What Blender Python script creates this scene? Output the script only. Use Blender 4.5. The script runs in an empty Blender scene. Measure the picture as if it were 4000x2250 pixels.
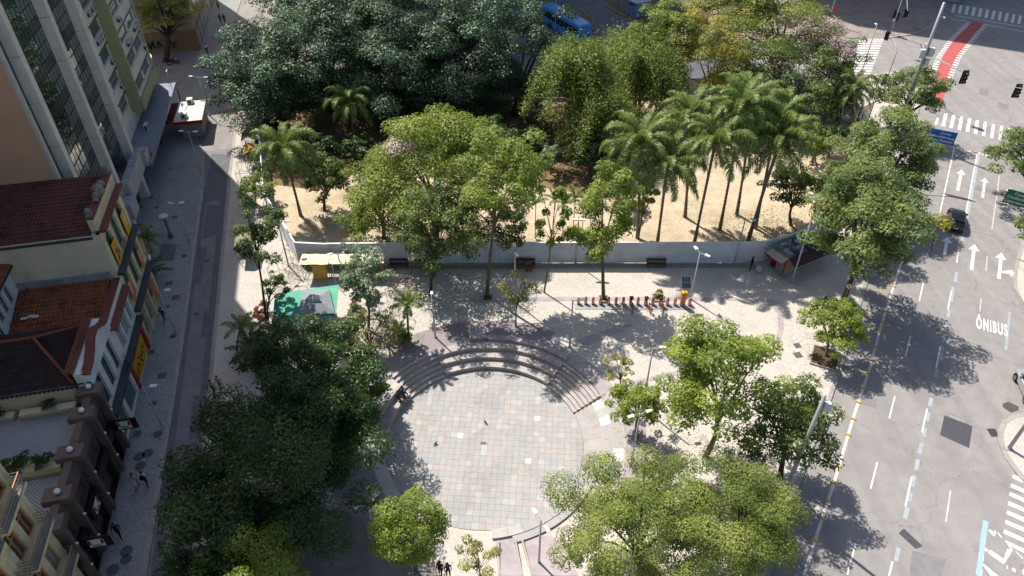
import bpy, bmesh, math, random
import numpy as np
from mathutils import Vector, Matrix
random.seed(7); RNG = np.random.default_rng(7)
sc = bpy.context.scene
COL = sc.collection
rad = math.radians

# ------------------------------------------------------------------ camera
CAM_H = 46.0; FPX = 2826.0; PITCH = rad(40)
cd = bpy.data.cameras.new('camera'); cam = bpy.data.objects.new('camera', cd); COL.objects.link(cam)
cam.location = (0, 0, CAM_H); cam.rotation_euler = (rad(90) - PITCH, 0, 0)
cd.sensor_width = 36.0; cd.lens = 36.0 * FPX / 4000.0; cd.clip_start = 0.5; cd.clip_end = 3000
sc.camera = cam

# ------------------------------------------------------------------ sky, sun, exposure
SUN_AZ = -39.5; SUN_EL = 54.5
w = bpy.data.worlds.new('World'); sc.world = w; w.use_nodes = True
wn = w.node_tree.nodes; wl = w.node_tree.links
sky = wn.new('ShaderNodeTexSky'); sky.sky_type = 'NISHITA'; sky.sun_disc = False
sky.sun_elevation = rad(SUN_EL); sky.sun_rotation = rad(SUN_AZ); sky.altitude = 20; sky.air_density = 1.0; sky.dust_density = 2.0; sky.ozone_density = 1.0
bg = wn['Background']; bg.inputs[1].default_value = 0.105
wl.new(sky.outputs[0], bg.inputs[0])
ld = bpy.data.lights.new('sun', 'SUN'); ld.energy = 5.0; ld.angle = rad(0.55); ld.color = (1.0, 0.94, 0.85)
sun = bpy.data.objects.new('sun', ld); COL.objects.link(sun); sun.location = (-30, 60, 120)
S = Vector((math.sin(rad(SUN_AZ)) * math.cos(rad(SUN_EL)), math.cos(rad(SUN_AZ)) * math.cos(rad(SUN_EL)), math.sin(rad(SUN_EL))))
sun.rotation_euler = S.to_track_quat('Z', 'Y').to_euler()
sc.view_settings.view_transform = 'Standard'; sc.view_settings.look = 'None'
sc.view_settings.exposure = 0.5; sc.view_settings.gamma = 1.0; sc.view_settings.use_curve_mapping = False
sc.render.resolution_x = 1024; sc.render.resolution_y = 576
sc.render.engine = 'CYCLES'
try:
    sc.cycles.max_bounces = 6; sc.cycles.diffuse_bounces = 3; sc.cycles.transparent_max_bounces = 6
except Exception: pass

# ------------------------------------------------------------------ pixel -> world
SP, CP = math.sin(PITCH), math.cos(PITCH)
AC = (-2.2, 36.87)           # centre of the sunken round plaza
FLOOR_Z = -1.2
ROAD_Z = -0.12
def smooth(a, b, x):
    t = min(1.0, max(0.0, (x - a) / (b - a))); return t * t * (3 - 2 * t)
def gz(x, y):
    """height of the pavement: level to the north, ramping down to the round floor on the south side"""
    dx, dy = x - AC[0], y - AC[1]; r = math.hypot(dx, dy)
    if r > 20: return 0.0
    sn = dy / max(r, 1e-6)
    s = 1.0 - smooth(-0.45, 0.30, sn)
    if dx < 0: s = 1.0 - smooth(-0.70, -0.25, sn)
    z = FLOOR_Z * s * (1.0 - smooth(9.0, 19.0, r))
    if dx > 0 and sn < 0.375 and r < 10.8: z += (FLOOR_Z - z) * (1.0 - (max(r, 8.0) - 8.0) / 2.8)
    return z
def pray(px, py):
    u = (px - 2000) / FPX; v = (py - 1125) / FPX
    return u, CP - v * SP, -(SP + v * CP)
def GZ(px, py, z=0.0):
    r = pray(px, py); t = (z - CAM_H) / r[2]
    return Vector((r[0] * t, r[1] * t, z))
def G(px, py):
    z = 0.0
    for i in range(8):
        p = GZ(px, py, z); z = gz(p.x, p.y)
    return Vector((p.x, p.y, z))
def RD(px, py, dz=0.0): return GZ(px, py, ROAD_Z + dz)
def height_at(base, px, py):
    """height above base.z of the point above base that shows nearest the pixel"""
    r = pray(px, py); k = (r[0] * base.x + r[1] * base.y) / (r[0] ** 2 + r[1] ** 2)
    return CAM_H + r[2] * k - base.z
def depth_of(p): return p.y * CP + (CAM_H - p.z) * SP

# street frame on the left: T along the facades (away), B back from them
UD = Vector((-0.22029363, 0.97543361, 0)); ND = Vector((0.97543361, 0.22029363, 0)); FC = Vector((-30.58378763, 37.05753249, 0))
FROT = math.atan2(UD.y, UD.x)
def FW(t, n, z=0.0): return Vector((FC.x + UD.x * t + ND.x * n, FC.y + UD.y * t + ND.y * n, z))
AVD = Vector((0.5, 0.866, 0)); 

# ------------------------------------------------------------------ materials
def lin(h):
    if not isinstance(h, str): return (*h, 1.0)
    h = h.lstrip('#'); c = [int(h[i:i + 2], 16) / 255 for i in (0, 2, 4)]
    return tuple(x / 12.92 if x <= .04045 else ((x + .055) / 1.055) ** 2.4 for x in c) + (1.0,)
MATS = {}
def mat(name, c, c2=None, rough=0.8, scale=2.0, detail=5.0, bump=0.0, bscale=20.0, metal=0.0, spec=0.3, c3=None, scale3=0.3, f3=0.5, alpha=None):
    """plain procedural surface: two tones mixed by noise, an optional third tone in larger stains, optional bump"""
    if name in MATS: return MATS[name]
    m = bpy.data.materials.new(name); m.use_nodes = True; MATS[name] = m
    nt = m.node_tree; n = nt.nodes; l = nt.links; b = n['Principled BSDF']
    b.inputs['Roughness'].default_value = rough; b.inputs['Metallic'].default_value = metal
    b.inputs['Specular IOR Level'].default_value = spec
    c = lin(c)
    if c2 is None: b.inputs['Base Color'].default_value = c
    geo = None
    if c2 is not None or c3 is not None or bump:
        geo = n.new('ShaderNodeNewGeometry')
    if c2 is not None:
        t = n.new('ShaderNodeTexNoise'); t.inputs['Scale'].default_value = scale; t.inputs['Detail'].default_value = detail; t.inputs['Roughness'].default_value = .62
        l.new(geo.outputs['Position'], t.inputs['Vector'])
        r = n.new('ShaderNodeMapRange'); r.inputs[1].default_value = .36; r.inputs[2].default_value = .64
        l.new(t.outputs['Fac'], r.inputs[0])
        x = n.new('ShaderNodeMix'); x.data_type = 'RGBA'; x.inputs[6].default_value = c; x.inputs[7].default_value = lin(c2)
        l.new(r.outputs[0], x.inputs[0]); out = x.outputs[2]
        if c3 is not None:
            t3 = n.new('ShaderNodeTexNoise'); t3.inputs['Scale'].default_value = scale3; t3.inputs['Detail'].default_value = 6; t3.inputs['Roughness'].default_value = .7
            l.new(geo.outputs['Position'], t3.inputs['Vector'])
            r3 = n.new('ShaderNodeMapRange'); r3.inputs[1].default_value = .5; r3.inputs[2].default_value = .68; r3.inputs[4].default_value = f3
            l.new(t3.outputs['Fac'], r3.inputs[0])
            x3 = n.new('ShaderNodeMix'); x3.data_type = 'RGBA'; x3.inputs[7].default_value = lin(c3)
            l.new(out, x3.inputs[6]); l.new(r3.outputs[0], x3.inputs[0]); out = x3.outputs[2]
        l.new(out, b.inputs['Base Color'])
    if bump:
        tb = n.new('ShaderNodeTexNoise'); tb.inputs['Scale'].default_value = bscale; tb.inputs['Detail'].default_value = 3
        l.new(geo.outputs['Position'], tb.inputs['Vector'])
        bp = n.new('ShaderNodeBump'); bp.inputs['Strength'].default_value = bump; bp.inputs['Distance'].default_value = 0.05
        l.new(tb.outputs['Fac'], bp.inputs['Height']); l.new(bp.outputs[0], b.inputs['Normal'])
    return m
def foliage(name, dark, mid, light, rough=0.5, trans=0.25, spec=0.35):
    """leaf surface: each leaf carries its own tone in the face attribute 'tone'"""
    if name in MATS: return MATS[name]
    m = bpy.data.materials.new(name); m.use_nodes = True; MATS[name] = m
    nt = m.node_tree; n = nt.nodes; l = nt.links; b = n['Principled BSDF']; out = n['Material Output']
    a = n.new('ShaderNodeAttribute'); a.attribute_name = 'tone'
    r = n.new('ShaderNodeValToRGB'); e = r.color_ramp.elements
    e[0].color = lin(dark); e[0].position = 0.0; e[1].color = lin(light); e[1].position = 1.0
    q = e.new(0.5); q.color = lin(mid)
    l.new(a.outputs['Fac'], r.inputs[0]); l.new(r.outputs[0], b.inputs['Base Color'])
    b.inputs['Roughness'].default_value = rough; b.inputs['Specular IOR Level'].default_value = spec
    tr = n.new('ShaderNodeBsdfTranslucent'); mx = n.new('ShaderNodeMixShader'); mx.inputs[0].default_value = trans
    h = n.new('ShaderNodeHueSaturation'); h.inputs['Value'].default_value = 1.25; h.inputs['Saturation'].default_value = 0.95
    l.new(r.outputs[0], h.inputs['Color']); l.new(h.outputs[0], tr.inputs['Color'])
    l.new(b.outputs[0], mx.inputs[1]); l.new(tr.outputs[0], mx.inputs[2]); l.new(mx.outputs[0], out.inputs['Surface'])
    return m

# ------------------------------------------------------------------ mesh helpers
class MB:
    def __init__(s): s.v = []; s.f = []; s.m = []
    def add(s, vs, fs, m=0):
        o = len(s.v); s.v.extend([tuple(p) for p in vs])
        for f in fs: s.f.append(tuple(i + o for i in f)); s.m.append(m)
        return s
    def box(s, x0, x1, y0, y1, z0, z1, m=0):
        v = [(x0, y0, z0), (x1, y0, z0), (x1, y1, z0), (x0, y1, z0), (x0, y0, z1), (x1, y0, z1), (x1, y1, z1), (x0, y1, z1)]
        return s.add(v, [(0, 3, 2, 1), (4, 5, 6, 7), (0, 1, 5, 4), (1, 2, 6, 5), (2, 3, 7, 6), (3, 0, 4, 7)], m)
    def hexa(s, b4, t4, m=0):
        return s.add(list(b4) + list(t4), [(0, 3, 2, 1), (4, 5, 6, 7), (0, 1, 5, 4), (1, 2, 6, 5), (2, 3, 7, 6), (3, 0, 4, 7)], m)
    def quad(s, a, b, c, d, m=0): return s.add([a, b, c, d], [(0, 1, 2, 3)], m)
    def prism(s, poly, z0, z1, m=0):
        n = len(poly); v = [(p[0], p[1], z0) for p in poly] + [(p[0], p[1], z1) for p in poly]
        a = sum(poly[i][0] * poly[(i + 1) % n][1] - poly[(i + 1) % n][0] * poly[i][1] for i in range(n))
        if a < 0: v = v[:n][::-1] + v[n:][::-1]
        f = [tuple(range(n))[::-1], tuple(range(n, 2 * n))] + [(i, (i + 1) % n, n + (i + 1) % n, n + i) for i in range(n)]
        return s.add(v, f, m)
    def tube(s, path, rads, seg=8, m=0, cap=True):
        P = [Vector(p) for p in path]; n = len(P)
        if not hasattr(rads, '__len__'): rads = [rads] * n
        vs = []; up = Vector((0, 0, 1)); prev = None
        for i in range(n):
            d = (P[min(i + 1, n - 1)] - P[max(i - 1, 0)]); d = d.normalized() if d.length > 1e-9 else Vector((0, 0, 1))
            if prev is None:
                a = d.cross(up if abs(d.z) < .95 else Vector((1, 0, 0))).normalized()
            else:
                a = prev - d * prev.dot(d); a = a.normalized() if a.length > 1e-6 else d.orthogonal().normalized()
            prev = a; b = d.cross(a)
            for k in range(seg):
                t = 2 * math.pi * k / seg; vs.append(P[i] + (a * math.cos(t) + b * math.sin(t)) * rads[i])
        fs = [(i * seg + k, i * seg + (k + 1) % seg, (i + 1) * seg + (k + 1) % seg, (i + 1) * seg + k) for i in range(n - 1) for k in range(seg)]
        if cap: fs += [tuple(range(seg))[::-1], tuple(range((n - 1) * seg, n * seg))]
        return s.add(vs, fs, m)
    def cyl(s, p0, p1, r0, r1=None, seg=10, m=0): return s.tube([p0, p1], [r0, r0 if r1 is None else r1], seg, m)
    def bar(s, p0, p1, w=0.03, m=0): return s.tube([p0, p1], [w * .7, w * .7], 4, m)
    def sphere(s, c, r, m=0, nu=10, nv=6, sz=1.0):
        vs = []; fs = []
        for j in range(nv + 1):
            ph = math.pi * j / nv
            for i in range(nu): t = 2 * math.pi * i / nu; vs.append((c[0] + r * math.sin(ph) * math.cos(t), c[1] + r * math.sin(ph) * math.sin(t), c[2] + r * sz * math.cos(ph)))
        for j in range(nv):
            for i in range(nu): fs.append((j * nu + i, (j + 1) * nu + i, (j + 1) * nu + (i + 1) % nu, j * nu + (i + 1) % nu))
        return s.add(vs, fs, m)
    def build(s, name, mats, parent=None, smooth=False):
        me = bpy.data.meshes.new(name); me.from_pydata(s.v, [], s.f); me.update()
        if not isinstance(mats, (list, tuple)): mats = [mats]
        for m in mats: me.materials.append(m)
        if len(mats) > 1: me.polygons.foreach_set('material_index', s.m)
        if smooth: me.polygons.foreach_set('use_smooth', [True] * len(me.polygons))
        return link(name, me, parent)
def link(name, me, parent=None):
    o = bpy.data.objects.new(name, me); COL.objects.link(o)
    if parent is not None: o.parent = parent
    return o
def tag(o, label=None, cat=None, group=None, kind=None):
    if label: o['label'] = label
    if cat: o['category'] = cat
    if group: o['group'] = group
    if kind: o['kind'] = kind
    return o
def thing(name, label, cat, loc=(0, 0, 0), rz=0.0, group=None):
    o = bpy.data.objects.new(name, None); COL.objects.link(o); o.location = loc; o.rotation_euler = (0, 0, rz); o.empty_display_size = .2
    return tag(o, label, cat, group)
def structure(name, loc=(0, 0, 0)):
    o = bpy.data.objects.new(name, None); COL.objects.link(o); o.location = loc; o['kind'] = 'structure'; return o
def copy_tree(o, parent=None, kids=None):
    if kids is None:
        kids = {}
        for q in COL.objects:
            if q.parent: kids.setdefault(q.parent.name, []).append(q)
    c = o.copy(); COL.objects.link(c)
    if parent is not None: c.parent = parent
    for ch in kids.get(o.name, []): copy_tree(ch, c, kids)
    return c
ORD = ['first', 'second', 'third', 'fourth', 'fifth', 'sixth', 'seventh', 'eighth', 'ninth', 'tenth', 'eleventh', 'twelfth', 'thirteenth', 'fourteenth', 'fifteenth', 'sixteenth', 'seventeenth', 'eighteenth']
def sheet(name, pts, m, z=None, parent=None, kind='structure'):
    """flat polygon sheet lying on the ground (points already in world space)"""
    mb = MB(); mb.add([(p[0], p[1], p[2] if z is None else z) for p in pts], [tuple(range(len(pts)))])
    a = sum(pts[i][0] * pts[(i + 1) % len(pts)][1] - pts[(i + 1) % len(pts)][0] * pts[i][1] for i in range(len(pts)))
    if a < 0: mb.f[0] = mb.f[0][::-1]
    o = mb.build(name, m, parent)
    if parent is None: o['kind'] = kind
    return o
# ------------------------------------------------------------------ ground materials
def asphalt_mat(name, c, c2, c3, crack=True):
    m = mat(name, c, c2, rough=.9, scale=1.1, detail=8, c3=c3, scale3=.16, f3=.75, bump=.25, bscale=60, spec=.2)
    if crack:
        nt = m.node_tree; n = nt.nodes; l = nt.links; b = n['Principled BSDF']
        src = b.inputs['Base Color'].links[0].from_socket
        geo = [q for q in n if q.type == 'NEW_GEOMETRY'][0]
        dn = n.new('ShaderNodeTexNoise'); dn.inputs['Scale'].default_value = .9; dn.inputs['Detail'].default_value = 4
        l.new(geo.outputs['Position'], dn.inputs['Vector'])
        ad = n.new('ShaderNodeVectorMath'); ad.operation = 'MULTIPLY_ADD'; ad.inputs[1].default_value = (2.2, 2.2, 0)
        l.new(dn.outputs['Color'], ad.inputs[0]); l.new(geo.outputs['Position'], ad.inputs[2])
        vo = n.new('ShaderNodeTexVoronoi'); vo.feature = 'DISTANCE_TO_EDGE'; vo.inputs['Scale'].default_value = .13
        l.new(ad.outputs[0], vo.inputs['Vector'])
        mr = n.new('ShaderNodeMapRange'); mr.inputs[1].default_value = 0.0; mr.inputs[2].default_value = .006; mr.inputs[3].default_value = .3; mr.inputs[4].default_value = 0
        l.new(vo.outputs['Distance'], mr.inputs[0])
        # long faint wheel streaks along the carriageway
        mp = n.new('ShaderNodeMapping'); mp.inputs['Rotation'].default_value = (0, 0, rad(30)); mp.inputs['Scale'].default_value = (.55, .03, 1)
        l.new(geo.outputs['Position'], mp.inputs['Vector'])
        st = n.new('ShaderNodeTexNoise'); st.inputs['Scale'].default_value = 1.6; st.inputs['Detail'].default_value = 5
        l.new(mp.outputs[0], st.inputs['Vector'])
        sr = n.new('ShaderNodeMapRange'); sr.inputs[1].default_value = .35; sr.inputs[2].default_value = .7; sr.inputs[3].default_value = .88; sr.inputs[4].default_value = 1.05
        l.new(st.outputs['Fac'], sr.inputs[0])
        mu = n.new('ShaderNodeMix'); mu.data_type = 'RGBA'; mu.blend_type = 'MULTIPLY'; mu.inputs[0].default_value = 1
        l.new(src, mu.inputs[6]); l.new(sr.outputs[0], mu.inputs[7])
        mx = n.new('ShaderNodeMix'); mx.data_type = 'RGBA'; mx.inputs[7].default_value = lin('#37363a')
        l.new(mr.outputs[0], mx.inputs[0]); l.new(mu.outputs[2], mx.inputs[6]); l.new(mx.outputs[2], b.inputs['Base Color'])
    return m
def stone_mat(name, c, c2, c3, joint, cell=9.0, rough=.85):
    """Portuguese paving: small irregular setts with darker joints, under broad stains"""
    m = mat(name, c, c2, rough=rough, scale=5, detail=4, c3=c3, scale3=.35, f3=.6, spec=.25)
    nt = m.node_tree; n = nt.nodes; l = nt.links; b = n['Principled BSDF']
    src = b.inputs['Base Color'].links[0].from_socket; geo = [q for q in n if q.type == 'NEW_GEOMETRY'][0]
    vo = n.new('ShaderNodeTexVoronoi'); vo.feature = 'DISTANCE_TO_EDGE'; vo.inputs['Scale'].default_value = cell
    l.new(geo.outputs['Position'], vo.inputs['Vector'])
    vc = n.new('ShaderNodeTexVoronoi'); vc.inputs['Scale'].default_value = cell; l.new(geo.outputs['Position'], vc.inputs['Vector'])
    hs = n.new('ShaderNodeSeparateColor'); l.new(vc.outputs['Color'], hs.inputs[0])
    vr = n.new('ShaderNodeMapRange'); vr.inputs[3].default_value = .86; vr.inputs[4].default_value = 1.07; l.new(hs.outputs[0], vr.inputs[0])
    mu = n.new('ShaderNodeMix'); mu.data_type = 'RGBA'; mu.blend_type = 'MULTIPLY'; mu.inputs[0].default_value = 1; l.new(src, mu.inputs[6]); l.new(vr.outputs[0], mu.inputs[7])
    mr = n.new('ShaderNodeMapRange'); mr.inputs[1].default_value = .0; mr.inputs[2].default_value = .10; mr.inputs[3].default_value = .5; mr.inputs[4].default_value = 0
    l.new(vo.outputs['Distance'], mr.inputs[0])
    mx = n.new('ShaderNodeMix'); mx.data_type = 'RGBA'; mx.inputs[7].default_value = lin(joint)
    l.new(mr.outputs[0], mx.inputs[0]); l.new(mu.outputs[2], mx.inputs[6]); l.new(mx.outputs[2], b.inputs['Base Color'])
    return m
M_ASPH = asphalt_mat('asphalt', '#8a8785', '#938f8d', '#827e7d')
M_LANE = asphalt_mat('street_asphalt', '#757378', '#838084', '#8b8580', crack=False)
M_SETT = stone_mat('dark_setts', '#65666b', '#717277', '#5b5c61', '#45464a', 4.0)
M_STONE = stone_mat('white_paving_setts', '#c4beb5', '#b8b2a9', '#a39d95', '#8a837b', 8.0)
M_GREYSTONE = stone_mat('grey_paving_setts', '#9fa2a2', '#8a8e90', '#6e7174', '#54575a', 7.0)
M_PURPLE = stone_mat('purple_grey_paving', '#9b9294', '#8d8487', '#7b7275', '#6a6265', 10.0)
M_KERB = mat('granite_kerb', '#8f8b86', '#a39e98', rough=.85, scale=4, c3='#6d6a68', scale3=1.0)
M_SOIL = mat('sandy_soil', '#bfb09a', '#b09f86', rough=.95, scale=.5, detail=9, c3='#8f8668', scale3=.16, f3=.9, bump=.4, bscale=8)
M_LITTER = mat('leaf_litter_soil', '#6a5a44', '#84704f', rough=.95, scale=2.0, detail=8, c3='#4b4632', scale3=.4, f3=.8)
M_PAINT = mat('road_paint_white', '#dfddd9', '#cccac6', rough=.7, scale=6, c3='#a9a6a3', scale3=1.6, f3=.6)
M_PAINTW = mat('road_paint_worn', '#cfcdca', '#a9a6a4', rough=.75, scale=9, c3='#8f8c8b', scale3=3.0, f3=.8)
M_BLUEP = mat('road_paint_blue', '#9aa5b0', '#9a9fa3', rough=.8, scale=7, c3='#8c8b8b', scale3=2.5, f3=.95)
M_BLUE2 = mat('road_paint_bright_blue', '#8cabc2', '#9cb0be', rough=.8, scale=6)
M_RED = mat('bike_lane_red', '#a65250', '#b05d59', rough=.85, scale=1.0, c3='#98504e', scale3=.5)
M_PINKL = mat('bike_lane_edge_pink', '#c4b5b1', '#cfc6c1', rough=.85, scale=5, c3='#a89a96', scale3=1.5)
M_YELP = mat('road_paint_yellow', '#ac9460', '#a08e66', rough=.85, scale=6)
M_PATCH = mat('tar_patch', '#45454c', '#4f4e55', rough=.9, scale=5, bump=.3, bscale=60)
M_PATCH2 = mat('old_tar_patch', '#777377', '#827e80', rough=.9, scale=2)

# road level everywhere, with a round hole where the sunken plaza is
def ground():
    mb = MB(); n = 96; rs = [19.5, 60, 160, 420, 1500]
    for r in rs:
        for k in range(n): a = 2 * math.pi * k / n; mb.v.append((AC[0] + r * math.cos(a), AC[1] + r * math.sin(a), ROAD_Z))
    for i in range(len(rs) - 1):
        for k in range(n):
            mb.f.append((i * n + k, i * n + (k + 1) % n, (i + 1) * n + (k + 1) % n, (i + 1) * n + k)[::-1]); mb.m.append(0)
    for i in range(len(mb.f)): mb.f[i] = mb.f[i][::-1]
    o = mb.build('road', M_ASPH); o['kind'] = 'structure'
ground()

# outline of the block with the plaza and the park (world points, counter-clockwise as seen from above)
def lkerb(t): return 5.05 + (37 - t) * 0.022
PLAZA = [GZ(*p) for p in [(2870, 2750), (3000, 2250), (3076, 1987), (3147, 1811), (3229, 1588), (3293, 1400), (3388, 1083), (3530, 610), (3588, 420), (3592, 360), (3570, 310), (3510, 274), (3400, 292), (3200, 335), (2600, 335), (1700, 330), (1150, 330), (1030, 335), (960, 372), (932, 420), (924, 458)]]
PLAZA += [FW(t, lkerb(t)) for t in (38, 20, 0, -20, -34)]
def ray_dist(a, poly):
    dx, dy = math.cos(a), math.sin(a); best = 1e9
    for i in range(len(poly)):
        p, q = poly[i], poly[(i + 1) % len(poly)]; ex, ey = q.x - p.x, q.y - p.y
        den = dx * ey - dy * ex
        if abs(den) < 1e-9: continue
        wx, wy = p.x - AC[0], p.y - AC[1]
        t = (wx * ey - wy * ex) / den; s = (wx * dy - wy * dx) / den
        if t > 0 and -1e-9 <= s <= 1 + 1e-9: best = min(best, t)
    return best
def plaza():
    angs = set(round(2 * math.pi * k / 240 - math.pi, 6) for k in range(240))
    for p in PLAZA: angs.add(round(math.atan2(p.y - AC[1], p.x - AC[0]), 6))
    angs = sorted(angs); n = len(angs); rings = []
    R_IN = [8.0, 8.6, 9.2, 9.8, 10.4, 11.2, 12.2, 13.5, 15, 17, 19, 20.2]
    mb = MB(); mb2 = MB()
    dist = [ray_dist(a, PLAZA) for a in angs]
    nr = len(R_IN) + 4
    for i in range(nr):
        for a, d in zip(angs, dist):
            if i < len(R_IN):
                r = R_IN[i]
                dg = math.degrees(a)
                if 21 < dg < 144.5: r = max(r, 10.35)
                elif dg >= 144.5 or dg < -166: r = max(r, 8.68)
            else:
                f = (i - len(R_IN) + 1) / 4.0; r = R_IN[-1] + (d - R_IN[-1]) * f
            x = AC[0] + r * math.cos(a); y = AC[1] + r * math.sin(a)
            mb.v.append((x, y, gz(x, y)))
    for i in range(nr - 1):
        for k in range(n):
            mb.f.append((i * n + k, (i + 1) * n + k, (i + 1) * n + (k + 1) % n, i * n + (k + 1) % n)); mb.m.append(0)
    o = mb.build('plaza_pavement', M_STONE); o['kind'] = 'structure'
plaza()
def strip(name, pts, width, z0, z1, m, closed=False, side=0.0, parent=None):
    """a kerb-like bar of rectangular section along a polyline"""
    P = [Vector((p[0], p[1], 0)) for p in pts]; n = len(P); L = []; Rr = []
    for i in range(n):
        a = P[i - 1] if (i > 0 or closed) else P[i]; b = P[(i + 1) % n] if (i < n - 1 or closed) else P[i]
        d = (b - a).normalized(); nn = Vector((-d.y, d.x, 0))
        L.append(P[i] + nn * (width / 2 + side)); Rr.append(P[i] + nn * (-width / 2 + side))
    mb = MB(); k = n if closed else n - 1
    for i in range(n): mb.v += [(L[i].x, L[i].y, z0), (Rr[i].x, Rr[i].y, z0), (Rr[i].x, Rr[i].y, z1), (L[i].x, L[i].y, z1)]
    for i in range(k):
        a = i * 4; b = ((i + 1) % n) * 4
        for f in ((a + 3, a + 2, b + 2, b + 3), (a + 2, a + 1, b + 1, b + 2), (a, a + 3, b + 3, b), (a + 1, a, b, b + 1)): mb.f.append(f); mb.m.append(0)
    if not closed: mb.f += [(0, 1, 2, 3), (n * 4 - 1, n * 4 - 2, n * 4 - 3, n * 4 - 4)]; mb.m += [0, 0]
    o = mb.build(name, m, parent)
    if parent is None: o['kind'] = 'structure'
    return o
def dense(pts, step=3.0):
    out = []
    for a, b in zip(pts[:-1], pts[1:]):
        k = max(1, int((b - a).length / step)); out += [a.lerp(b, i / k) for i in range(k)]
    return out + [pts[-1]]
strip('kerb', PLAZA, 0.34, ROAD_Z - .2, 0.006, M_KERB, closed=True)

# left pavement along the houses, with its kerb
pts = [FW(-34, 3.05), FW(-10, 3.0), FW(8, 2.85), FW(37, 2.05), FW(45, 1.35), FW(50.2, -.2)]
LP = [FW(-34, -8), *pts, FW(50.2, -14), FW(20, -14), FW(20, -8)]
mb = MB().prism(LP, ROAD_Z - .1, 0.0); o = mb.build('pavement', M_GREYSTONE); o['kind'] = 'structure'
strip('kerb', pts, 0.32, ROAD_Z - .2, .006, M_KERB)
# lane of the left street: worn asphalt with rows of dark setts down both sides
lane = [FW(t, n, ROAD_Z + .004) for t, n in [(-34, 3.0), (8, 2.7), (37, 1.9), (46, .9)]] + [FW(t, n, ROAD_Z + .004) for t, n in [(46, 4.95), (37, 5.0), (0, 5.9), (-34, 6.6)]]
sheet('street', lane, M_LANE)
for nm, a, b in [('a', 3.0, 3.5), ('b', 5.05, 5.65)]:
    P = [FW(t, n + (37 - t) * .018 - .35, ROAD_Z + .008) for t, n in [(-34, a), (37, a - .55)]] + [FW(t, n + (37 - t) * .018 - .35, ROAD_Z + .008) for t, n in [(37, b - .55), (-34, b)]]
    sheet('setts_strip', P, M_SETT)
for (t0, n0, t1, n1) in [(18, 2.7, 25, 3.6), (-2, 4.6, 3, 5.6), (10, 4.4, 14, 5.2), (26, 3.0, 33, 4.4), (33.5, 2.4, 45, 4.7)]:
    sheet('setts_patch', [FW(t0, n0, ROAD_Z + .012), FW(t1, n0 - .1, ROAD_Z + .012), FW(t1 - .6, n1, ROAD_Z + .012), FW(t0 + .4, n1, ROAD_Z + .012)], M_SETT)

# far pavements: across the street at the upper left, and the patterned one at the upper right
UL = [GZ(*p) for p in [(560, 265), (680, 262), (790, 258), (852, 235), (878, 215), (890, 190), (880, 160), (840, 140), (600, 140)]]
mb = MB().prism(UL, ROAD_Z - .1, 0.0); o = mb.build('pavement', M_PURPLE); o['kind'] = 'structure'
strip('kerb', UL, .3, ROAD_Z - .2, .006, M_KERB, closed=True)
UL2 = [GZ(*p) for p in [(560, 190 - 60), (700, 212 - 80), (795, 212), (835, 205), (870, 175), (905, 95), (945, -20), (1010, -260), (700, -260), (500, 20)]]
mb = MB().prism(UL2, ROAD_Z - .1, -0.004); o = mb.build('pavement', M_GREYSTONE); o['kind'] = 'structure'
strip('kerb', UL2, .3, ROAD_Z - .2, .003, M_KERB, closed=True)
UR = [GZ(*p) for p in [(2860, 128), (3322, 146), (3473, 146), (3560, 134), (3620, 114), (3660, 78), (3684, 10), (3715, -160), (2860, -200)]]
def ur_mat():
    m = stone_mat('patterned_pavement', '#a59a92', '#877d7a', '#6f6768', '#575154', 1.6); return m
mb = MB().prism(UR, ROAD_Z - .1, 0.0); o = mb.build('pavement', ur_mat()); o['kind'] = 'structure'
strip('kerb', UR, .3, ROAD_Z - .2, .006, M_KERB, closed=True)
# pavement and traffic island on the far side of the avenue
RP = [GZ(*p) for p in [(4000, 1181), (3968, 1124), (3966, 1080), (3973, 1031), (4012, 900), (4120, 560), (4500, 560), (4500, 1230)]]
mb = MB().prism(RP, ROAD_Z - .1, 0.0); o = mb.build('pavement', M_STONE); o['kind'] = 'structure'
strip('kerb', RP, .34, ROAD_Z - .2, .006, M_KERB, closed=True)
IS = [GZ(*p) for p in [(4040, 1612), (3965, 1625), (3925, 1648), (3908, 1690), (3914, 1735), (3936, 1785), (3975, 1840), (4030, 1900), (4200, 1960), (4200, 1620)]]
mb = MB().prism(IS, ROAD_Z - .1, 0.0); o = mb.build('traffic_island', M_STONE); o['kind'] = 'structure'
strip('kerb', IS, .42, ROAD_Z - .2, .006, M_KERB, closed=True)

# park soil inside the hoarding
FENCE = [(1038, 470), (1032, 640), (1050, 830), (1170, 1028), (1290, 1034), (1400, 1032), (1600, 1030), (1950, 1029), (2250, 1029), (2600, 1029), (2880, 1029), (2965, 1024), (3060, 1000), (3150, 962), (3190, 925), (3262, 770), (3332, 560)]
BACKF = [(3250, 455), (3050, 400), (2750, 372), (2300, 380), (1800, 385), (1400, 385), (1100, 400)]
soil = [GZ(*p, .006) for p in FENCE + BACKF]
sheet('park_soil', soil, M_SOIL)
M_YARD_SHADE = mat('yard_asphalt_shade_tone', '#5a5c64', '#65676e', rough=.9, scale=.8, c3='#4d4f57', scale3=.3, f3=.7)  # deep shade of the bus yard, painted in as a darker asphalt colour
sheet('yard_shade_sheet', [RD(*p, .004) for p in [(1950, 336), (2840, 336), (2850, 128), (2850, -120), (1900, -120)]], M_YARD_SHADE)
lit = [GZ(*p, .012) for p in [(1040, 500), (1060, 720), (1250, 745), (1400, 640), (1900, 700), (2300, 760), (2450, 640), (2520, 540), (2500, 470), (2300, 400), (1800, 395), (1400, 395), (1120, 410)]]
sheet('leaf_litter', lit, M_LITTER)
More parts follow.
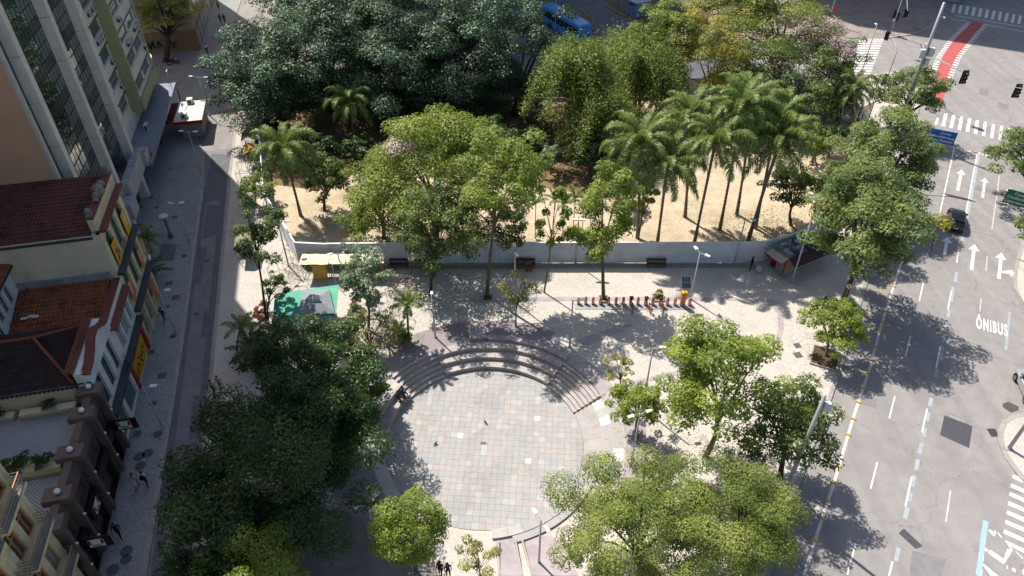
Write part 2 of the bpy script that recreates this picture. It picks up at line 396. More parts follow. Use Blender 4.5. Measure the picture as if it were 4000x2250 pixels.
# shade-side pavement right by the fence is bare cement
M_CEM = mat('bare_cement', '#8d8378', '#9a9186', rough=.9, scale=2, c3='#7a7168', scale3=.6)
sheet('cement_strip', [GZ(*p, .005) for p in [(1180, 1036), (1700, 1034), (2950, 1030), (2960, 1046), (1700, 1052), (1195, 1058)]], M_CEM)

# bands of purple-grey paving round and beside the round plaza
def ring_sheet(name, r0, r1, a0, a1, m, dz=.005, zf=None, n=None):
    mb = MB(); n = n or max(6, int(abs(a1 - a0) / 3))
    for i in range(n + 1):
        a = rad(a0 + (a1 - a0) * i / n)
        for r in (r0, r1):
            x = AC[0] + r * math.cos(a); y = AC[1] + r * math.sin(a); mb.v.append((x, y, (gz(x, y) if zf is None else zf) + dz))
    for i in range(n): mb.f.append((2 * i, 2 * i + 1, 2 * i + 3, 2 * i + 2)); mb.m.append(0)
    o = mb.build(name, m); o['kind'] = 'structure'; return o
M_PURP2 = mat('mauve_cement', '#9a9094', '#a89ea0', rough=.9, scale=1.6, c3='#867b80', scale3=.5, f3=.6)
ring_sheet('purple_paving', 10.42, 13.2, 62, 128, M_PURPLE)
ring_sheet('purple_paving', 10.42, 12.3, 128, 165, M_PURP2)
ring_sheet('purple_paving', 10.42, 11.9, 20, 62, M_PURP2)
ring_sheet('purple_paving', 11.25, 13.0, -28, 20, M_PURP2)
def px_sheet(name, pts, m, dz=.006): return sheet(name, [G(*p) + Vector((0, 0, dz)) for p in pts], m)
px_sheet('paving_band', [(1840, 1168), (2210, 1160), (2700, 1160), (2990, 1163), (3060, 1180), (3055, 1192), (2985, 1177), (2700, 1174), (2210, 1176), (1840, 1184)], M_PURP2, .008)
px_sheet('paving_band', [(2230, 1335), (2440, 1265), (2480, 1270), (2300, 1350)], M_PURP2, .010)
px_sheet('paving_band', [(2465, 1490), (2680, 1440), (2690, 1453), (2465, 1508)], M_PURP2, .010)
px_sheet('paving_band', [(2540, 1702), (2760, 1700), (2760, 1720), (2540, 1722)], M_PURP2, .010)
px_sheet('paving_band', [(3020, 1180), (3060, 1220), (3063, 1290), (3030, 1390), (3010, 1385), (3040, 1290), (3038, 1225), (3000, 1188)], M_PURP2, .012)
px_sheet('cement_path', [(1500, 1250), (1560, 1262), (1640, 1330), (1600, 1400), (1520, 1380), (1420, 1330)], M_CEM, .007)
# ------------------------------------------------------------------ the round sunken plaza
M_SLABS = [mat('slab_%s' % n, c, c2, rough=.8, scale=2.2, c3=c3, scale3=.4, f3=.7) for n, c, c2, c3 in [
    ('grey', '#a4a2a0', '#9c9a98', '#8d8a88'), ('cool_grey', '#9fa0a0', '#989999', '#888989'), ('rose', '#a8a19e', '#a09a97', '#908a87'), ('sand', '#a8a39e', '#a09b96', '#8f8a84'),
    ('pale_grey', '#aeacaa', '#a5a3a1', '#94928f'), ('warm_grey', '#a39f9c', '#9b9794', '#8b8785'), ('white', '#d2cdc4', '#c3beb5', '#aaa59d')]]
WTS = [.27, .2, .15, .13, .13, .11, .01]
M_SEAT = mat('seat_stone', '#a39c8d', '#948d80', rough=.85, scale=2.5, c3='#6f6b62', scale3=.9, f3=.7)
M_SEATT = mat('seat_top_cement', '#b0a8a5', '#a29a98', rough=.85, scale=1.5, c3='#8a8382', scale3=.6, f3=.6)
M_GROUT = mat('grout', '#6f6b68', '#65615f', rough=.95, scale=3)
AMP = structure('amphitheatre')
def add_arc(mb, r0, r1, z0, z1, a0, a1, n=3, m=0, mt=None):
    """solid block of a ring; faces: front (inner) face material m, top material mt"""
    mt = m if mt is None else mt
    for i in range(n):
        A = [rad(a0 + (a1 - a0) * (i + q) / n) for q in (0, 1)]
        p = [(AC[0] + r * math.cos(a), AC[1] + r * math.sin(a)) for a in A for r in (r0, r1)]   # in0 out0 in1 out1
        v = [(*p[0], z0), (*p[1], z0), (*p[3], z0), (*p[2], z0), (*p[0], z1), (*p[1], z1), (*p[3], z1), (*p[2], z1)]
        o = len(mb.v); mb.v += v
        fs = [((4, 5, 6, 7), mt), ((0, 4, 7, 3), m), ((1, 2, 6, 5), m)]
        if i == 0: fs.append(((0, 1, 5, 4), m))
        if i == n - 1: fs.append(((3, 7, 6, 2), m))
        for f, k in fs: mb.f.append(tuple(q + o for q in f)); mb.m.append(k)
    return mb
def amphitheatre():
    # floor slabs, laid square and clipped to the circle; the ones nearest the camera are single parts
    base = MB(); n = 72
    base.v = [(AC[0] + 8.05 * math.cos(2 * math.pi * k / n), AC[1] + 8.05 * math.sin(2 * math.pi * k / n), FLOOR_Z - .03) for k in range(n)]; base.f = [tuple(range(n))]; base.m = [0]
    base.build('floor_bed', M_GROUT, AMP)
    ang = rad(-3.8); ca, sa = math.cos(ang), math.sin(ang); sx, sy = .515, .545; cells = []
    for j in range(-16, 17):
        for i in range(-17, 18):
            if j % 2 and False: pass
            cx, cy = i * sx, j * sy
            pts = [(cx + q * (sx / 2 - .006), cy + w_ * (sy / 2 - .006)) for q, w_ in ((-1, -1), (1, -1), (1, 1), (-1, 1))]
            rr = [math.hypot(*p) for p in pts]
            if min(rr) > 7.97: continue
            if max(rr) > 7.97:                                # clip to the circle
                poly = []
                for k in range(4):
                    a, b = pts[k], pts[(k + 1) % 4]; ra, rb = rr[k], rr[(k + 1) % 4]
                    if ra <= 7.97: poly.append(a)
                    if (ra <= 7.97) != (rb <= 7.97):
                        lo, hi = 0., 1.
                        for _ in range(18):
                            mid = (lo + hi) / 2; q = (a[0] + (b[0] - a[0]) * mid, a[1] + (b[1] - a[1]) * mid)
                            if (math.hypot(*q) <= 7.97) == (ra <= 7.97): lo = mid
                            else: hi = mid
                        poly.append(q)
                if len(poly) < 3: continue
                full = False
            else: poly = pts; full = True
            cells.append((cx * ca - cy * sa + AC[0], cx * sa + cy * ca + AC[1], poly, full))
    cells.sort(key=lambda c: c[1])
    shared = {}; rest = MB(); single = 0
    for x, y, poly, full in cells:
        r = random.random(); k = 0
        while r > WTS[k] and k < len(WTS) - 1: r -= WTS[k]; k += 1
        dz = random.uniform(-.004, .004)
        if full and single < 300:
            if k not in shared:
                mb = MB().box(-sx / 2 + .006, sx / 2 - .006, -sy / 2 + .006, sy / 2 - .006, -.04, 0)
                me = bpy.data.meshes.new('slab'); me.from_pydata(mb.v, [], mb.f); me.materials.append(M_SLABS[k]); shared[k] = me
            o = link('slab', shared[k], AMP); o.location = (x, y, FLOOR_Z + dz); o.rotation_euler = (0, 0, ang); single += 1
        else:
            cxx, cyy = x - AC[0], y - AC[1]
            P = [(p[0] * ca - p[1] * sa + AC[0], p[0] * sa + p[1] * ca + AC[1]) for p in poly]
            rest.prism(P, FLOOR_Z - .04, FLOOR_Z + dz, k)
    o = rest.build('slabs', M_SLABS, AMP); o['kind'] = 'stuff'
    # three seat tiers made of stone blocks
    for r0, r1, z0, z1 in [(8.0, 8.82, -1.25, -.8), (8.8, 9.62, -1.25, -.4), (9.6, 10.42, -1.25, 0.002)]:
        nb = 13; a = 48.2
        for i in range(nb):
            st = (117.3 - 48.2) / nb; mb = MB(); add_arc(mb, r0, r1, z0, z1 + random.uniform(-.008, .008), a + .05, a + st - .05, 3, 0, 1); a += st
            mb.build('seat_block', [M_SEAT, M_SEATT], AMP)
    a = 48.5
    for i in range(7):
        mb = MB(); add_arc(mb, 10.43, 10.95, -.02, .3 + random.uniform(-.006, .006), a, a + 5.9, 3, 0, 1); mb.build('kerb_block', [M_SEAT, M_SEATT], AMP); a += 6.0
    mb = MB(); add_arc(mb, 10.5, 11.6, -.02, .42, 90.6, 99, 4, 0, 1); mb.build('stone_bench', [M_SEAT, M_SEATT], AMP)
    # two flights of curved steps
    for a0, a1, ns in [(117.4, 144.4, 6), (21.8, 48.1, 7)]:
        top = 0.0; rise = (top - FLOOR_Z) / ns
        for i in range(ns):
            r0 = 7.9 + i * (2.5 / ns); mb = MB()
            for q in range(1): add_arc(mb, r0, 10.41 if i == ns - 1 else r0 + 2.5 / ns + .02, FLOOR_Z - .05, FLOOR_Z + rise * (i + 1), a0, a1, 8, 0, 1)
            mb.build('step', [M_SEAT, M_SEATT], AMP)
    # left side: low wall and a ledge running out to the south-west
    aa = 144.5
    for i in range(7):
        st = 7.2; z = -.55
        mb = MB(); add_arc(mb, 7.9, 8.72, FLOOR_Z - .05, z, aa, aa + st - .1, 3, 0, 1); mb.build('seat_block', [M_SEAT, M_SEATT], AMP)
        mb = MB(); x = AC[0] + 8.8 * math.cos(rad(aa + st / 2)); y = AC[1] + 8.8 * math.sin(rad(aa + st / 2))
        add_arc(mb, 8.7, 9.0, FLOOR_Z - .05, gz(x, y) + .04, aa, aa + st - .1, 3, 0, 1); mb.build('coping_block', [M_SEAT, M_SEATT], AMP); aa += st
    # ring of sector slabs on the right and on the south side
    def sector(r0, r1, a0, a1, h, k):
        mb = MB(); n = 3
        for i in range(n + 1):
            a = rad(a0 + (a1 - a0) * i / n)
            for r in (r0, r1):
                x = AC[0] + r * math.cos(a); y = AC[1] + r * math.sin(a); z = gz(x, y); mb.v += [(x, y, z - .1), (x, y, z + h)]
        for i in range(n):
            b = i * 4; c = b + 4
            for f in ((b + 1, b + 3, c + 3, c + 1), (b, b + 1, c + 1, c), (b + 3, b + 2, c + 2, c + 3)): mb.f.append(f); mb.m.append(0)
        mb.f += [(0, 2, 3, 1), (n * 4 + 1, n * 4 + 3, n * 4 + 2, n * 4)]; mb.m += [0, 0]
        mb.build('ring_slab', M_SLABS[k], AMP)
    for r0, r1 in [(8.02, 8.72), (8.74, 9.52), (9.54, 10.3), (10.32, 11.1)]:
        a = -26 - random.random() * 3
        while a < 21.3:
            st = random.uniform(4.5, 8.5); e = min(a + st, 21.5)
            sector(r0, r1, a, e - .12, .012, random.choice([0, 1, 2, 3, 4, 5, 5, 0, 4, 6] if r0 > 8.7 else [0, 3, 4, 5, 2])); a += st
    for r0, r1, s0, s1, h in [(8.02, 8.76, -84.8, -27, .2), (8.8, 9.34, -75.4, -27, .16)]:
        a = s0
        while a < s1:
            st = random.uniform(6, 9); sector(r0, r1, a, min(a + st, s1) - .1, h, random.choice([0, 2, 3, 4, 5, 1])); a += st
    # small drain cover in the floor
    p = GZ(1888, 1731, FLOOR_Z)
    mb = MB().box(-.22, .22, -.1, .1, -.02, .03); o = mb.build('drain_cover', mat('drain_frame', '#6c6862', '#595650', scale=9)); o.location = p; tag(o, 'small rectangular drain cover in the round plaza floor', 'drain cover')
amphitheatre()
px_sheet('ramp_paving', [(1935, 2118), (2005, 2096), (2045, 2250), (1948, 2250)], M_PURP2, .02)
px_sheet('ramp_paving', [(2040, 2120), (2105, 2090), (2190, 2100), (2260, 2250), (2075, 2250)], M_PURP2, .022)
for a, b in [((1947, 2118), (1950, 2250)), ((2012, 2112), (2040, 2250)), ((2038, 2112), (2078, 2250)), ((2168, 2110), (2215, 2200)), ((2190, 2100), (2240, 2165))]:
    pa, pb = G(*a), G(*b); d = (pb - pa); strip('ramp_kerb', [pa, pa + d * .5, pb], .12, min(pa.z, pb.z) - .1, max(pa.z, pb.z) + .05, M_SEATT)

# ------------------------------------------------------------------ road markings
def stripe_quad(parent, name, pts, m, dz=.006):
    return sheet(name, [RD(*p, dz) for p in pts], m, parent=parent)
def stripes(name, A, B, C_, D, n, m=M_PAINT, fill=.5, dz=.006, s0=0.0):
    """crossing: n bars between edge A-B (starts) and edge D-C_ (ends)"""
    root = structure(name)
    A, B, C_, D = [RD(*p, dz) for p in (A, B, C_, D)]
    for i in range(n):
        f0 = i / (n - 1 + fill); f1 = (i + fill) / (n - 1 + fill)
        sheet('stripe', [A.lerp(B, f0), A.lerp(B, f1), D.lerp(C_, f1), D.lerp(C_, f0)], m, parent=root)
    return root
stripes('crosswalk', (3356, 149), (3330, 290), (3400, 290), (3453, 150), 15)
stripes('crosswalk', (3640, 500), (4010, 570), (3995, 515 + 55), (3655, 443), 2, fill=.01) if False else None
def bars(name, bl, m=M_PAINT, dz=.006):
    root = structure(name)
    for q in bl: stripe_quad(root, 'stripe', q, m, dz)
    return root
# crossing at the near side of the junction, right
Z6 = 900 / 1739
b6 = [((1062, 940), (1082, 943), (1098, 890), (1080, 888)), ((1115, 950), (1142, 955), (1163, 858), (1138, 856)), ((1175, 963), (1202, 968), (1222, 870), (1198, 866)), ((1237, 978), (1263, 983), (1282, 882), (1258, 878)), ((1297, 993), (1324, 998), (1342, 895), (1318, 890)), ((1359, 1008), (1386, 1014), (1400, 908), (1377, 904)), ((1419, 1024), (1444, 1029), (1460, 922), (1437, 917)), ((1482, 1040), (1507, 1046), (1521, 938), (1498, 934)), ((1545, 1056), (1568, 1062), (1582, 952), (1560, 948)), ((1607, 1072), (1630, 1078), (1643, 968), (1620, 964)), ((1668, 1090), (1690, 1096), (1704, 986), (1681, 981)), ((1728, 1106), (1750, 1112), (1764, 1002), (1741, 998))]
bars('crosswalk', [[(3100 + a * Z6, b * Z6) for a, b in q] for q in b6])
# far crossing in the shade
ZR = 800 / 2576
far = []
for i in range(13):
    x = 1660 + i * 83; y = 152 + i * 14.5
    far.append([(3200 + (x) * ZR, y * ZR), (3200 + (x + 38) * ZR, (y + 4) * ZR), (3200 + (x + 62) * ZR, (y - 100) * ZR), (3200 + (x + 28) * ZR, (y - 106) * ZR)])
bars('crosswalk', far)
# red cycle crossing with its rows of white blocks
red = [(3600 + 65, 312), (3700, 312), (3712, 270), (3725, 240), (3752, 200), (3790, 157), (3848, 90), (3792, 83), (3738, 140), (3700, 190), (3680, 240), (3660, 280)]
red = [(3200 + a * ZR, b * ZR) for a, b in [(1480, 900), (1505, 860), (1540, 740), (1590, 640), (1640, 560), (1720, 470), (1830, 360), (1910, 268), (2090, 290), (1990, 400), (1880, 530), (1800, 640), (1740, 720), (1690, 810), (1660, 880), (1630, 1000), (1600, 1120), (1560, 1260), (1440, 1260), (1460, 1060)]]
sheet('cycle_crossing', [RD(a, b, .004) for a, b in red], M_RED)
def blocks_along(name, pts, n, wa, la, m=M_PAINT, dz=.008):
    P = [RD(*p, dz) for p in pts]; seg = [(b - a).length for a, b in zip(P[:-1], P[1:])]; tot = sum(seg); root = structure(name)
    for i in range(n):
        s = tot * (i + .5) / n; k = 0
        while k < len(seg) - 1 and s > seg[k]: s -= seg[k]; k += 1
        c = P[k].lerp(P[k + 1], s / seg[k]); d = (P[k + 1] - P[k]).normalized(); q = Vector((-d.y, d.x, 0))
        sheet('block', [c - d * la / 2 - q * wa / 2, c + d * la / 2 - q * wa / 2, c + d * la / 2 + q * wa / 2, c - d * la / 2 + q * wa / 2], m, parent=root)
blocks_along('cycle_crossing_edge', [(3200 + a * ZR, b * ZR) for a, b in [(1380, 1100), (1445, 880), (1500, 730), (1560, 640), (1640, 530), (1720, 440), (1890, 275)]], 32, .75, .5)
blocks_along('cycle_crossing_edge', [(3200 + a * ZR, b * ZR) for a, b in [(1640, 990), (1690, 860), (1760, 710), (1850, 600), (1930, 500), (2010, 400), (2105, 300)]], 26, .75, .5)
blocks_along('cycle_crossing_edge', [(3200 + a * ZR, b * ZR) for a, b in [(1690, 245), (1840, 262)]], 3, .28, .8)
blocks_along('cycle_crossing_edge', [(3200 + a * ZR, b * ZR) for a, b in [(1720, 195), (2576, 340)]], 13, .28, .8)
blocks_along('cycle_crossing_edge', [(3200 + a * ZR, b * ZR) for a, b in [(2110, 310), (2576, 400)]], 7, .28, .8)
def line(name, a, b, wpx, m=M_PAINT, dz=.006, parent=None):
    pa, pb = RD(*a, dz), RD(*b, dz); d = (pb - pa).normalized(); q = Vector((-d.y, d.x, 0)) * wpx / 2
    return sheet(name, [pa - q, pb - q, pb + q, pa + q], m, parent=parent)
Z3 = 1000 / 1932; ZQ = 1000 / 1705; ZS = 400 / 1159
def z3(a, b): return (3000 + a * Z3, 700 + b * Z3)
def zq(a, b): return (3000 + a * ZQ, 1400 + b * ZQ)
def zs(a, b): return (3600 + a * ZS, 500 + b * ZS)
LM = structure('lane_markings')
for a, b, w_ in [(zs(370, 225), zs(205, 970), .13), (zs(628, 295), zs(485, 1050), .13), (zs(880, 540), zs(855, 740), .11), (zs(850, 775), zs(795, 1145), .11), (zs(135, 1262), zs(100, 1425), .11), (zs(430, 1355), zs(418, 1449), .11),
                 (z3(1172, 780), z3(1142, 920), .12), (z3(1383, 842), z3(1358, 985), .12), (z3(1075, 1183), z3(1037, 1340), .12), (z3(1300, 1262), z3(1268, 1428), .12), (z3(1610, 902), z3(1598, 1000), .1), (z3(1655, 580), z3(1645, 690), .1), (z3(1440, 500), z3(1425, 630), .12), (z3(1250, 455), z3(1228, 565), .12),
                 (zq(845, 252), zq(807, 400), .12), (zq(728, 692), zq(683, 868), .12), (zq(583, 1235), zq(528, 1440), .12), (zq(1060, 335), zq(1025, 492), .12), (zq(957, 790), zq(915, 985), .12), (zq(830, 1352), zq(806, 1449), .12), (zq(1360, 0), zq(1340, 150), .1), (zq(1216, 880), zq(1184, 1092), .11)]:
    line('lane_dash', a, b, w_, M_PAINTW if w_ < .115 else M_PAINT, .011, LM)
# stop lines
line('stop_line', zs(130, 165), zs(640, 285), .32, M_PAINTW, parent=LM); line('stop_line', zs(560, 262), zs(845, 335), .34, M_PAINT, parent=LM)
# blue painted bus-lane line, broken further down
line('blue_line', zs(648, 300), zs(500, 1085), .34, M_BLUEP, .005, LM)
for i, (a, b) in enumerate([(zs(490, 1150), zs(455, 1280)), (z3(1425, 700), z3(1412, 775)), (z3(1395, 810), z3(1385, 925)), (z3(1367, 990), z3(1358, 1040)), (z3(1350, 1075), z3(1340, 1135)), (z3(1332, 1170), z3(1322, 1230)), (z3(1314, 1255), z3(1300, 1370)),
                            (zq(1128, 75), zq(1118, 125)), (zq(1107, 165), zq(1096, 220)), (zq(1088, 262), zq(1078, 318)), (zq(1069, 360), zq(1058, 415)), (zq(1046, 458), zq(1034, 520)), (zq(1024, 565), zq(1010, 632)), (zq(999, 672), zq(986, 742)), (zq(973, 780), zq(960, 852)), (zq(951, 895), zq(940, 950)), (zq(930, 988), zq(912, 1070)), (zq(870, 1262), zq(852, 1350))]):
    line('blue_dash', a, b, .3, M_BLUEP, .006, LM)
line('blue_line', (3851, 2034), (3822, 2250), .34, M_BLUE2, .006, LM); line('blue_line', z3(1825, 1000), z3(1795, 1290), .2, M_BLUEP, .005, LM)
# arrows
def arrow(c0, c1, hw=.52, sw=.16, hl=1.25, m=M_PAINT, side=False):
    a, b = RD(*c0, .014), RD(*c1, .014); d = (b - a).normalized(); q = Vector((-d.y, d.x, 0)); n = b - d * hl
    o = sheet('direction_arrow', [a - q * sw, n - q * sw, n - q * hw, b, n + q * hw, n + q * sw, a + q * sw], m, parent=LM)
    if side:
        s = a + d * 1.2; e = s - q * .95 + d * .35
        sheet('direction_arrow', [s - q * .15, s - q * .15 + d * .35, s + d * .75 - q * .7, e + d * .75 - q * .1, e - q * .55 + d * .1, e - d * .55 - q * .1, e - d * .1], m, dz_fix(LM) if False else None, LM)
arrow(zs(408, 708), zs(455, 472)); arrow(zs(690, 790), zs(720, 560), m=M_PAINTW); arrow(zs(975, 868), zs(1005, 670), m=M_PAINTW); arrow(zs(258, 1440), zs(298, 1225)); arrow(z3(1535, 685), z3(1560, 490)); arrow(z3(1742, 752), z3(1762, 553), side=True)
arrow(zq(318, 1060), zq(332, 972), .2, .05, .5, M_PAINTW)
# cycle lane along the kerb: pinkish edge line, yellow dashes, yellow rubber separators
edge = [(3560, 900), z3(970, 740), z3(860, 1085), z3(770, 1420), zq(560, 420), zq(440, 830), zq(340, 1130), zq(240, 1449)]
P = [RD(*p) for p in edge]; strip('cycle_lane_edge', P, .22, ROAD_Z - .02, ROAD_Z + .006, M_PINKL)
M_SEP = mat('yellow_rubber', '#c9a227', '#b8932a', rough=.6, scale=8)
k = 0
for p in [z3(945, 810), z3(915, 905), z3(890, 995), z3(864, 1082), z3(840, 1162), z3(808, 1262), z3(778, 1368), zq(660, 100), zq(632, 197), zq(601, 293), zq(567, 404), zq(535, 510), zq(469, 719), zq(437, 830), zq(400, 950), zq(365, 1069), zq(312, 1210)]:
    c = RD(*p, .006); d = AVD
    mb = MB().hexa([(-.24, -.1, 0), (.24, -.1, 0), (.24, .1, 0), (-.24, .1, 0)], [(-.2, -.06, .09), (.2, -.06, .09), (.2, .06, .09), (-.2, .06, .09)])
    o = mb.build('lane_separator', M_SEP); o.location = c; o.rotation_euler = (0, 0, rad(-30))
    tag(o, 'yellow rubber lane separator, %s from the top along the cycle lane edge' % ORD[k], 'lane separator', 'cycle lane separators'); k += 1
for a, b in [(z3(865, 790), z3(840, 890)), (z3(780, 1070), z3(752, 1160)), (zq(510, 312), zq(478, 420)), (zq(405, 622), zq(367, 745)), (zq(278, 1000), zq(255, 1110)), (zq(600, 30), zq(578, 110)), (zq(145, 1400), zq(135, 1449))]: line('yellow_dash', a, b, .12, M_YELP, .006, LM)
line('yellow_line', z3(750, 735), z3(690, 975), .14, M_YELP, .006, LM)
# cycle pictograms, as thin rings and bars
def pictogram(px, py, s=.28):
    c = RD(px, py, .007); mb = MB()
    for dx in (-.32, .32):
        n = 14
        for i in range(n):
            a0, a1 = 2 * math.pi * i / n, 2 * math.pi * (i + 1) / n
            mb.quad(*[(dx + r * math.cos(a), r * math.sin(a), 0) for r, a in ((s, a0), (s, a1), (s - .05, a1), (s - .05, a0))])
    for a, b in [((-.32, 0), (-.08, .34)), ((-.08, .34), (.22, .32)), ((-.32, 0), (.02, 0)), ((.02, 0), (.22, .32)), ((.32, 0), (.18, .45)), ((-.08, .34), (.02, 0))]:
        a, b = Vector((*a, 0)), Vector((*b, 0)); d = (b - a).normalized(); q = Vector((-d.y, d.x, 0)) * .025; mb.quad(a - q, b - q, b + q, a + q)
    o = mb.build('cycle_pictogram', M_PAINTW, LM); o.location = c; o.rotation_euler = (0, 0, rad(-30))
pictogram(*zq(450, 375)); pictogram(*zq(240, 1270))
# bus lane lettering on the carriageway, and the worn letters lower right
def road_text(txt, px, py, size, rz, m, stretch=2.2):
    cu = bpy.data.curves.new('lettering', 'FONT'); cu.body = txt; cu.size = size; cu.align_x = 'CENTER'; cu.align_y = 'CENTER'; cu.offset = .02; cu.space_character = 1.25
    o = bpy.data.objects.new('lettering', cu); me = o.to_mesh().copy() if False else None
    tmp = bpy.data.objects.new('tmp_text', cu); COL.objects.link(tmp); dg = bpy.context.evaluated_depsgraph_get(); dg.update()
    me = bpy.data.meshes.new_from_object(tmp.evaluated_get(dg)); bpy.data.objects.remove(tmp)
    me.materials.clear(); me.materials.append(m); q = link('lettering', me, LM); q.location = RD(px, py, .007); q.rotation_euler = (0, 0, rz); q.scale = (1, stretch, 1); return q
bpy.data.objects
road_text('ÔNIBUS', *z3(1688, 1115), .62, rad(-26), M_PAINT, 3.9)
ring_sheet('purple_paving', 9.02, 12.4, 165, 222, M_PURPLE)
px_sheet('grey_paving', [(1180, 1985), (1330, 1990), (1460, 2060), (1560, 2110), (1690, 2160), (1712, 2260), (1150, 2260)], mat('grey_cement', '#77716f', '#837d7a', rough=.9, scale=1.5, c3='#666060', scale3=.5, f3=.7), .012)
Z5 = 500 / 1811
def z5(a, b): return (3500 + a * Z5, 1850 + b * Z5)
SL = structure('worn_lettering')
for q in [[(1300, 800), (1330, 790), (1400, 850), (1390, 895)], [(1385, 800), (1420, 820), (1405, 880), (1385, 850)], [(1430, 835), (1445, 830), (1505, 905), (1495, 915)], [(1255, 1045), (1300, 1070), (1285, 1110), (1255, 1085)], [(1305, 1085), (1340, 1080), (1560, 1230), (1525, 1285), (1310, 1130)], [(1545, 1140), (1580, 1060), (1650, 1080), (1600, 1170), (1560, 1230), (1530, 1210)], [(1535, 940), (1600, 1010), (1660, 1085), (1640, 1090), (1590, 1020)], [(1215, 1270), (1260, 1290), (1450, 1449), (1340, 1449)], [(1205, 1360), (1222, 1360), (1212, 1449), (1195, 1449)], [(1228, 1180), (1245, 1180), (1238, 1240), (1225, 1240)], [(1565, 1300), (1580, 1300), (1585, 1350), (1568, 1350)], [(1640, 1330), (1690, 1340), (1690, 1400), (1640, 1370)], [(1690, 1100), (1700, 1100), (1800, 1200), (1790, 1210)], [(1790, 1360), (1811, 1340), (1811, 1440), (1780, 1400)]]:
    sheet('letter_stroke', [RD(*z5(*p), .009) for p in q], M_PAINT, parent=SL)
# crossing at the lower right
b5 = [((1655, 10), (1640, 60), (1800, 130), (1815, 80)), ((1632, 138), (1618, 188), (1850, 295), (1860, 240)), ((1612, 258), (1600, 308), (1850, 425), (1860, 370)), ((1592, 390), (1580, 440), (1850, 560), (1860, 505)), ((1575, 520), (1562, 570), (1850, 700), (1860, 645)), ((1552, 652), (1540, 704), (1850, 842), (1860, 785)), ((1532, 788), (1520, 842), (1850, 995), (1860, 935)), ((1537, 938), (1600, 1015), (1850, 1140), (1860, 1085))]
bars('crosswalk', [[z5(*p) for p in q] for q in b5], dz=.005)
# tar patches
PT = structure('road_patches')
for q, m in [([zq(1175, 378), zq(1362, 452), zq(1340, 598), zq(1145, 510)], M_PATCH), ([zq(905, 1132), zq(1030, 1250), zq(985, 1270), zq(870, 1165)], M_PATCH), ([zq(960, 1280), zq(1190, 1335), zq(1150, 1449), zq(940, 1449)], M_PATCH2), ([(3100 + 1405 * Z6, 660 * Z6), (3100 + 1478 * Z6, 680 * Z6), (3100 + 1470 * Z6, 732 * Z6), (3100 + 1395 * Z6, 712 * Z6)], M_PATCH2), ([(3100 + 1545 * Z6, 770 * Z6), (3100 + 1630 * Z6, 792 * Z6), (3100 + 1620 * Z6, 832 * Z6), (3100 + 1540 * Z6, 812 * Z6)], M_PATCH2), ([zq(725, 270), zq(720, 335), zq(620, 300), zq(625, 250)], M_PATCH2), ([zs(560, 690), zs(640, 640), zs(950, 745), zs(880, 770)], M_PATCH2)]:
    sheet('tar_patch', [RD(*p, .003) for p in q], m, parent=PT)
# wet stain by the silver car, dark oil spots
M_WET = mat('damp_stain', '#4a463c', '#5a554a', rough=.5, scale=3)
sheet('damp_patch', [RD(*zq(a, b), .004) for a, b in [(1565, 300), (1600, 288), (1670, 320), (1668, 345), (1620, 362), (1585, 340), (1560, 320)]], M_WET, parent=PT)
# ------------------------------------------------------------------ building helpers (local x along the street, y back from it)
M_GLASS = mat('window_glass', '#2a3335', '#37423f', rough=.08, scale=.4, spec=.9)
M_GLASSG = mat('green_tinted_glass', '#46605a', '#3c524e', rough=.12, scale=.6, spec=.8)
M_GLASSB = mat('blue_tinted_glass', '#7fa0a4', '#6d8f95', rough=.15, scale=.6, spec=.8)
def curtain_mat():
    m = mat('curtain_wall_glass', (.26, .31, .31), (.20, .25, .25), rough=.03, scale=.15, metal=.9, spec=1.0); b = m.node_tree.nodes['Principled BSDF']
    b.inputs['IOR'].default_value = 2.8; b.inputs['Roughness'].default_value = .02; return m
M_CURT = curtain_mat()
M_SPAND = mat('spandrel_glass', '#4b565a', '#444f54', rough=.15, scale=.5, spec=.8, metal=.7)
M_MULL = mat('mullion', '#333a3c', rough=.5)
M_WHITEF = mat('white_frame', '#b9b8b2', '#a5a49d', rough=.6, scale=5)
M_BROWNF = mat('orange_brown_frame', '#b07a52', '#a06c47', rough=.6, scale=5)
M_CREAM = mat('cream_render', '#d2c6a2', '#c3b793', rough=.9, scale=1.2, c3='#8f8973', scale3=.5, f3=.55, bump=.1)
M_CREAM2 = mat('stained_cream_wall', '#d3c9ae', '#c6bca2', rough=.9, scale=.8, c3='#928c80', scale3=.35, f3=.6)
M_GREYW = mat('grey_stained_wall', '#9b979b', '#87848a', rough=.9, scale=1.2, c3='#5b5a60', scale3=.5, f3=.7)
M_WHITEW = mat('white_render', '#d9d9d5', '#cccccc', rough=.9, scale=1.5, c3='#a3a4a4', scale3=.6, f3=.4)
M_OLIVE = mat('olive_render', '#a5a37d', '#9b9974', rough=.9, scale=1.0, c3='#878568', scale3=.4, f3=.5)
M_APTW = mat('apartment_white_wall', '#dfdacb', '#d3cebf', rough=.9, scale=1.0, c3='#b0aca0', scale3=.5, f3=.5)
M_BEIGE = mat('beige_blank_wall', '#c49d7d', '#bd9677', rough=.95, scale=.5, c3='#b08c70', scale3=.15, f3=.6)
M_PIL = mat('pilaster_stone', '#dad3c9', '#cfc8be', rough=.8, scale=1.5, c3='#b5aea5', scale3=.6, f3=.4)
M_BROWNS = mat('brown_granite', '#5d504c', '#6a5b55', rough=.5, scale=2, c3='#4a403d', scale3=.6, spec=.4)
M_BLACKP = mat('black_cladding', '#1d1c1f', '#26252a', rough=.45, scale=2, spec=.4)
M_LEDGE = mat('dark_ledge', '#3c3e44', '#4a4b52', rough=.85, scale=3, c3='#2b2c30', scale3=.9)
M_TILE_R = mat('red_brown_roof_tile', '#5b3a31', '#6c4237', rough=.9, scale=2.6, c3='#2c2220', scale3=.8, f3=.9)
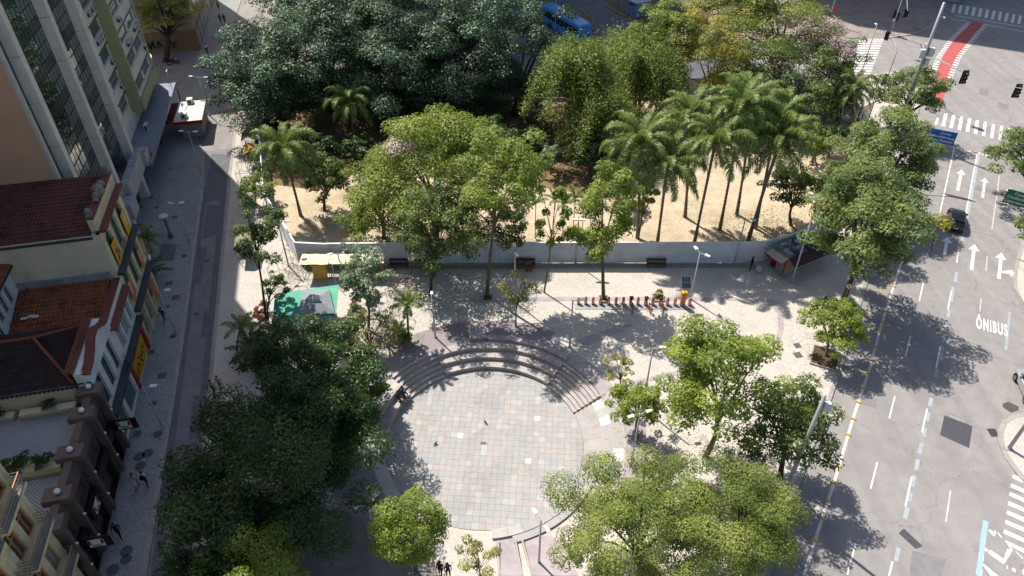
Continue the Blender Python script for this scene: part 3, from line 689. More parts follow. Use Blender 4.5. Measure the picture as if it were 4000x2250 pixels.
M_TILE_O = mat('orange_roof_tile', '#80492f', '#925a3c', rough=.9, scale=2.6, c3='#3a2a22', scale3=.9, f3=.9)
M_TILE_D = mat('blackened_roof_tile', '#33292a', '#42312e', rough=.9, scale=2.2, c3='#221d1f', scale3=.9, f3=.8)
M_RIDGE = mat('ridge_tile', '#8d5038', '#6d4437', rough=.9, scale=4)
M_COPE = mat('coping_tile', '#75443a', '#6a3c35', rough=.85, scale=4, c3='#4c302c', scale3=1.5)
M_IRON = mat('dark_iron', '#2b2c30', '#35363a', rough=.6, scale=6)
M_AC = mat('air_conditioner_case', '#c4c3bd', '#aeada8', rough=.6, scale=5)
M_ACF = mat('air_conditioner_grille', '#3a3b3e', rough=.6)
M_DARKIN = mat('dark_interior', '#17181a', '#202124', rough=.9, scale=3)
M_STAINS = mat('streaked_cement', '#a6a9ac', '#8d9296', rough=.85, scale=3, c3='#4b5057', scale3=1.2, f3=.85)
M_STEEL = mat('galvanised_steel', '#9fa2a4', '#8f9294', rough=.45, scale=4, metal=.5)
M_GREYP = mat('grey_paint', '#8b8f93', '#7c8085', rough=.6, scale=3)

def facade(mb, x0, x1, z0, z1, holes, y=0.0, depth=.25, m=0):
    """street wall with rectangular or arched openings and their reveals"""
    xs = sorted(set([x0, x1] + [h[0] for h in holes] + [h[1] for h in holes])); zs_ = sorted(set([z0, z1] + [h[2] for h in holes] + [h[3] for h in holes]))
    for i in range(len(xs) - 1):
        for j in range(len(zs_) - 1):
            cx, cz = (xs[i] + xs[i + 1]) / 2, (zs_[j] + zs_[j + 1]) / 2
            if any(h[0] < cx < h[1] and h[2] < cz < h[3] for h in holes): continue
            mb.quad((xs[i], y, zs_[j]), (xs[i + 1], y, zs_[j]), (xs[i + 1], y, zs_[j + 1]), (xs[i], y, zs_[j + 1]), m)
    for h in holes:
        a, b, c, d = h[:4]; Y = y + depth
        mb.quad((a, y, c), (a, Y, c), (a, Y, d), (a, y, d), m); mb.quad((b, Y, c), (b, y, c), (b, y, d), (b, Y, d), m)
        mb.quad((a, Y, c), (a, y, c), (b, y, c), (b, Y, c), m); mb.quad((a, y, d), (a, Y, d), (b, Y, d), (b, y, d), m)
        if len(h) > 4 and h[4]:
            r = (b - a) / 2; cx = (a + b) / 2; rz = min(r, h[4] if not isinstance(h[4], bool) else r); cz = d - rz; n = 10
            for s in (-1, 1):
                poly = [(cx + s * r, y + .03, d)] + [(cx + s * r * math.cos(t), y + .03, cz + rz * math.sin(t)) for t in [math.pi / 2 * k / n for k in range(n + 1)]]
                mb.add(poly, [tuple(range(len(poly)))], m)
                for k in range(n):
                    t0, t1 = math.pi / 2 * k / n, math.pi / 2 * (k + 1) / n
                    mb.quad((cx + s * r * math.cos(t0), y + .03, cz + rz * math.sin(t0)), (cx + s * r * math.cos(t1), y + .03, cz + rz * math.sin(t1)), (cx + s * r * math.cos(t1), Y, cz + rz * math.sin(t1)), (cx + s * r * math.cos(t0), Y, cz + rz * math.sin(t0)), m)
def window(parent, x0, x1, z0, z1, y, nx=2, nz=1, fm=None, gm=None, fw=.07, split=None, bar_d=.07):
    fm = fm or M_WHITEF; gm = gm or M_GLASS; mb = MB()
    mb.box(x0, x0 + fw, y - bar_d, y, z0, z1); mb.box(x1 - fw, x1, y - bar_d, y, z0, z1); mb.box(x0 + fw, x1 - fw, y - bar_d, y, z0, z0 + fw); mb.box(x0 + fw, x1 - fw, y - bar_d, y, z1 - fw, z1)
    X = [x0 + (x1 - x0) * i / nx for i in range(nx + 1)]; Z = [z0 + (z1 - z0) * j / nz for j in range(nz + 1)] if split is None else [z0] + [z0 + (z1 - z0) * s for s in split] + [z1]
    for q in X[1:-1]: mb.box(q - fw / 2, q + fw / 2, y - bar_d + .01, y, z0 + fw, z1 - fw)
    for q in Z[1:-1]: mb.box(x0 + fw, x1 - fw, y - bar_d + .015, y, q - fw / 2, q + fw / 2)
    f = mb.build('window', fm, parent)
    for i in range(nx):
        for j in range(len(Z) - 1):
            p = MB().quad((X[i], y - .02, Z[j]), (X[i + 1], y - .02, Z[j]), (X[i + 1], y - .02, Z[j + 1]), (X[i], y - .02, Z[j + 1])); p.build('pane', gm, f)
    return f
def tile_roof(parent, a, b, c, d, m, pu=.26, pv=.42, amp=.05, name='roof_tiles'):
    """pan tiles on the slope a-b (eave) to d-c (top): waves across, a step at every course"""
    a, b, c, d = map(Vector, (a, b, c, d)); W = max((b - a).length, (c - d).length); L = max((d - a).length, (c - b).length)
    nu = max(2, int(W / pu)) * 2; nv = max(1, int(L / pv)); nrm = (b - a).cross(d - a).normalized()
    if nrm.z < 0: nrm = -nrm
    mb = MB()
    for j in range(nv):
        for e in (0, 1):
            f = (j + e) / nv; l0, l1 = a.lerp(d, f), b.lerp(c, f); lift = (.05 if e == 0 else 0.0) + random.uniform(-.006, .006)
            for i in range(nu + 1):
                mb.v.append(l0.lerp(l1, i / nu) + nrm * (lift + (amp if i % 2 else 0) + random.uniform(-.008, .008)))
        o = j * 2 * (nu + 1)
        for i in range(nu):
            mb.f.append((o + i, o + i + 1, o + nu + 1 + i + 1, o + nu + 1 + i)); mb.m.append(0)
            if j > 0: p = o - (nu + 1); mb.f.append((p + i, p + i + 1, o + i + 1, o + i)); mb.m.append(0)
    r = mb.build(name, m, parent); r['kind'] = 'stuff'; return r
def ridge(parent, a, b, m=None, r=.13, step=.45, name='ridge_tile'):
    a, b = Vector(a), Vector(b); n = max(1, int((b - a).length / step)); d = (b - a) / n
    mb = MB(); mb.tube([(0, 0, 0), (d.length * .98, 0, 0)], [r, r * .86], 8); me = bpy.data.meshes.new(name); me.from_pydata(mb.v, [], mb.f); me.materials.append(m or M_RIDGE)
    q = d.normalized().to_track_quat('X', 'Z').to_euler()
    for i in range(n):
        o = link(name, me, parent); o.location = a + d * i + Vector((0, 0, random.uniform(-.01, .01))); o.rotation_euler = q
def ac_unit(parent, x, y, z, s=1.0, facing=-1):
    mb = MB().box(x - .4 * s, x + .4 * s, y - .32 * s, y, z, z + .52 * s); o = mb.build('air_conditioner', M_AC, parent)
    g = MB(); n = 12
    g.tube([(x + .08, y - .32 * s - .012, z + .26 * s), (x + .08, y - .32 * s + .02, z + .26 * s)], [.2 * s, .2 * s], n); g.box(x - .41 * s, x - .385 * s, y - .28 * s, y - .05 * s, z + .08 * s, z + .44 * s)
    g.build('grille', M_ACF, o); return o
def letters(parent, txt, size, m, loc, rot, name='lettering', ex=.01, sx=1.0):
    cu = bpy.data.curves.new(name, 'FONT'); cu.body = txt; cu.size = size; cu.align_x = 'CENTER'; cu.align_y = 'CENTER'; cu.extrude = ex; cu.offset = .012 * size
    tmp = bpy.data.objects.new('tmp_text', cu); COL.objects.link(tmp); dg = bpy.context.evaluated_depsgraph_get(); dg.update()
    me = bpy.data.meshes.new_from_object(tmp.evaluated_get(dg)); bpy.data.objects.remove(tmp); me.materials.clear(); me.materials.append(m)
    o = link(name, me, parent); o.location = loc; o.rotation_euler = rot; o.scale = (sx, 1, 1); return o
FACE = (rad(90), 0, 0)     # lettering upright on a wall facing local -y
def globe(parent, x, y, z, r=.2, m=None):
    MB().sphere((x, y, z), r, 0, 12, 8).build('globe', m or mat('white_globe', '#dcdcdc', rough=.4), parent, True)
M_WLET = mat('white_lettering', '#dedad2', rough=.7); M_DLET = mat('dark_lettering', '#2a2426', rough=.7)

# ------------------------------------------------------------------ brown clad restaurant with fins
def restaurant():
    t0 = -13.6; T = thing('restaurant_building', 'brown and black clad restaurant with stone fins and netted roof terraces', 'building', FW(t0, 0), FROT)
    L = 11.95                      # local x: 0 .. L  (t -13.6 .. -1.65)
    fx = [.45, 2.6, 5.9, 9.3, 11.55]
    holes = [(a + .5, b - .5, 3.75, 5.3) for a, b in zip(fx[:-1], fx[1:])] + [(a + .35, b - .35, .05, 2.7) for a, b in zip(fx[:-1], fx[1:])]
    mb = MB(); facade(mb, 0, L, 0, 3.55, [h for h in holes if h[3] < 3], depth=.6, m=1); facade(mb, 0, L, 3.55, 5.5, [h for h in holes if h[3] > 3], .15, .5)
    mb.box(0, L, -.05, .45, 5.5, 7.0); mb.box(0, L, .45, 13, 0, 5.2) ; mb.box(0, L, .15, .45, 5.2, 5.5)
    mb.build('wall', [M_BROWNS, M_BLACKP], T)
    mb = MB().box(-.05, L + .05, -.22, 0, 2.72, 3.6); mb.build('fascia', M_BLACKP, T)
    for h in holes:
        if h[3] > 3: window(T, h[0], h[1], h[2], h[3], .55, 3, 1, M_IRON, M_GLASS, .06)
        else: window(T, h[0], h[1], h[2], h[3], .5, 2, 1, M_IRON, M_DARKIN, .08, split=[.78])
    for i, x in enumerate(fx):
        mb = MB().box(x - .16, x + .16, -.5, 0, .5, 6.6); f = mb.build('fin', M_BROWNS, T)
        for z in (2.2, 4.7):
            MB().box(x - .05, x + .05, -.62, -.5, z, z + .16).build('fin_lamp', mat('small_white_lamp', '#dfe0dd', rough=.5), f)
        cp = MB().box(x - .55, x + .55, -.6, 1.0, 6.75, 7.25).box(x - .3, x + .3, -.3, .5, 6.4, 6.75).build('fin_cap', M_BROWNS, T); globe(cp, x, .1, 7.45, .2)
    # netted terraces behind the parapet
    M_TERR = mat('pale_terrace_floor', '#d5dadd', '#c8cdd1', rough=.8, scale=1.2, c3='#adb2b7', scale3=.5)
    net = mat('dark_netting', '#3c4046', rough=.8)
    for xa, xb in [(.3, 5.4), (6.6, 11.4)]:
        MB().box(xa, xb, 1.0, 9, 5.2, 5.62).build('terrace_floor', M_TERR, T)
        mb = MB(); W = xb - xa; D = 8.0
        for k in range(-40, 60):
            for sgn in (1, -1):
                o = k * .24; pts = []
                # a diagonal line clipped to the rectangle
                x_at = lambda y: o + sgn * y
                ya, yb = (max(0, -o), min(D, W - o)) if sgn > 0 else (max(0, o - W), min(D, o))
                if yb - ya < .1: continue
                a = Vector((xa + o + sgn * ya, 1.0 + ya, 6.0)); b = Vector((xa + o + sgn * yb, 1.0 + yb, 6.0)); d = (b - a).normalized(); q = Vector((-d.y, d.x, 0)) * .014
                mb.quad(a - q, b - q, b + q, a + q)
        n = mb.build('safety_net', net, T); n['kind'] = 'stuff'
    MB().box(0, L, .45, .8, 5.2, 6.3).build('gutter', M_IRON, T)
    for xa, xb, y0, y1 in [(5.5, 6.5, 1.0, 9.0)]:
        MB().box(xa, xb, y0, y1, 5.2, 6.35).build('planter', M_CREAM2, T)
    MB().box(10.9, 11.5, 1.3, 5.0, 5.6, 6.25).build('planter', M_CREAM2, T); MB().box(10.95, 11.5, 5.4, 7.2, 5.6, 6.2).build('planter', M_CREAM2, T)
    mb = MB().box(L - .12, L, .5, 12, 5.2, 7.35); mb.build('party_wall', M_CREAM2, T)
    mb = MB()
    for k in range(36): mb.box(L - .3, L - .1, .9 + k * .3, 1.05 + k * .3, 7.3, 7.36)
    mb.box(L - .16, L - .1, .8, 11.8, 7.36, 7.42); r = mb.build('spiked_rail', M_IRON, T)
    # signs: square panels with the restaurant's three letters, two on brackets across the pavement and one flat
    red = mat('sign_red', '#b3202c', '#a01c28', rough=.5, scale=4); wh = mat('sign_white', '#d8d6d2', rough=.5); bl = mat('sign_black', '#161518', rough=.5)
    def sign(x0, y0, rotz, label, z, w=.95, h=.8):
        s = thing('hanging_sign', label, 'sign', T.matrix_basis @ Vector((x0, y0, z)), FROT + rotz, 'restaurant signs')
        MB().box(-.9, .9, -.05, .05, -.55, .55).build('board', bl, s)
        MB().box(-w / 2, w / 2, -.07, -.05, -h / 2, h / 2).build('panel', wh, s)
        for q in (-1, 1): MB().hexa([(q * w * .28, -.09, -h * .12), (q * w * .48, -.09, -h * .12), (q * w * .48, -.071, -h * .12), (q * w * .28, -.071, -h * .12)], [(q * w * .34, -.09, h * .46), (q * w * .48, -.09, h * .46), (q * w * .48, -.071, h * .46), (q * w * .34, -.071, h * .46)]).build('stripe', red, s)
        letters(s, 'KFC', .3, bl, (0, -.075, -h * .32), FACE, sx=1.1)
        return s
    sign(11.3, -1.0, rad(90) * 0 - rad(90), 'black hanging sign with red and white panel at the upper end of the restaurant', 3.25)
    sign(1.35, -1.0, -rad(90), 'black hanging sign with red and white panel at the lower end of the restaurant', 3.25)
    sign(4.35, -.32, 0, 'red and white panel flat on the black fascia between two fins', 3.15)
    letters(T, 'sabor', .34, wh, (2.9 - .7, -.3, 1.9), FACE) if False else None
    return T
restaurant()

# ------------------------------------------------------------------ houses C and D, between restaurant and corner house
def house_white():
    t0 = -1.65; L = 6.05; T = thing('terraced_house', 'white house with wavy tiled pediment and a blackened hipped roof', 'house', FW(t0, 0), FROT)
    wx = [(.65, 1.75), (2.5, 3.65), (4.35, 5.4)]
    holes = [(a, b, 3.95, 7.0, .28) for a, b in wx] + [(.4, 2.6, .05, 2.9), (3.2, 5.7, .05, 2.9)]
    mb = MB(); facade(mb, 0, L, 0, 7.5, holes, depth=.3)
    mb.box(0, L, .3, .5, 7.0, 7.5); mb.box(0, .02, 0, 13, 0, 7.3); mb.box(L - .02, L, 0, 13, 0, 7.3); mb.box(0, L, 13, 13.2, 0, 7.3)
    # pediment: rises to the middle
    prof = [(0, 8.15), (1.2, 8.2), (2.2, 8.5), (3.0, 8.95), (4.0, 8.95), (4.8, 8.5), (5.2, 8.2), (L, 8.1)]
    for (x0, za), (x1, zb) in zip(prof[:-1], prof[1:]): mb.hexa([(x0, 0, 7.5), (x1, 0, 7.5), (x1, .32, 7.5), (x0, .32, 7.5)], [(x0, 0, za), (x1, 0, zb), (x1, .32, zb), (x0, .32, za)])
    mb.build('wall', M_WHITEW, T)
    for (x0, za), (x1, zb) in zip(prof[:-1], prof[1:]):
        MB().hexa([(x0, -.22, za), (x1, -.22, zb), (x1, .42, zb + .06), (x0, .42, za + .06)], [(x0, -.22, za + .09), (x1, -.22, zb + .09), (x1, .42, zb + .2), (x0, .42, za + .2)]).build('coping', M_COPE, T)
    MB().box(0, L, .32, .9, 7.5, 8.35).build('back_parapet', M_WHITEW, T)
    tile_roof(T, (0, .85, 8.4), (L, .85, 8.4), (L, 1.35, 8.75), (0, 1.35, 8.75), M_COPE, .2, .25, .04, 'parapet_tiles')
    for h in holes:
        if h[3] > 3: window(T, h[0], h[1], h[2], h[3], .28, 2, 1, M_MULL, M_GLASSG, .07, split=[.72])
    # cornice and balcony ledge
    MB().box(-.02, L + .02, -.16, 0, 7.25, 7.5).build('cornice', M_WHITEW, T)
    MB().box(0, L, -.6, 0, 3.45, 3.75).build('ledge', M_LEDGE, T)
    for x in (.1, L - .35): MB().box(x, x + .25, -.5, 0, 3.2, 3.45).build('bracket', M_WHITEW, T)
    mb = MB()
    for k in range(9): mb.bar((4.3 + k * .13, -.5, 3.75), (4.3 + k * .13, -.5, 4.6), .02)
    mb.bar((4.3, -.5, 4.6), (5.4, -.5, 4.6), .03); mb.bar((4.3, -.5, 4.6), (4.3, 0, 4.6), .03); mb.bar((5.4, -.5, 4.6), (5.4, 0, 4.6), .03); mb.build('balcony_railing', M_IRON, T)
    MB().box(.4, 2.6, .2, .3, .05, 2.9).build('shop_window', M_GLASSG, T); MB().box(3.2, 5.7, .2, .3, .05, 2.9).build('shop_window', M_GLASSG, T)
    # hipped roof
    H0 = 7.35; RZ = 9.0; rx = 3.9; ry = 4.2
    tile_roof(T, (0, .9, H0), (0, 13, H0), (rx, 13, RZ), (rx, ry, RZ), M_TILE_D)
    tile_roof(T, (L + .3, 13, H0 + .3), (L + .3, .9, H0 + .3), (rx, ry, RZ), (rx, 13, RZ), M_TILE_D)
    tile_roof(T, (L + .3, 1.3, H0 + .3), (0, 1.3, H0), (rx, ry, RZ), (rx + .02, ry, RZ), M_TILE_D)
    ridge(T, (rx, 13, RZ + .08), (rx, ry, RZ + .08)); ridge(T, (rx, ry, RZ + .08), (.1, 1.2, H0 + .12)); ridge(T, (rx, ry, RZ + .08), (L + .2, 1.35, H0 + .4))
    MB().box(-.12, .12, .9, 13, H0 - .12, H0 + .04).build('gutter', mat('stained_gutter', '#6d4a44', '#b9b4ae', rough=.8, scale=1.5), T)
    return T
house_white()
def house_low():
    t0 = 4.4; L = 5.6; T = thing('terraced_house', 'low house with orange tiled roof, blue windows and red and yellow shopfront', 'house', FW(t0, 0), FROT)
    wx = [(.75, 1.95), (2.25, 3.85), (4.15, 5.15)]
    holes = [(a, b, 3.85, 6.4) for a, b in wx] + [(.3, L - .3, .05, 2.95)]
    mb = MB(); facade(mb, 0, L, 0, 7.0, holes, depth=.28); mb.box(0, L, 0, .5, 7.0, 7.75); mb.box(0, L, 12, 12.2, 0, 7); mb.box(0, .02, .5, 12, 0, 6.7); mb.box(L - .02, L, .5, 12, 0, 6.7); mb.build('wall', M_WHITEW, T)
    for h in holes[:3]: window(T, h[0], h[1], h[2], h[3], .26, 2, 1, M_WHITEF, M_GLASSB, .08, split=[.66])
    MB().hexa([(0, -.5, 6.75), (L, -.5, 6.75), (L, 0, 6.95), (0, 0, 6.95)], [(0, -.5, 6.85), (L, -.5, 6.85), (L, 0, 7.15), (0, 0, 7.15)]).build('cornice_tiles', M_COPE, T)
    MB().box(0, L, -.05, .55, 7.75, 7.9).build('coping', M_COPE, T)
    MB().box(0, L, -.55, 0, 3.3, 3.6).build('ledge', M_LEDGE, T)
    red = mat('shop_red', '#a81f28', '#981b24', rough=.5, scale=3); yel = mat('shop_yellow', '#c99a1e', '#b98c1c', rough=.6, scale=3)
    mb = MB().box(.1, L - .1, -.12, 0, 2.35, 3.1).box(.1, .55, -.12, 0, 0, 2.35).box(L - .55, L - .1, -.12, 0, 0, 2.35); mb.build('shopfront', red, T)
    sh = MB()
    for k in range(14): sh.box(.56, L - .56, .02 if k % 2 else .04, .1, .02 + k * .166, .02 + (k + 1) * .166 - .01)
    s = sh.build('shutter', yel, T)
    # scrawled graffiti
    g = MB(); rg = random.Random(3)
    for k in range(9):
        x = 1.0 + k * .4; z = .7 + rg.random() * .5; pts = [(x + rg.uniform(-.2, .2), -.005, z + rg.uniform(-.3, .35)) for _ in range(6)]; g.tube(pts, .022, 4)
    g.build('graffiti', M_DLET, s)
    tile_roof(T, (.2, .7, 6.75), (.2, 12, 6.75), (L, 12, 8.0), (L, .7, 8.0), M_TILE_O)
    MB().box(L - .05, L + .1, .4, 12, 7.6, 8.1).build('flashing', M_GREYW, T)
    ridge(T, (.1, .9, 6.95), (.1, 12, 6.95), M_COPE)
    for x, y in [(2.3, 6.4), (2.35, 5.6), (2.5, 5.9)]: MB().box(x, x + .25, y, y + .5, 7.38, 7.42).build('patch', M_WLET, T)
    return T
house_low()
def rear_house():
    T = thing('rear_house', 'white rear wing with dark windows above the orange tiled roof', 'house', FW(5.2, -7.6), FROT)
    holes = [(.5, 1.3, 7.9, 9.6), (1.6, 2.4, 7.9, 9.6), (2.8, 3.6, 7.9, 9.6)]
    mb = MB(); facade(mb, 0, 4.7, 6.4, 10.3, holes, depth=.2); mb.box(0, 4.7, .2, 4, 6.4, 10.3); mb.build('wall', M_WHITEW, T)
    for h in holes: window(T, *h[:4], .18, 2, 1, M_WHITEF, M_GLASS, .06)
    MB().box(-.1, 4.8, -.5, .1, 10.3, 10.45).build('eaves', M_LEDGE, T); tile_roof(T, (-.1, -.5, 10.5), (4.8, -.5, 10.5), (4.8, 4, 11.3), (-.1, 4, 11.3), M_TILE_O)
    mb = MB()
    for k in range(7): mb.bar((k * .75, -.7, 7.0), (k * .75, -.7, 8.2), .03); mb.bar((k * .75, -.7, 7.0), (k * .75, 0, 7.0), .03)
    mb.bar((0, -.7, 8.2), (4.6, -.7, 8.2), .04); mb.bar((0, -.7, 7.6), (4.6, -.7, 7.6), .03); mb.build('walkway_railing', M_IRON, T)
rear_house()
def house_corner():
    t0 = 10.0; L = 7.25; T = thing('corner_house', 'three storey house with green arched windows, banners and stone crest', 'house', FW(t0, 0), FROT)
    cx = [1.45, 3.55, 5.6]; hw = .72
    holes = [(c - hw, c + hw, 8.7, 11.6, True) for c in cx] + [(c - hw, c + hw, 4.5, 7.6, True) for c in cx] + [(.45, 1.9, .05, 3.4), (2.3, 4.0, .05, 3.4), (4.35, 6.4, .05, 3.4)]
    mb = MB(); facade(mb, 0, L, 0, 12.4, holes, depth=.35); mb.box(0, L, .35, .6, 12, 12.4); mb.box(0, L, 14, 14.2, 0, 12.4); mb.box(L - .02, L, .35, 14, 0, 12.4); mb.build('wall', M_CREAM, T)
    MB().box(-.02, .02, .0, 14, 0, 12.25).build('side_wall', M_CREAM2, T); MB().box(-.16, 0, .5, 12, 6.5, 8.6).build('side_wall_plinth', M_GREYW, T)
    for h in holes:
        if h[3] > 4: window(T, h[0], h[1], h[2], h[3], .3, 2, 1, M_MULL, M_GLASSG, .07, split=[.7])
        else: MB().box(h[0], h[1], .3, .34, h[2], h[3]).build('shutter', M_GREYP, T)
    MB().box(0, L, -.55, 0, 12.4, 12.62).build('cornice', M_COPE, T); MB().box(0, L, 0, .5, 12.62, 13.7).build('parapet', M_CREAM, T); MB().box(-.02, L, -.05, .6, 13.7, 13.85).build('parapet_coping', M_COPE, T)
    # stone crest over the parapet, a shell between scrolls
    mb = MB(); mb.sphere((3.7, .2, 14.15), .5, 0, 12, 8, 1.1); mb.tube([(2.4, .2, 13.9), (2.7, .2, 14.3), (3.1, .2, 14.2), (3.4, .2, 14.6)], [.22, .25, .2, .12], 8); mb.tube([(5.0, .2, 13.9), (4.7, .2, 14.3), (4.3, .2, 14.2), (4.0, .2, 14.6)], [.22, .25, .2, .12], 8); mb.box(2.9, 4.5, 0, .5, 13.85, 14.1); mb.build('stone_crest', mat('weathered_stone', '#8f897b', '#6f6a60', rough=.95, scale=4, c3='#3f3d38', scale3=1.5, f3=.8), T)
    for x in (.1, L - .5): MB().box(x, x + .4, .05, .45, 13.85, 14.25).sphere((x + .2, .25, 14.4), .22).build('finial', MATS['weathered_stone'], T)
    for z in (8.05, 3.95): MB().box(-.05, L + .05, -.55, 0, z, z + .26).build('ledge', M_LEDGE, T)
    for x in (.1, 2.0, 4.05, 6.5): MB().box(x, x + .35, -.12, 0, 0, 3.9).build('pillar', M_CREAM, T)
    for c in cx:
        mb = MB()
        for k in range(9): mb.bar((c - .6 + k * .15, -.1, 8.35), (c - .6 + k * .15, -.1, 9.0), .02)
        mb.bar((c - .65, -.1, 9.0), (c + .65, -.1, 9.0), .03); mb.build('window_railing', M_IRON, T)
    tile_roof(T, (.05, .8, 12.1), (.05, 14, 12.1), (L, 14, 13.6), (L, .8, 13.6), M_TILE_R)
    MB().box(-.15, .1, .6, 14, 11.95, 12.15).build('eaves_gutter', M_LEDGE, T)
    yel = mat('banner_yellow', '#c79a1e', '#bb8f1c', rough=.6, scale=3); org = mat('banner_orange', '#c9622a', '#bd5a27', rough=.6, scale=3)
    def banner(x0, x1, z0, z1, m, txt, y=-.12):
        b = MB().box(x0, x1, y - .03, y, z0, z1).build('banner', m, T)
        if txt: letters(b, txt, min(.5, (x1 - x0) * .55), M_WLET, ((x0 + x1) / 2, y - .05, z0 + (z1 - z0) * .68), (rad(90), rad(-90), 0))
        return b
    banner(5.0, 6.2, 8.6, 10.7, yel, 'ZONA'); banner(4.8, 5.45, 5.0, 6.9, org, 'ZONA', -.3); banner(.15, .85, 4.9, 6.9, org, 'ZONA', -.3)
    p = banner(.75, 2.1, 8.5, 10.6, yel, None); rg = random.Random(5)
    for k, m in enumerate([M_DLET, mat('print_red', '#8f2f2a', rough=.7), mat('print_blue', '#34406a', rough=.7), mat('print_skin', '#b98a63', rough=.7)]):
        x = 1.1 + (k % 2) * .45; z = 8.75 + k * .33; MB().hexa([(x, -.165, z), (x + .4, -.165, z + .05), (x + .4, -.152, z + .05), (x, -.152, z)], [(x + .1, -.165, z + .5), (x + .35, -.165, z + .45), (x + .35, -.152, z + .45), (x + .1, -.152, z + .5)]).build('printed_shape', m, p)
    banner(5.9, 6.6, 5.4, 7.2, mat('poster_print', '#b79a86', '#7d4c40', rough=.6, scale=1.6), None, -.5)
    banner(5.2, 6.0, .9, 2.8, org, None, -.14); banner(4.5, 5.1, .7, 1.8, mat('banner_pale_green', '#93a886', rough=.6), None, -.14)
    mb = MB().tube([(6.75, -.45, 4.85), (6.75, -.52, 4.85)], [.28, .28], 16); mb.build('round_sign', M_WLET, T)
house_corner()

# ------------------------------------------------------------------ glass tower and apartment block, set back from the street
def tower():
    T = thing('glass_tower', 'tall tower with white pilasters, dark glass bays and a blank beige side', 'building', FW(17.3, -4.2), FROT)
    L = 19.4; HT = 78.0
    HL = 61.75
    MB().box(.3, L, .6, 16, 0, HL).build('core', M_DARKIN, T); MB().box(5.3, L, .6, 5.0, HL, HT).build('unseen_upper_slab', M_BEIGE, T)  # unseen top, stepped and thinned to let sun reach the lower-left tree
    MB().box(0, .3, .2, 16, 0, HL).build('side_wall', M_BEIGE, T)
    MB().box(0, .6, .2, .6, 0, HT).build('corner_strip', M_WHITEF, T) if False else MB().box(-.02, .55, -.02, .2, 0, HL).build('corner_strip', M_WHITEF, T)
    MB().box(.55, 2.05, .45, .6, 0, HL).build('dark_reveal', M_SPAND, T)
    for a in (2.05, 11.05, 18.55):
        for k in range(20):
            z0 = k * 3.9
            if a < 3 and z0 + 3.9 > 62.5: continue
            MB().box(a, a + .85, -.4, .6, z0 + .02, z0 + 3.88).build('pilaster_block', M_PIL, T)
    MB().box(5.3, 11.05, .55, .6, HL, HT).build('unseen_top_panel', M_PIL, T)
    # curtain wall: panes as single parts in the storeys the photograph shows, the rest joined
    fl = 3.25; near = 0; rest = MB(); meshes = {}
    mull = MB()
    for (xa, xb, nc) in [(2.9, 11.05, 10), (11.9, 18.55, 8)]:
        cw = (xb - xa) / nc
        for f in range(24 if xa > 5 else 19):
            zb = f * fl
            for j, (za, zc, sp) in enumerate([(0, .95, True), (.95, 2.1, False), (2.1, 3.25, False)]):
                z0, z1 = zb + za, zb + zc
                if z1 > HT: continue
                mull.box(xa, xb, .52, .6, z0 - .03, z0 + .03)
                for c in range(nc):
                    x0 = xa + c * cw; m = 1 if sp else 0
                    if 6 < zb + 1 < 24 and near < 300:
                        key = (round(cw, 3), j)
                        if key not in meshes:
                            q = MB().box(-cw / 2 + .02, cw / 2 - .02, 0, .03, .03, zc - za - .03); me = bpy.data.meshes.new('pane'); me.from_pydata(q.v, [], q.f); me.materials.append(M_SPAND if sp else M_CURT); meshes[key] = me
                        o = link('pane', meshes[key], T); o.location = (x0 + cw / 2, .55 + random.uniform(0, .004), z0); o.rotation_euler = (random.uniform(-.004, .004), 0, random.uniform(-.006, .006)); near += 1
                    else: rest.box(x0 + .02, x0 + cw - .02, .55, .58, z0 + .03, z1 - .03, m)
        for c in range(nc + 1): mull.box(xa + c * cw - .02, xa + c * cw + .02, .53, .6, 0, HT - 3 if xa > 5 else HL)
    rest.build('panes', [M_CURT, M_SPAND], T)['kind'] = 'stuff'
    mull.build('mullions', M_MULL, T)
    # cement box sign over the entrance and the smaller one beside it
    for (xa, xb, ya, yb, za, zb) in [(11.4, 18.3, -1.25, -.41, 4.0, 6.0), (18.6, 20.2, -1.6, -.42, 4.0, 5.6)]:
        MB().box(xa, xb, ya, yb, za, zb).build('entrance_box', M_WHITEF, T); MB().box(xa + .03, xb - .03, ya + .03, yb, zb, zb + .015).build('box_top', M_STAINS, T)
    MB().box(20.3, 20.9, -1.7, -1.6, 4.1, 4.8).build('red_sign', mat('sign_red', '#b3202c'), T)
    MB().box(9.0, 11.2, -1.5, -.41, 3.2, 4.9).build('entrance_box', M_WHITEF, T); MB().box(9.03, 11.17, -1.47, -.41, 4.9, 4.915).build('box_top', M_STAINS, T)
tower()
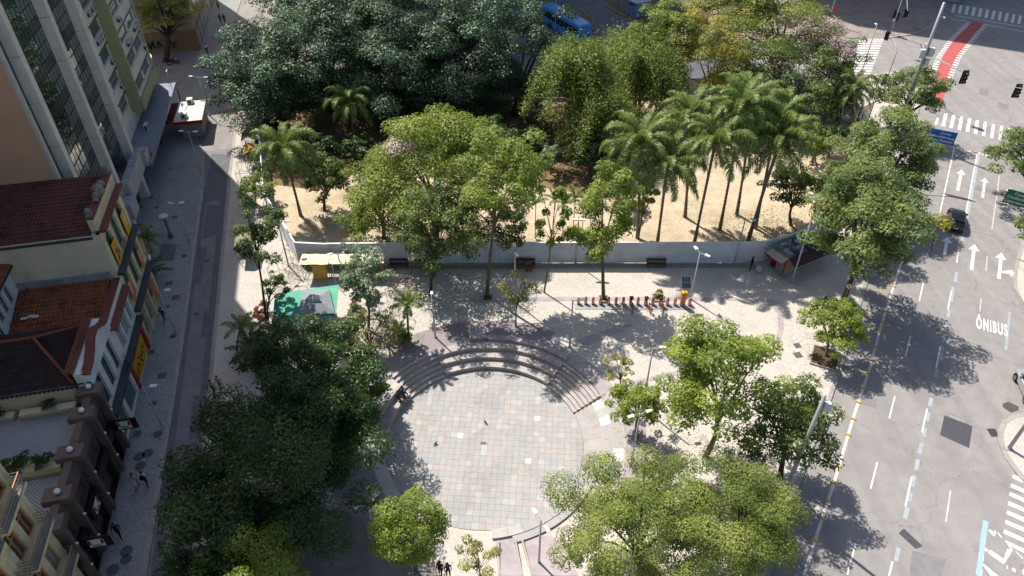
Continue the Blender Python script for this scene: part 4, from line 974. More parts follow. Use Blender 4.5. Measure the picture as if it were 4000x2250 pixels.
def apartments():
    T = thing('apartment_block', 'cream and olive apartment block with air conditioners and a grey street canopy', 'building', FW(36.85, -5.45), FROT)
    HT = 39.5; L = 19.9; X2 = 9.4       # from X2 on the block stands 1.25 m forward
    fh = 3.0
    h1 = [(5.6, 9.2, 7.2 + k * fh, 8.6 + k * fh) for k in range(10)]
    mb = MB(); facade(mb, .6, X2, 4.6, HT, h1, 0, .2); mb.box(.6, L, .2, 14, 0, HT); mb.build('recessed_wall', M_APTW, T)
    MB().box(0, .6, -.9, .2, 0, HT).build('fin', M_PIL, T)
    h2 = []
    for k in range(10):
        z = 7.8 + k * fh; h2 += [(10.3, 14.3, z, z + 1.35), (14.7, 18.7, z, z + 1.35)]
    mb = MB(); facade(mb, X2 + .25, 19.1, 6.6, HT, h2, -1.25, .22); mb.box(X2 + .25, 19.1, -1.0, .2, 6.4, HT, 0); mb.build('front_wall', M_APTW, T)
    mb = MB().box(X2, X2 + .25, -1.4, .2, 6.0, HT).box(19.1, 19.9, -1.4, .2, 6.0, HT); mb.build('olive_fin', M_OLIVE, T)
    MB().box(X2, 19.9, -1.55, -1.25, 6.0, 7.3).build('fascia', M_OLIVE, T)
    for k in range(10):
        z = 7.8 + k * fh
        MB().box(X2 + .25, 19.1, -1.38, -1.25, z - .18, z - .02).build('sill_band', M_PIL, T)
        MB().box(X2 + .25, 19.1, -1.36, -1.25, z + 1.36, z + 1.48).build('lintel_band', M_BROWNS, T)
        for a in range(2):
            x0, x1 = (10.3, 14.3) if a == 0 else (14.7, 18.7)
            if k == 2: MB().box(x0, x1, -1.1, -1.05, z, z + 1.35).build('blind', M_GLASSG, T)
            else: window(T, x0, x1, z, z + 1.35, -1.05, 5, 2, M_WHITEF, M_GLASS, .06)
        MB().box(5.2, X2 - .05, -.12, 0, h1[k][2] - .14, h1[k][2]).build('sill_band', M_PIL, T); MB().box(5.2, X2 - .05, -.14, 0, h1[k][3], h1[k][3] + .1).build('lintel_band', M_BROWNS, T)
        if k in (2, 3): MB().box(5.6, 9.2, .12, .16, h1[k][2], h1[k][3]).build('blind', M_GLASSG, T)
        else: window(T, *h1[k], .18, 4, 2, M_WHITEF, M_GLASS, .06)
    rg = random.Random(11)
    for x, k in [(8.6, 1), (8.4, 2), (6.2, 3), (7.2, 3), (8.2, 3), (6.6, 4), (8.4, 4), (8.7, 5), (7.0, 5)]: ac_unit(T, x, -.02, 7.2 + k * fh - .85 + rg.uniform(-.1, .1), 1.1)
    for x, k in [(18.4, 1), (12.0, 2), (13.0, 2), (17.6, 2), (18.5, 2), (16.5, 2), (11.5, 3), (17.8, 4), (16.9, 4), (12.5, 5)]: ac_unit(T, x, -1.39, 7.8 + k * fh - .75 + rg.uniform(-.1, .1), 1.1)
    # rounded corner with a curved balcony
    def arc_slab(name, r0, r1, z0, z1, m):
        mb = MB(); n = 12; cx, cy = 19.9, 2.2
        for i in range(n):
            A = [rad(-90 + 180 * (i + q) / n) for q in (0, 1)]
            p = [(cx + r * math.cos(a), cy + r * math.sin(a)) for a in A for r in (r0, r1)]
            mb.hexa([(*p[0], z0), (*p[1], z0), (*p[3], z0), (*p[2], z0)], [(*p[0], z1), (*p[1], z1), (*p[3], z1), (*p[2], z1)])
        return mb.build(name, m, T)
    arc_slab('balcony_floor', 0.2, 3.5, 6.3, 6.5, M_APTW); arc_slab('balcony_parapet', 3.3, 3.55, 6.0, 8.2, M_OLIVE); arc_slab('balcony_coping', 3.2, 3.62, 8.2, 8.32, M_WHITEW)
    # street canopy and shop strip
    MB().box(-.9, 21.2, -3.1, .2, 4.0, 4.25).box(-.9, 21.2, -3.16, -3.1, 3.9, 4.32).build('canopy', mat('canopy_metal', '#7d8694', '#707987', rough=.6, scale=1.2, c3='#616a78', scale3=.4), T)
    mb = MB(); facade(mb, .6, L, 0, 4.0, [(1.5 + k * 3.0, 3.9 + k * 3.0, .1, 3.0) for k in range(6)], -.02, .2); mb.build('shop_wall', M_APTW, T)
    for k in range(6): MB().box(1.5 + k * 3.0, 3.9 + k * 3.0, .12, .16, .1, 3.0).build('shop_opening', M_DARKIN, T)
    MB().box(.6, L, -.1, 0, 4.3, 5.9).build('mezzanine', M_APTW, T)
    ac_unit(T, 8.0, -1.2, 4.26, 1.3)
    # small lattice mast with a flat panel at the canopy end
    mb = MB()
    for dx, dy in ((0, 0), (.25, 0), (0, .25)): mb.bar((19.6 + dx, -2.8 + dy, 4.3), (19.6 + dx, -2.8 + dy, 5.9), .025)
    for k in range(4): mb.bar((19.6, -2.8, 4.3 + k * .4), (19.85, -2.8, 4.7 + k * .4), .02); mb.bar((19.6, -2.55, 4.3 + k * .4), (19.85, -2.8, 4.7 + k * .4), .02)
    a = mb.build('mast', M_STEEL, T); MB().box(19.3, 20.1, -2.85, -2.75, 5.9, 6.6).build('panel', M_WHITEF, a)
apartments()
def cream_house():
    t0 = -27.0; L = 13.35; T = thing('cream_house', 'cream house with orange-brown french windows and grey railed balconies', 'building', FW(t0, 0), FROT)
    # columns of french windows, t = -14.75, -16.2, ...
    xs = [12.3, 10.78, 8.6, 7.1, 4.9, 3.4, 1.2]; rows = [(1.0, 3.0), (4.95, 7.55), (8.7, 11.25), (12.4, 14.7)]
    holes = [(x - .5, x + .5, a, b) for x in xs for a, b in rows]
    mb = MB(); facade(mb, 0, L, 0, 16.5, holes, depth=.3); mb.box(0, L, .3, .5, 16, 16.5); mb.box(0, L, .5, 11, 16.2, 16.4); mb.box(0, L, 11, 11.2, 0, 16.5); mb.box(L - .02, L, .3, 11, 0, 16.4); mb.box(0, .02, .3, 11, 0, 16.4); mb.build('wall', M_CREAM, T)
    for x in xs:
        for a, b in rows: window(T, x - .5, x + .5, a, b, .22, 2, 1, M_BROWNF, M_GLASSB if (int(x * 7) + int(a)) % 3 == 0 else M_GLASS, .1, split=[.62], bar_d=.1)
    rail = mat('grey_railing', '#6b707c', '#5d626e', rough=.6, scale=5)
    for xa, xb in [(9.9, 13.15), (6.2, 9.4), (2.5, 5.7)]:
        for z in (4.75, 8.5, 12.2):
            MB().box(xa, xb, -.75, 0, z - .22, z).build('balcony_slab', M_CREAM, T); mb = MB(); n = int((xb - xa) / .11)
            for k in range(n + 1): mb.box(xa + k * (xb - xa) / n - .012, xa + k * (xb - xa) / n + .012, -.72, -.69, z, z + .85)
            for q in (.05, .3, .58, .85): mb.box(xa, xb, -.73, -.68, z + q - .015, z + q + .015); mb.box(xa, xa + .03, -.72, 0, z + q - .015, z + q + .015); mb.box(xb - .03, xb, -.72, 0, z + q - .015, z + q + .015)
            r = mb.build('balcony_railing', rail, T); MB().box(xa, xb, -.74, -.67, z + .86, z + .9).build('handrail', M_BROWNF, r)
    for xa in (13.2, 9.62, 5.95): MB().box(xa - .12, xa + .12, -.08, 0, 0, 16.3).build('pilaster', M_CREAM, T)
    MB().box(0, L, -.4, 0, 16.2, 16.5).build('cornice', M_CREAM, T)
cream_house()

# taller buildings of the same block and beyond the frame; they cast the shade that lies on the street and at the top
def plain_block(name, label, corner, rz, lx, ly, h, wall, nx, floors, cat='building'):
    T = thing(name, label, cat, corner, rz); mb = MB(); fh = h / floors; cw = lx / nx
    holes = [(i * cw + cw * .22, (i + 1) * cw - cw * .22, j * fh + fh * .3, j * fh + fh * .78) for i in range(nx) for j in range(floors)]
    facade(mb, 0, lx, 0, h, holes, 0, .2); mb.box(0, lx, .25, ly, 0, h); mb.build('wall', wall, T)
    g = MB()
    for a in holes: g.quad((a[0], .18, a[2]), (a[1], .18, a[2]), (a[1], .18, a[3]), (a[0], .18, a[3]))
    g.build('window_panes', M_GLASS, T)['kind'] = 'stuff'; MB().box(-.15, lx + .15, -.15, ly + .15, h, h + .8).build('roof_parapet', M_PIL, T)
plain_block('office_block', 'grey office block rising behind the low tiled houses', FW(-28, -16.5), FROT, 43.5, 14, 40, M_GREYW, 14, 12)
# ------------------------------------------------------------------ hoarding of corrugated sheets round the park
M_SHEET = mat('corrugated_sheet', '#dee0e2', '#d4d6d9', rough=.5, scale=.5, metal=0, c3='#b5b3af', scale3=.7, f3=.5)
M_POST = mat('fence_post', '#7d756a', '#6c655c', rough=.85, scale=4)
def corrugated(parent, a, b, h, m, ridges=13, amp=.075):
    """one sheet with horizontal ridges from a to b"""
    d = (b - a); d.z = 0; L = d.length; d.normalize(); n = Vector((-d.y, d.x, 0)); mb = MB(); rows = ridges * 4
    for j in range(rows + 1):
        z = .06 + (h - .06) * j / rows; o = n * (amp * (1, .9, -1, -.9)[j % 4])
        for e in (0, 1): q = (a if e == 0 else b) + o; mb.v.append((q.x, q.y, z))
    for j in range(rows): mb.f.append((2 * j, 2 * j + 1, 2 * j + 3, 2 * j + 2)); mb.m.append(0)
    mb.build('sheet_panel', m, parent)
def hoarding(label, pts, h=2.72, step=2.9, mud=True):
    P = [GZ(*p) for p in pts]; T = thing('hoarding', label, 'fence', P[0].lerp(P[-1], .5), 0, 'hoarding round the park'); off = T.location.copy(); off.z = 0
    for a, b in zip(P[:-1], P[1:]):
        k = max(1, round((b - a).length / step))
        for i in range(k):
            p, q = a.lerp(b, i / k) - off, a.lerp(b, (i + 1) / k) - off; j = Vector((random.uniform(-.03, .03), random.uniform(-.03, .03), 0))
            corrugated(T, p + j * .3, q + j * .3, h + random.uniform(-.03, .03), M_SHEET)
            d = (q - p).normalized(); n = Vector((-d.y, d.x, 0)) * .1
            w_ = p + n; MB().box(w_.x - .04, w_.x + .04, w_.y - .04, w_.y + .04, 0, h - .1).build('post', M_POST, T)
    return T
hoarding('long corrugated metal hoarding facing the plaza', FENCE[3:12])
hoarding('corrugated hoarding running up the left side of the park', FENCE[0:4])
hoarding('corrugated hoarding along the avenue side of the park', FENCE[11:])
hoarding('corrugated hoarding under the trees at the back of the park', BACKF)
def lattice_gate():
    T = thing('lattice_gate', 'dark iron lattice gate under the palms at the park corner', 'gate', GZ(3325, 500)); o = T.location.copy()
    for a, b in [((3285, 470), (3340, 492)), ((3342, 492), (3392, 468))]:
        p, q = GZ(*a) - o, GZ(*b) - o; mb = MB(); L = (q - p).length; n = int(L / .3); up = Vector((0, 0, 2.6))
        for k in range(-int(2.6 / .3), n + 1):
            for s in (1, -1):
                x0, z0, x1, z1 = k * .3, 0.0 if s > 0 else 2.6, k * .3 + 2.6, 2.6 if s > 0 else 0.0
                c0 = max(0, -x0) ; c1 = min(2.6, L - x0)
                if c1 <= c0: continue
                f = lambda c: p.lerp(q, (x0 + c) / L) + Vector((0, 0, c if s > 0 else 2.6 - c)); mb.bar(f(c0), f(c1), .04)
        for z in (.03, 2.6): mb.bar(p + Vector((0, 0, z)), q + Vector((0, 0, z)), .07)
        mb.bar(p, p + up, .08); mb.bar(q, q + up, .08); mb.build('gate_leaf', M_IRON, T)
lattice_gate()

# ------------------------------------------------------------------ lamp posts
M_POLE = mat('pole_grey', '#a9adb0', '#9b9fa3', rough=.5, scale=3, metal=.15)
M_LAMP = mat('lamp_head_white', '#dcdcd8', '#c8c8c4', rough=.45, scale=6)
def lamp_post(label, bpx, h, arms, r=.075, group='lamp posts', base=None, arm_len=.55, name='lamp_post', tilt=(0, 0)):
    b = base or G(*bpx); T = thing(name, label, 'lamp post', b, 0, group)
    MB().tube([(0, 0, -.05), (0, 0, .5), (0, 0, h)], [r * 1.25, r * 1.1, r * .75], 10).tube([(0, 0, 0), (0, 0, .12)], [r * 2, r * 1.9], 10).build('pole', M_POLE, T, True)
    for a in arms:
        dx, dy = math.cos(rad(a)), math.sin(rad(a)); q = MB().tube([(0, 0, h - .12), (dx * arm_len * .5, dy * arm_len * .5, h), (dx * arm_len, dy * arm_len, h + .02)], .03, 6); ar = q.build('arm', M_POLE, T)
        c = Vector((dx, dy, 0)); s = Vector((-dy, dx, 0)); p0 = c * (arm_len - .05); L, w_ = .5, .17; z = h + .03
        mb = MB().hexa([p0 - s * w_ + Vector((0, 0, z - .06)), p0 + c * L - s * w_ * .8 + Vector((0, 0, z - .04)), p0 + c * L + s * w_ * .8 + Vector((0, 0, z - .04)), p0 + s * w_ + Vector((0, 0, z - .06))], [p0 - s * w_ * .8 + Vector((0, 0, z + .05)), p0 + c * L - s * w_ * .6 + Vector((0, 0, z + .03)), p0 + c * L + s * w_ * .6 + Vector((0, 0, z + .03)), p0 + s * w_ * .8 + Vector((0, 0, z + .05))])
        mb.build('lamp_head', M_LAMP, ar)
    return T
def lp(label, bpx, tpx, arms, **k):
    b = G(*bpx); return lamp_post(label, bpx, height_at(b, *tpx), arms, **k)
lp('lamp post beside the right end of the bike docks', (2697, 1168), (2728, 985), (110, -40))
lp('lamp post just left of the bike docks', (2225, 1355), (2240, 1174), (10,))
lp('lamp post in front of the hoarding above the small sparse tree', (2012, 1180), (2018, 976), (95, -80))
lp('lamp post standing between the bare shrub and the bright trees', (2510, 1590), (2554, 1360), (5,))
lp('lamp post at the foot of the small bright round tree', (2469, 1795), (2508, 1618), (20, 200))
lp('lamp post on the paved ramp below the round plaza', (2105, 2198), (2122, 2032), (120, -60))
lp('lamp post in the shade left of the round green tree', (1462, 2085), (1446, 1950), (40, 220))
lp('lamp post beside the small fan palm', (1701, 1318), (1689, 1155), (90,), arm_len=.2)
lp('lamp post at the hoarding corner by the stall frames', (1128, 1040), (1095, 868), (15, 195), arm_len=.7)
lp('lamp post among the yellow covered stalls', (1337, 1082), (1319, 990), (10, 190))
lp('tall lamp post against the hoarding near the red kiosk', (2868, 1031), (2897, 850), (160, -20))
lp('tall lamp post against the middle of the hoarding', (2248, 1031), (2256, 858), (175, -5), arm_len=.2)
lp('tall thin lamp post in front of the red kiosk', (3091, 1106), (3208, 775), (120, -60))
lp('double headed street lamp behind the white roofed newsstand', (818, 448), (779, 300), (-8, 172), arm_len=.9)
lp('double headed street lamp in front of the newsstand', (784, 668), (740, 512), (-5, 175), arm_len=.7)
lp('street lamp with small box on the left pavement by the disc topped post', (740, 948), (696, 793), (20, 170), arm_len=.4)
lp('single headed street lamp beside the lone walker on the left pavement', (688, 1303), (631, 1133), (10,))
lp('single headed street lamp near the restaurant', (636, 1670), (560, 1512), (10,))
lp('lamp post at the zebra crossing of the far pavement', (3365, 285), (3420, 97), (90,), arm_len=.2)
lp('slim lamp post in the bus yard beside the bamboo', (2168, 130), (2174, -60), (0,), arm_len=.3)
# post with a flat disc on top
def disc_post():
    b = G(668, 925); h = height_at(b, 642, 843); T = thing('disc_post', 'tapered post topped with a pale flat disc on the left pavement', 'post', b)
    MB().tube([(0, 0, 0), (0, 0, .5), (0, 0, .6), (0, 0, h - .35), (0, 0, h - .05)], [.28, .26, .12, .12, .3], 14).build('column', mat('post_grey', '#5d6063', '#6b6e70', rough=.7, scale=4), T, True)
    MB().tube([(0, 0, h - .05), (0, 0, h + .05)], [.48, .48], 24).build('disc', mat('pale_disc', '#b9c0c4', rough=.5), T)
disc_post()
def tall_pole(label, bpx, h, boxes, r=.16):
    b = G(*bpx); T = thing('camera_pole', label, 'pole', b)
    MB().tube([(0, 0, -.05), (0, 0, h * .5), (0, 0, h)], [r * 1.2, r, r * .8], 12).tube([(0, 0, 0), (0, 0, .06)], [r * 2.2, r * 2.2], 12).build('mast', M_POLE, T, True)
    for z, s, a in boxes:
        c, q = math.cos(rad(a)), math.sin(rad(a)); x, y = c * (r + s * .45), q * (r + s * .45)
        MB().box(x - s * .4, x + s * .4, y - s * .3, y + s * .3, z, z + s * 1.3).build('equipment_box', mat('pale_box', '#c3c5c2', '#b3b5b2', rough=.6, scale=4), T)
    z = h * .9; MB().tube([(0, 0, z), (.5, -.2, z + .1)], .03, 6).sphere((.55, -.22, z), .13).build('dome_camera', M_LAMP, T)
    return T
tall_pole('tall camera pole rising out of the avenue trees at the junction', (3497, 520), 17, [(9.5, .6, -30), (10.4, .8, 200), (10.6, .8, -20), (11.3, .5, 90)], .2)
tall_pole('tall camera pole on the kerb beside the lower right trees', (3050, 1960), 11.6, [(1.2, .6, -20), (.8, .5, 160), (10.4, .5, -20), (2.0, .4, 160)], .14)
tall_pole('grey pole on the traffic island at the right edge', (3941, 1752), 9, [(3, .4, 30)], .12)

# ------------------------------------------------------------------ traffic lights and road signs
M_TLB = mat('signal_black', '#1c1c1e', '#242426', rough=.5, scale=5); M_LENS = [mat('lens_red', '#5c2422', rough=.3), mat('lens_amber', '#6b5525', rough=.3), mat('lens_green', '#2f6f5c', rough=.3)]
def head(parent, c, rz, s=1.0):
    R_ = Matrix.Rotation(rz, 3, 'Z'); c = Vector(c)
    def tr(mb): mb.v = [tuple(c + R_ @ Vector(p)) for p in mb.v]; return mb
    o = tr(MB().box(-.2 * s, .2 * s, -.12 * s, .12 * s, -.6 * s, .6 * s).box(-.3 * s, .3 * s, .12 * s, .14 * s, -.7 * s, .7 * s)).build('signal_head', M_TLB, parent)
    for k in range(3):
        z = (.38 - .38 * k) * s; tr(MB().tube([(0, -.12 * s, z), (0, -.14 * s, z)], [.13 * s, .13 * s], 12)).build('lens', M_LENS[k], o)
        tr(MB().tube([(0, -.12 * s, z + .03), (0, -.34 * s, z + .03)], [.16 * s, .15 * s], 10, cap=False)).build('visor', M_TLB, o)
def signal(label, bpx, h, arm=None, heads=(), hz=None, r=.08, face=0.0, base=None):
    b = base or G(*bpx); T = thing('traffic_light', label, 'traffic light', b, 0, 'traffic lights at the junction')
    MB().tube([(0, 0, -.12), (0, 0, h)], [r * 1.2, r], 8).build('pole', M_POLE, T, True)
    if arm:
        e = GZ(arm[0], arm[1], h + .3) - b; MB().tube([(0, 0, h - .1), (e.x * .3, e.y * .3, h + .25), (e.x, e.y, h + .3)], [r * .9, r * .7, r * .5], 8).build('arm', M_POLE, T, True)
    for p in heads:
        q = GZ(p[0], p[1], p[2]) - Vector((b.x, b.y, 0)); head(T, q, face + (p[3] if len(p) > 3 else 0), p[4] if len(p) > 4 else 1.0)
    return T
signal('traffic light with long arm over the zebra crossing', (3462, 318), 4.9, (3478, 136), [(3464, 140, 4.7, rad(-60)), (3458, 308, 2.6, rad(-50))])
t = signal('traffic light with round white sign on the far pavement', (3478, 134), 7.5, (3545, 40), [(3497, 56, 3.2, rad(30)), (3540, 52, 6.2, rad(20)), (3506, 64, 3.0, rad(120))])
b = Vector(t.location); q = GZ(3493, 80, 2.3) - Vector((b.x, b.y, 0)); MB().tube([(q.x, q.y - .02, q.z), (q.x, q.y - .05, q.z)], [.3, .3], 18).build('round_sign', mat('round_sign_white', '#d8d4d0', rough=.5), t); 
mbq = MB(); n = 20
for i in range(n):
    a0, a1 = 2 * math.pi * i / n, 2 * math.pi * (i + 1) / n; mbq.quad(*[(q.x + r * math.cos(a), q.y - .055, q.z + r * math.sin(a)) for r, a in ((.3, a0), (.3, a1), (.23, a1), (.23, a0))])
mbq.build('red_rim', mat('sign_red', '#b3202c'), t)
signal('traffic light hanging over the avenue beside the red cycle crossing', (3560, 372), 6.0, (3790, 297), [(3768, 303, 5.7, 0, 1.35)])
signal('traffic light over the avenue at the right edge of the picture', (4090, 560), 6.0, (3960, 340), [(3975, 357, 5.6, 0, 1.35)])
def small_sign(label, bpx, h, draw):
    b = G(*bpx); T = thing('road_sign', label, 'road sign', b, rad(-25)); MB().tube([(0, 0, 0), (0, 0, h)], .03, 6).build('post', M_POLE, T)
    draw(T, h); return T
def no_parking(T, h):
    MB().tube([(0, -.03, h - .3), (0, -.05, h - .3)], [.3, .3], 20).build('sign_disc', M_WLET, T); mb = MB(); n = 22
    for i in range(n):
        a0, a1 = 2 * math.pi * i / n, 2 * math.pi * (i + 1) / n; mb.quad(*[(r * math.cos(a), -.056, h - .3 + r * math.sin(a)) for r, a in ((.3, a0), (.3, a1), (.24, a1), (.24, a0))])
    c = math.cos(rad(45)); mb.add([(-.2, -.057, h - .3 + .16), (-.16, -.057, h - .3 + .2), (.2, -.057, h - .3 - .16), (.16, -.057, h - .3 - .2)], [(0, 1, 2, 3)]); mb.build('red_rim', MATS['sign_red'], T)
    letters(T, 'E', .36, M_DLET, (0, -.053, h - .3), FACE, ex=.001)
small_sign('round no parking sign with a red rim under the avenue tree', (3290, 1190), 2.6, no_parking)
def one_way(T, h):
    MB().tube([(0, -.03, h - .3), (0, -.05, h - .3)], [.3, .3], 20).build('sign_disc', M_WLET, T); mb = MB(); n = 22
    for i in range(n):
        a0, a1 = 2 * math.pi * i / n, 2 * math.pi * (i + 1) / n; mb.quad(*[(r * math.cos(a), -.056, h - .3 + r * math.sin(a)) for r, a in ((.3, a0), (.3, a1), (.25, a1), (.25, a0))])
    mb.build('red_rim', MATS['sign_red'], T)
small_sign('round sign with a red rim beside the camera pole at the junction', (3618, 272), 3.0, one_way)
# overhead direction boards
def board(label, name, corners, z, lines, m, arrow_r, post_px):
    """corners: lower-left and lower-right pixels at height z; the board faces down the avenue"""
    a, b = GZ(*corners[0], z), GZ(*corners[1], z); d = b - a; L = d.length; rz = math.atan2(d.y, d.x); h = 1.55
    T = thing(name, label, 'direction sign', Vector((a.x, a.y, 0)), rz)
    MB().box(0, L, -.04, .04, z, z + h).build('board', m, T)
    for k, s in enumerate(lines): letters(T, s, .4, M_WLET, (L * .47 + (.28 if k == 0 else 0), -.05, z + h - .33 - k * .45), FACE, ex=.003)
    if arrow_r:
        x = L - .35; zc = z + h * .45; mb = MB().box(x - .22, x + .1, -.05, -.042, zc - .035, zc + .035).add([(x + .05, -.05, zc + .2), (x + .25, -.05, zc), (x + .05, -.05, zc - .2), (x + .12, -.05, zc)], [(0, 1, 2, 3)]); mb.build('arrow', M_WLET, T)
    p = GZ(*post_px) ; loc = Vector((a.x, a.y, 0)); v = Matrix.Rotation(-rz, 3, 'Z') @ (p - loc)
    MB().tube([(v.x, v.y, 0), (v.x, v.y, z + .8)], [.14, .12], 10).tube([(v.x, v.y, z + .8), (L * .5, .15, z + .8), (L - .3 if v.x < 0 else .3, .15, z + .8)], .07, 8).build('gantry', M_POLE, T)
    return T
M_BSIGN = mat('sign_blue', '#1f5fae', '#1b579f', rough=.5, scale=2); M_GSIGN = mat('sign_green', '#1f6b4b', '#1c6345', rough=.5, scale=2)
board('blue overhead direction board half hidden by the avenue trees', 'blue_direction_board', ((3622, 548), (3722, 568)), 5.2, ['Cortes', 'Bombeiros', 'Santos Dumont'], M_BSIGN, True, (3480, 700))
board('green overhead direction board at the right edge over the avenue', 'green_direction_board', ((3914, 787), (4008, 814)), 5.2, ['Castelo', 'Cinelândia', 'Copacabana'], M_GSIGN, True, (4070, 1000))
def blue_box_sign():
    b = GZ(3236, 92); T = thing('street_name_post', 'street post with blue name plate and small red panel on the far pavement', 'sign post', b)
    MB().tube([(0, 0, 0), (0, 0, 9)], [.12, .09], 10).build('post', M_POLE, T); MB().box(-.9, .3, -.2, -.14, 1.2, 1.9).build('name_plate', mat('plate_blue', '#2a3a5c', rough=.5), T); MB().box(.25, .75, -.2, -.14, 1.9, 3.2).build('red_panel', mat('panel_red', '#c4452c', '#b53d28', rough=.5, scale=3), T)
blue_box_sign()

# ------------------------------------------------------------------ bike-share station
M_ORG = mat('bike_orange', '#c25a26', '#b25022', rough=.45, scale=4); M_YEL = mat('bike_yellow', '#d9a82a', rough=.5); M_RUB = mat('tyre_rubber', '#1d1d1f', rough=.8); M_PLAT = mat('steel_platform', '#9a9fa4', '#8c9196', rough=.5, scale=3, metal=.4); M_BLK = mat('black_plastic', '#1a1a1c', rough=.5)
zb = 600 / 2576
def zbk(a, b): return (2200 + a * zb, 1060 + b * zb)
P0, P1 = G(*zbk(190, 590)), G(*zbk(2185, 600)); dr = (P1 - P0).normalized(); BRZ = math.atan2(dr.y, dr.x)
st = thing('bike_platform', 'long grey steel platform carrying the orange bike docks', 'platform', P0, BRZ)
for k in range(8):
    L = (P1 - P0).length; MB().box(L * k / 8 + .01, L * (k + 1) / 8 - .01, -.42, .42, 0, .03).build('plate', M_PLAT, st)
def make_dock(): 
    T = thing('bike_dock', '', 'bike dock'); MB().hexa([(-.13, -.2, 0), (.13, -.2, 0), (.13, .16, 0), (-.13, .16, 0)], [(-.11, -.06, .74), (.11, -.06, .74), (.11, .12, .74), (-.11, .12, .74)]).build('body', M_ORG, T)
    MB().hexa([(-.05, -.172, .18), (.05, -.172, .18), (.05, -.15, .18), (-.05, -.15, .18)], [(-.05, -.1, .58), (.05, -.1, .58), (.05, -.08, .58), (-.05, -.08, .58)]).build('slot_panel', M_WLET, T)
    return T
xs_d = [255, 375, 498, 622, 755, 880, 1003, 1125, 1248, 1375, 1495, 1620, 1743, 1868, 2115]; yel = {1, 3, 5, 12, 13}; red_t = {8, 10}
d0 = make_dock(); docks = []
for k, x in enumerate(xs_d):
    o = d0 if k == 0 else copy_tree(d0)
    o.location = G(*zbk(x, 545 + k * 1.6)) + Vector((0, 0, .03)); o.rotation_euler = (0, 0, BRZ)
    cap = MB().hexa([(-.115, -.07, .741), (.115, -.07, .741), (.115, .125, .741), (-.115, .125, .741)], [(-.09, -.03, .85), (.09, -.03, .85), (.09, .1, .85), (-.09, .1, .85)]).build('cap', M_YEL if k in yel else (M_ORG if k in red_t else M_WLET), o)
    o['label'] = 'orange bike dock, %s from the left along the platform' % ORD[k]; o['group'] = 'bike docks'; o['category'] = 'bike dock'
def make_bike():
    """local: front wheel in the dock at y=+0, bike runs to -y"""
    T = thing('share_bike', '', 'bicycle')
    for y in (-.12, -1.12):
        w_ = MB(); n = 18
        for i in range(n):
            a0, a1 = 2 * math.pi * i / n, 2 * math.pi * (i + 1) / n
            w_.cyl((0, y + .31 * math.cos(a0), .33 + .31 * math.sin(a0)), (0, y + .31 * math.cos(a1), .33 + .31 * math.sin(a1)), .025, seg=5)
        wo = w_.build('wheel', M_RUB, T); sp = MB()
        for i in range(8): a = math.pi * i / 4; sp.bar((0, y, .33), (0, y + .3 * math.cos(a), .33 + .3 * math.sin(a)), .008)
        sp.build('rim', M_STEEL, wo)
        fd = MB(); m_ = 9
        for i in range(m_):
            a0, a1 = math.pi * (.15 + .75 * i / m_), math.pi * (.15 + .75 * (i + 1) / m_); fd.add([(sx_, y + .36 * math.cos(a), .33 + .36 * math.sin(a)) for a in (a0, a1) for sx_ in (-.05, .05)], [(0, 1, 3, 2)])
        fd.build('mudguard', M_ORG, T)
    f = MB(); f.tube([(0, -.22, .82), (0, -.55, .45), (0, -.66, .3)], .032, 8); f.tube([(0, -.66, .3), (0, -.84, .85)], .025, 8); f.tube([(0, -.66, .3), (0, -1.12, .33)], .02, 6); f.tube([(0, -.78, .66), (0, -1.12, .33)], .016, 6); f.tube([(0, -.2, .9), (0, -.12, .33)], .022, 6); f.build('frame', M_ORG, T, True)
    MB().tube([(-.3, -.38, 1.0), (-.12, -.26, 1.04), (.12, -.26, 1.04), (.3, -.38, 1.0)], .018, 6).tube([(0, -.2, .9), (0, -.25, 1.04)], .02, 6).build('handlebar', M_BLK, T, True)
    MB().hexa([(-.09, -.98, .88), (.09, -.98, .88), (.03, -.68, .9), (-.03, -.68, .9)], [(-.1, -1.0, .95), (.1, -1.0, .95), (.035, -.66, .94), (-.035, -.66, .94)]).build('saddle', M_BLK, T)
    MB().hexa([(-.14, -.14, .78), (.14, -.14, .78), (.14, .1, .78), (-.14, .1, .78)], [(-.19, -.16, 1.02), (.19, -.16, 1.02), (.19, .16, 1.02), (-.19, .16, 1.02)]).build('basket', M_BLK, T)
    MB().tube([(-.12, -.66, .3), (.12, -.66, .3)], .015, 6).box(-.2, -.1, -.72, -.6, .17, .2).box(.1, .2, -.72, -.6, .42, .45).build('pedals', M_BLK, T)
    return T
b0 = make_bike()
for k, (i, lb, rz) in enumerate([(7, 'orange share bike nearest the left end of the docks', 0), (9, 'orange share bike in the middle, turned slightly to the right', .22), (11, 'orange share bike nearest the payment terminal', 0.03)]):
    o = b0 if k == 0 else copy_tree(b0); o.location = G(*zbk(xs_d[i], 545 + i * 1.6)) + Vector((0, -.12, .03)); o.rotation_euler = (0, 0, BRZ + rz); tag(o, lb, 'bicycle', 'share bikes')
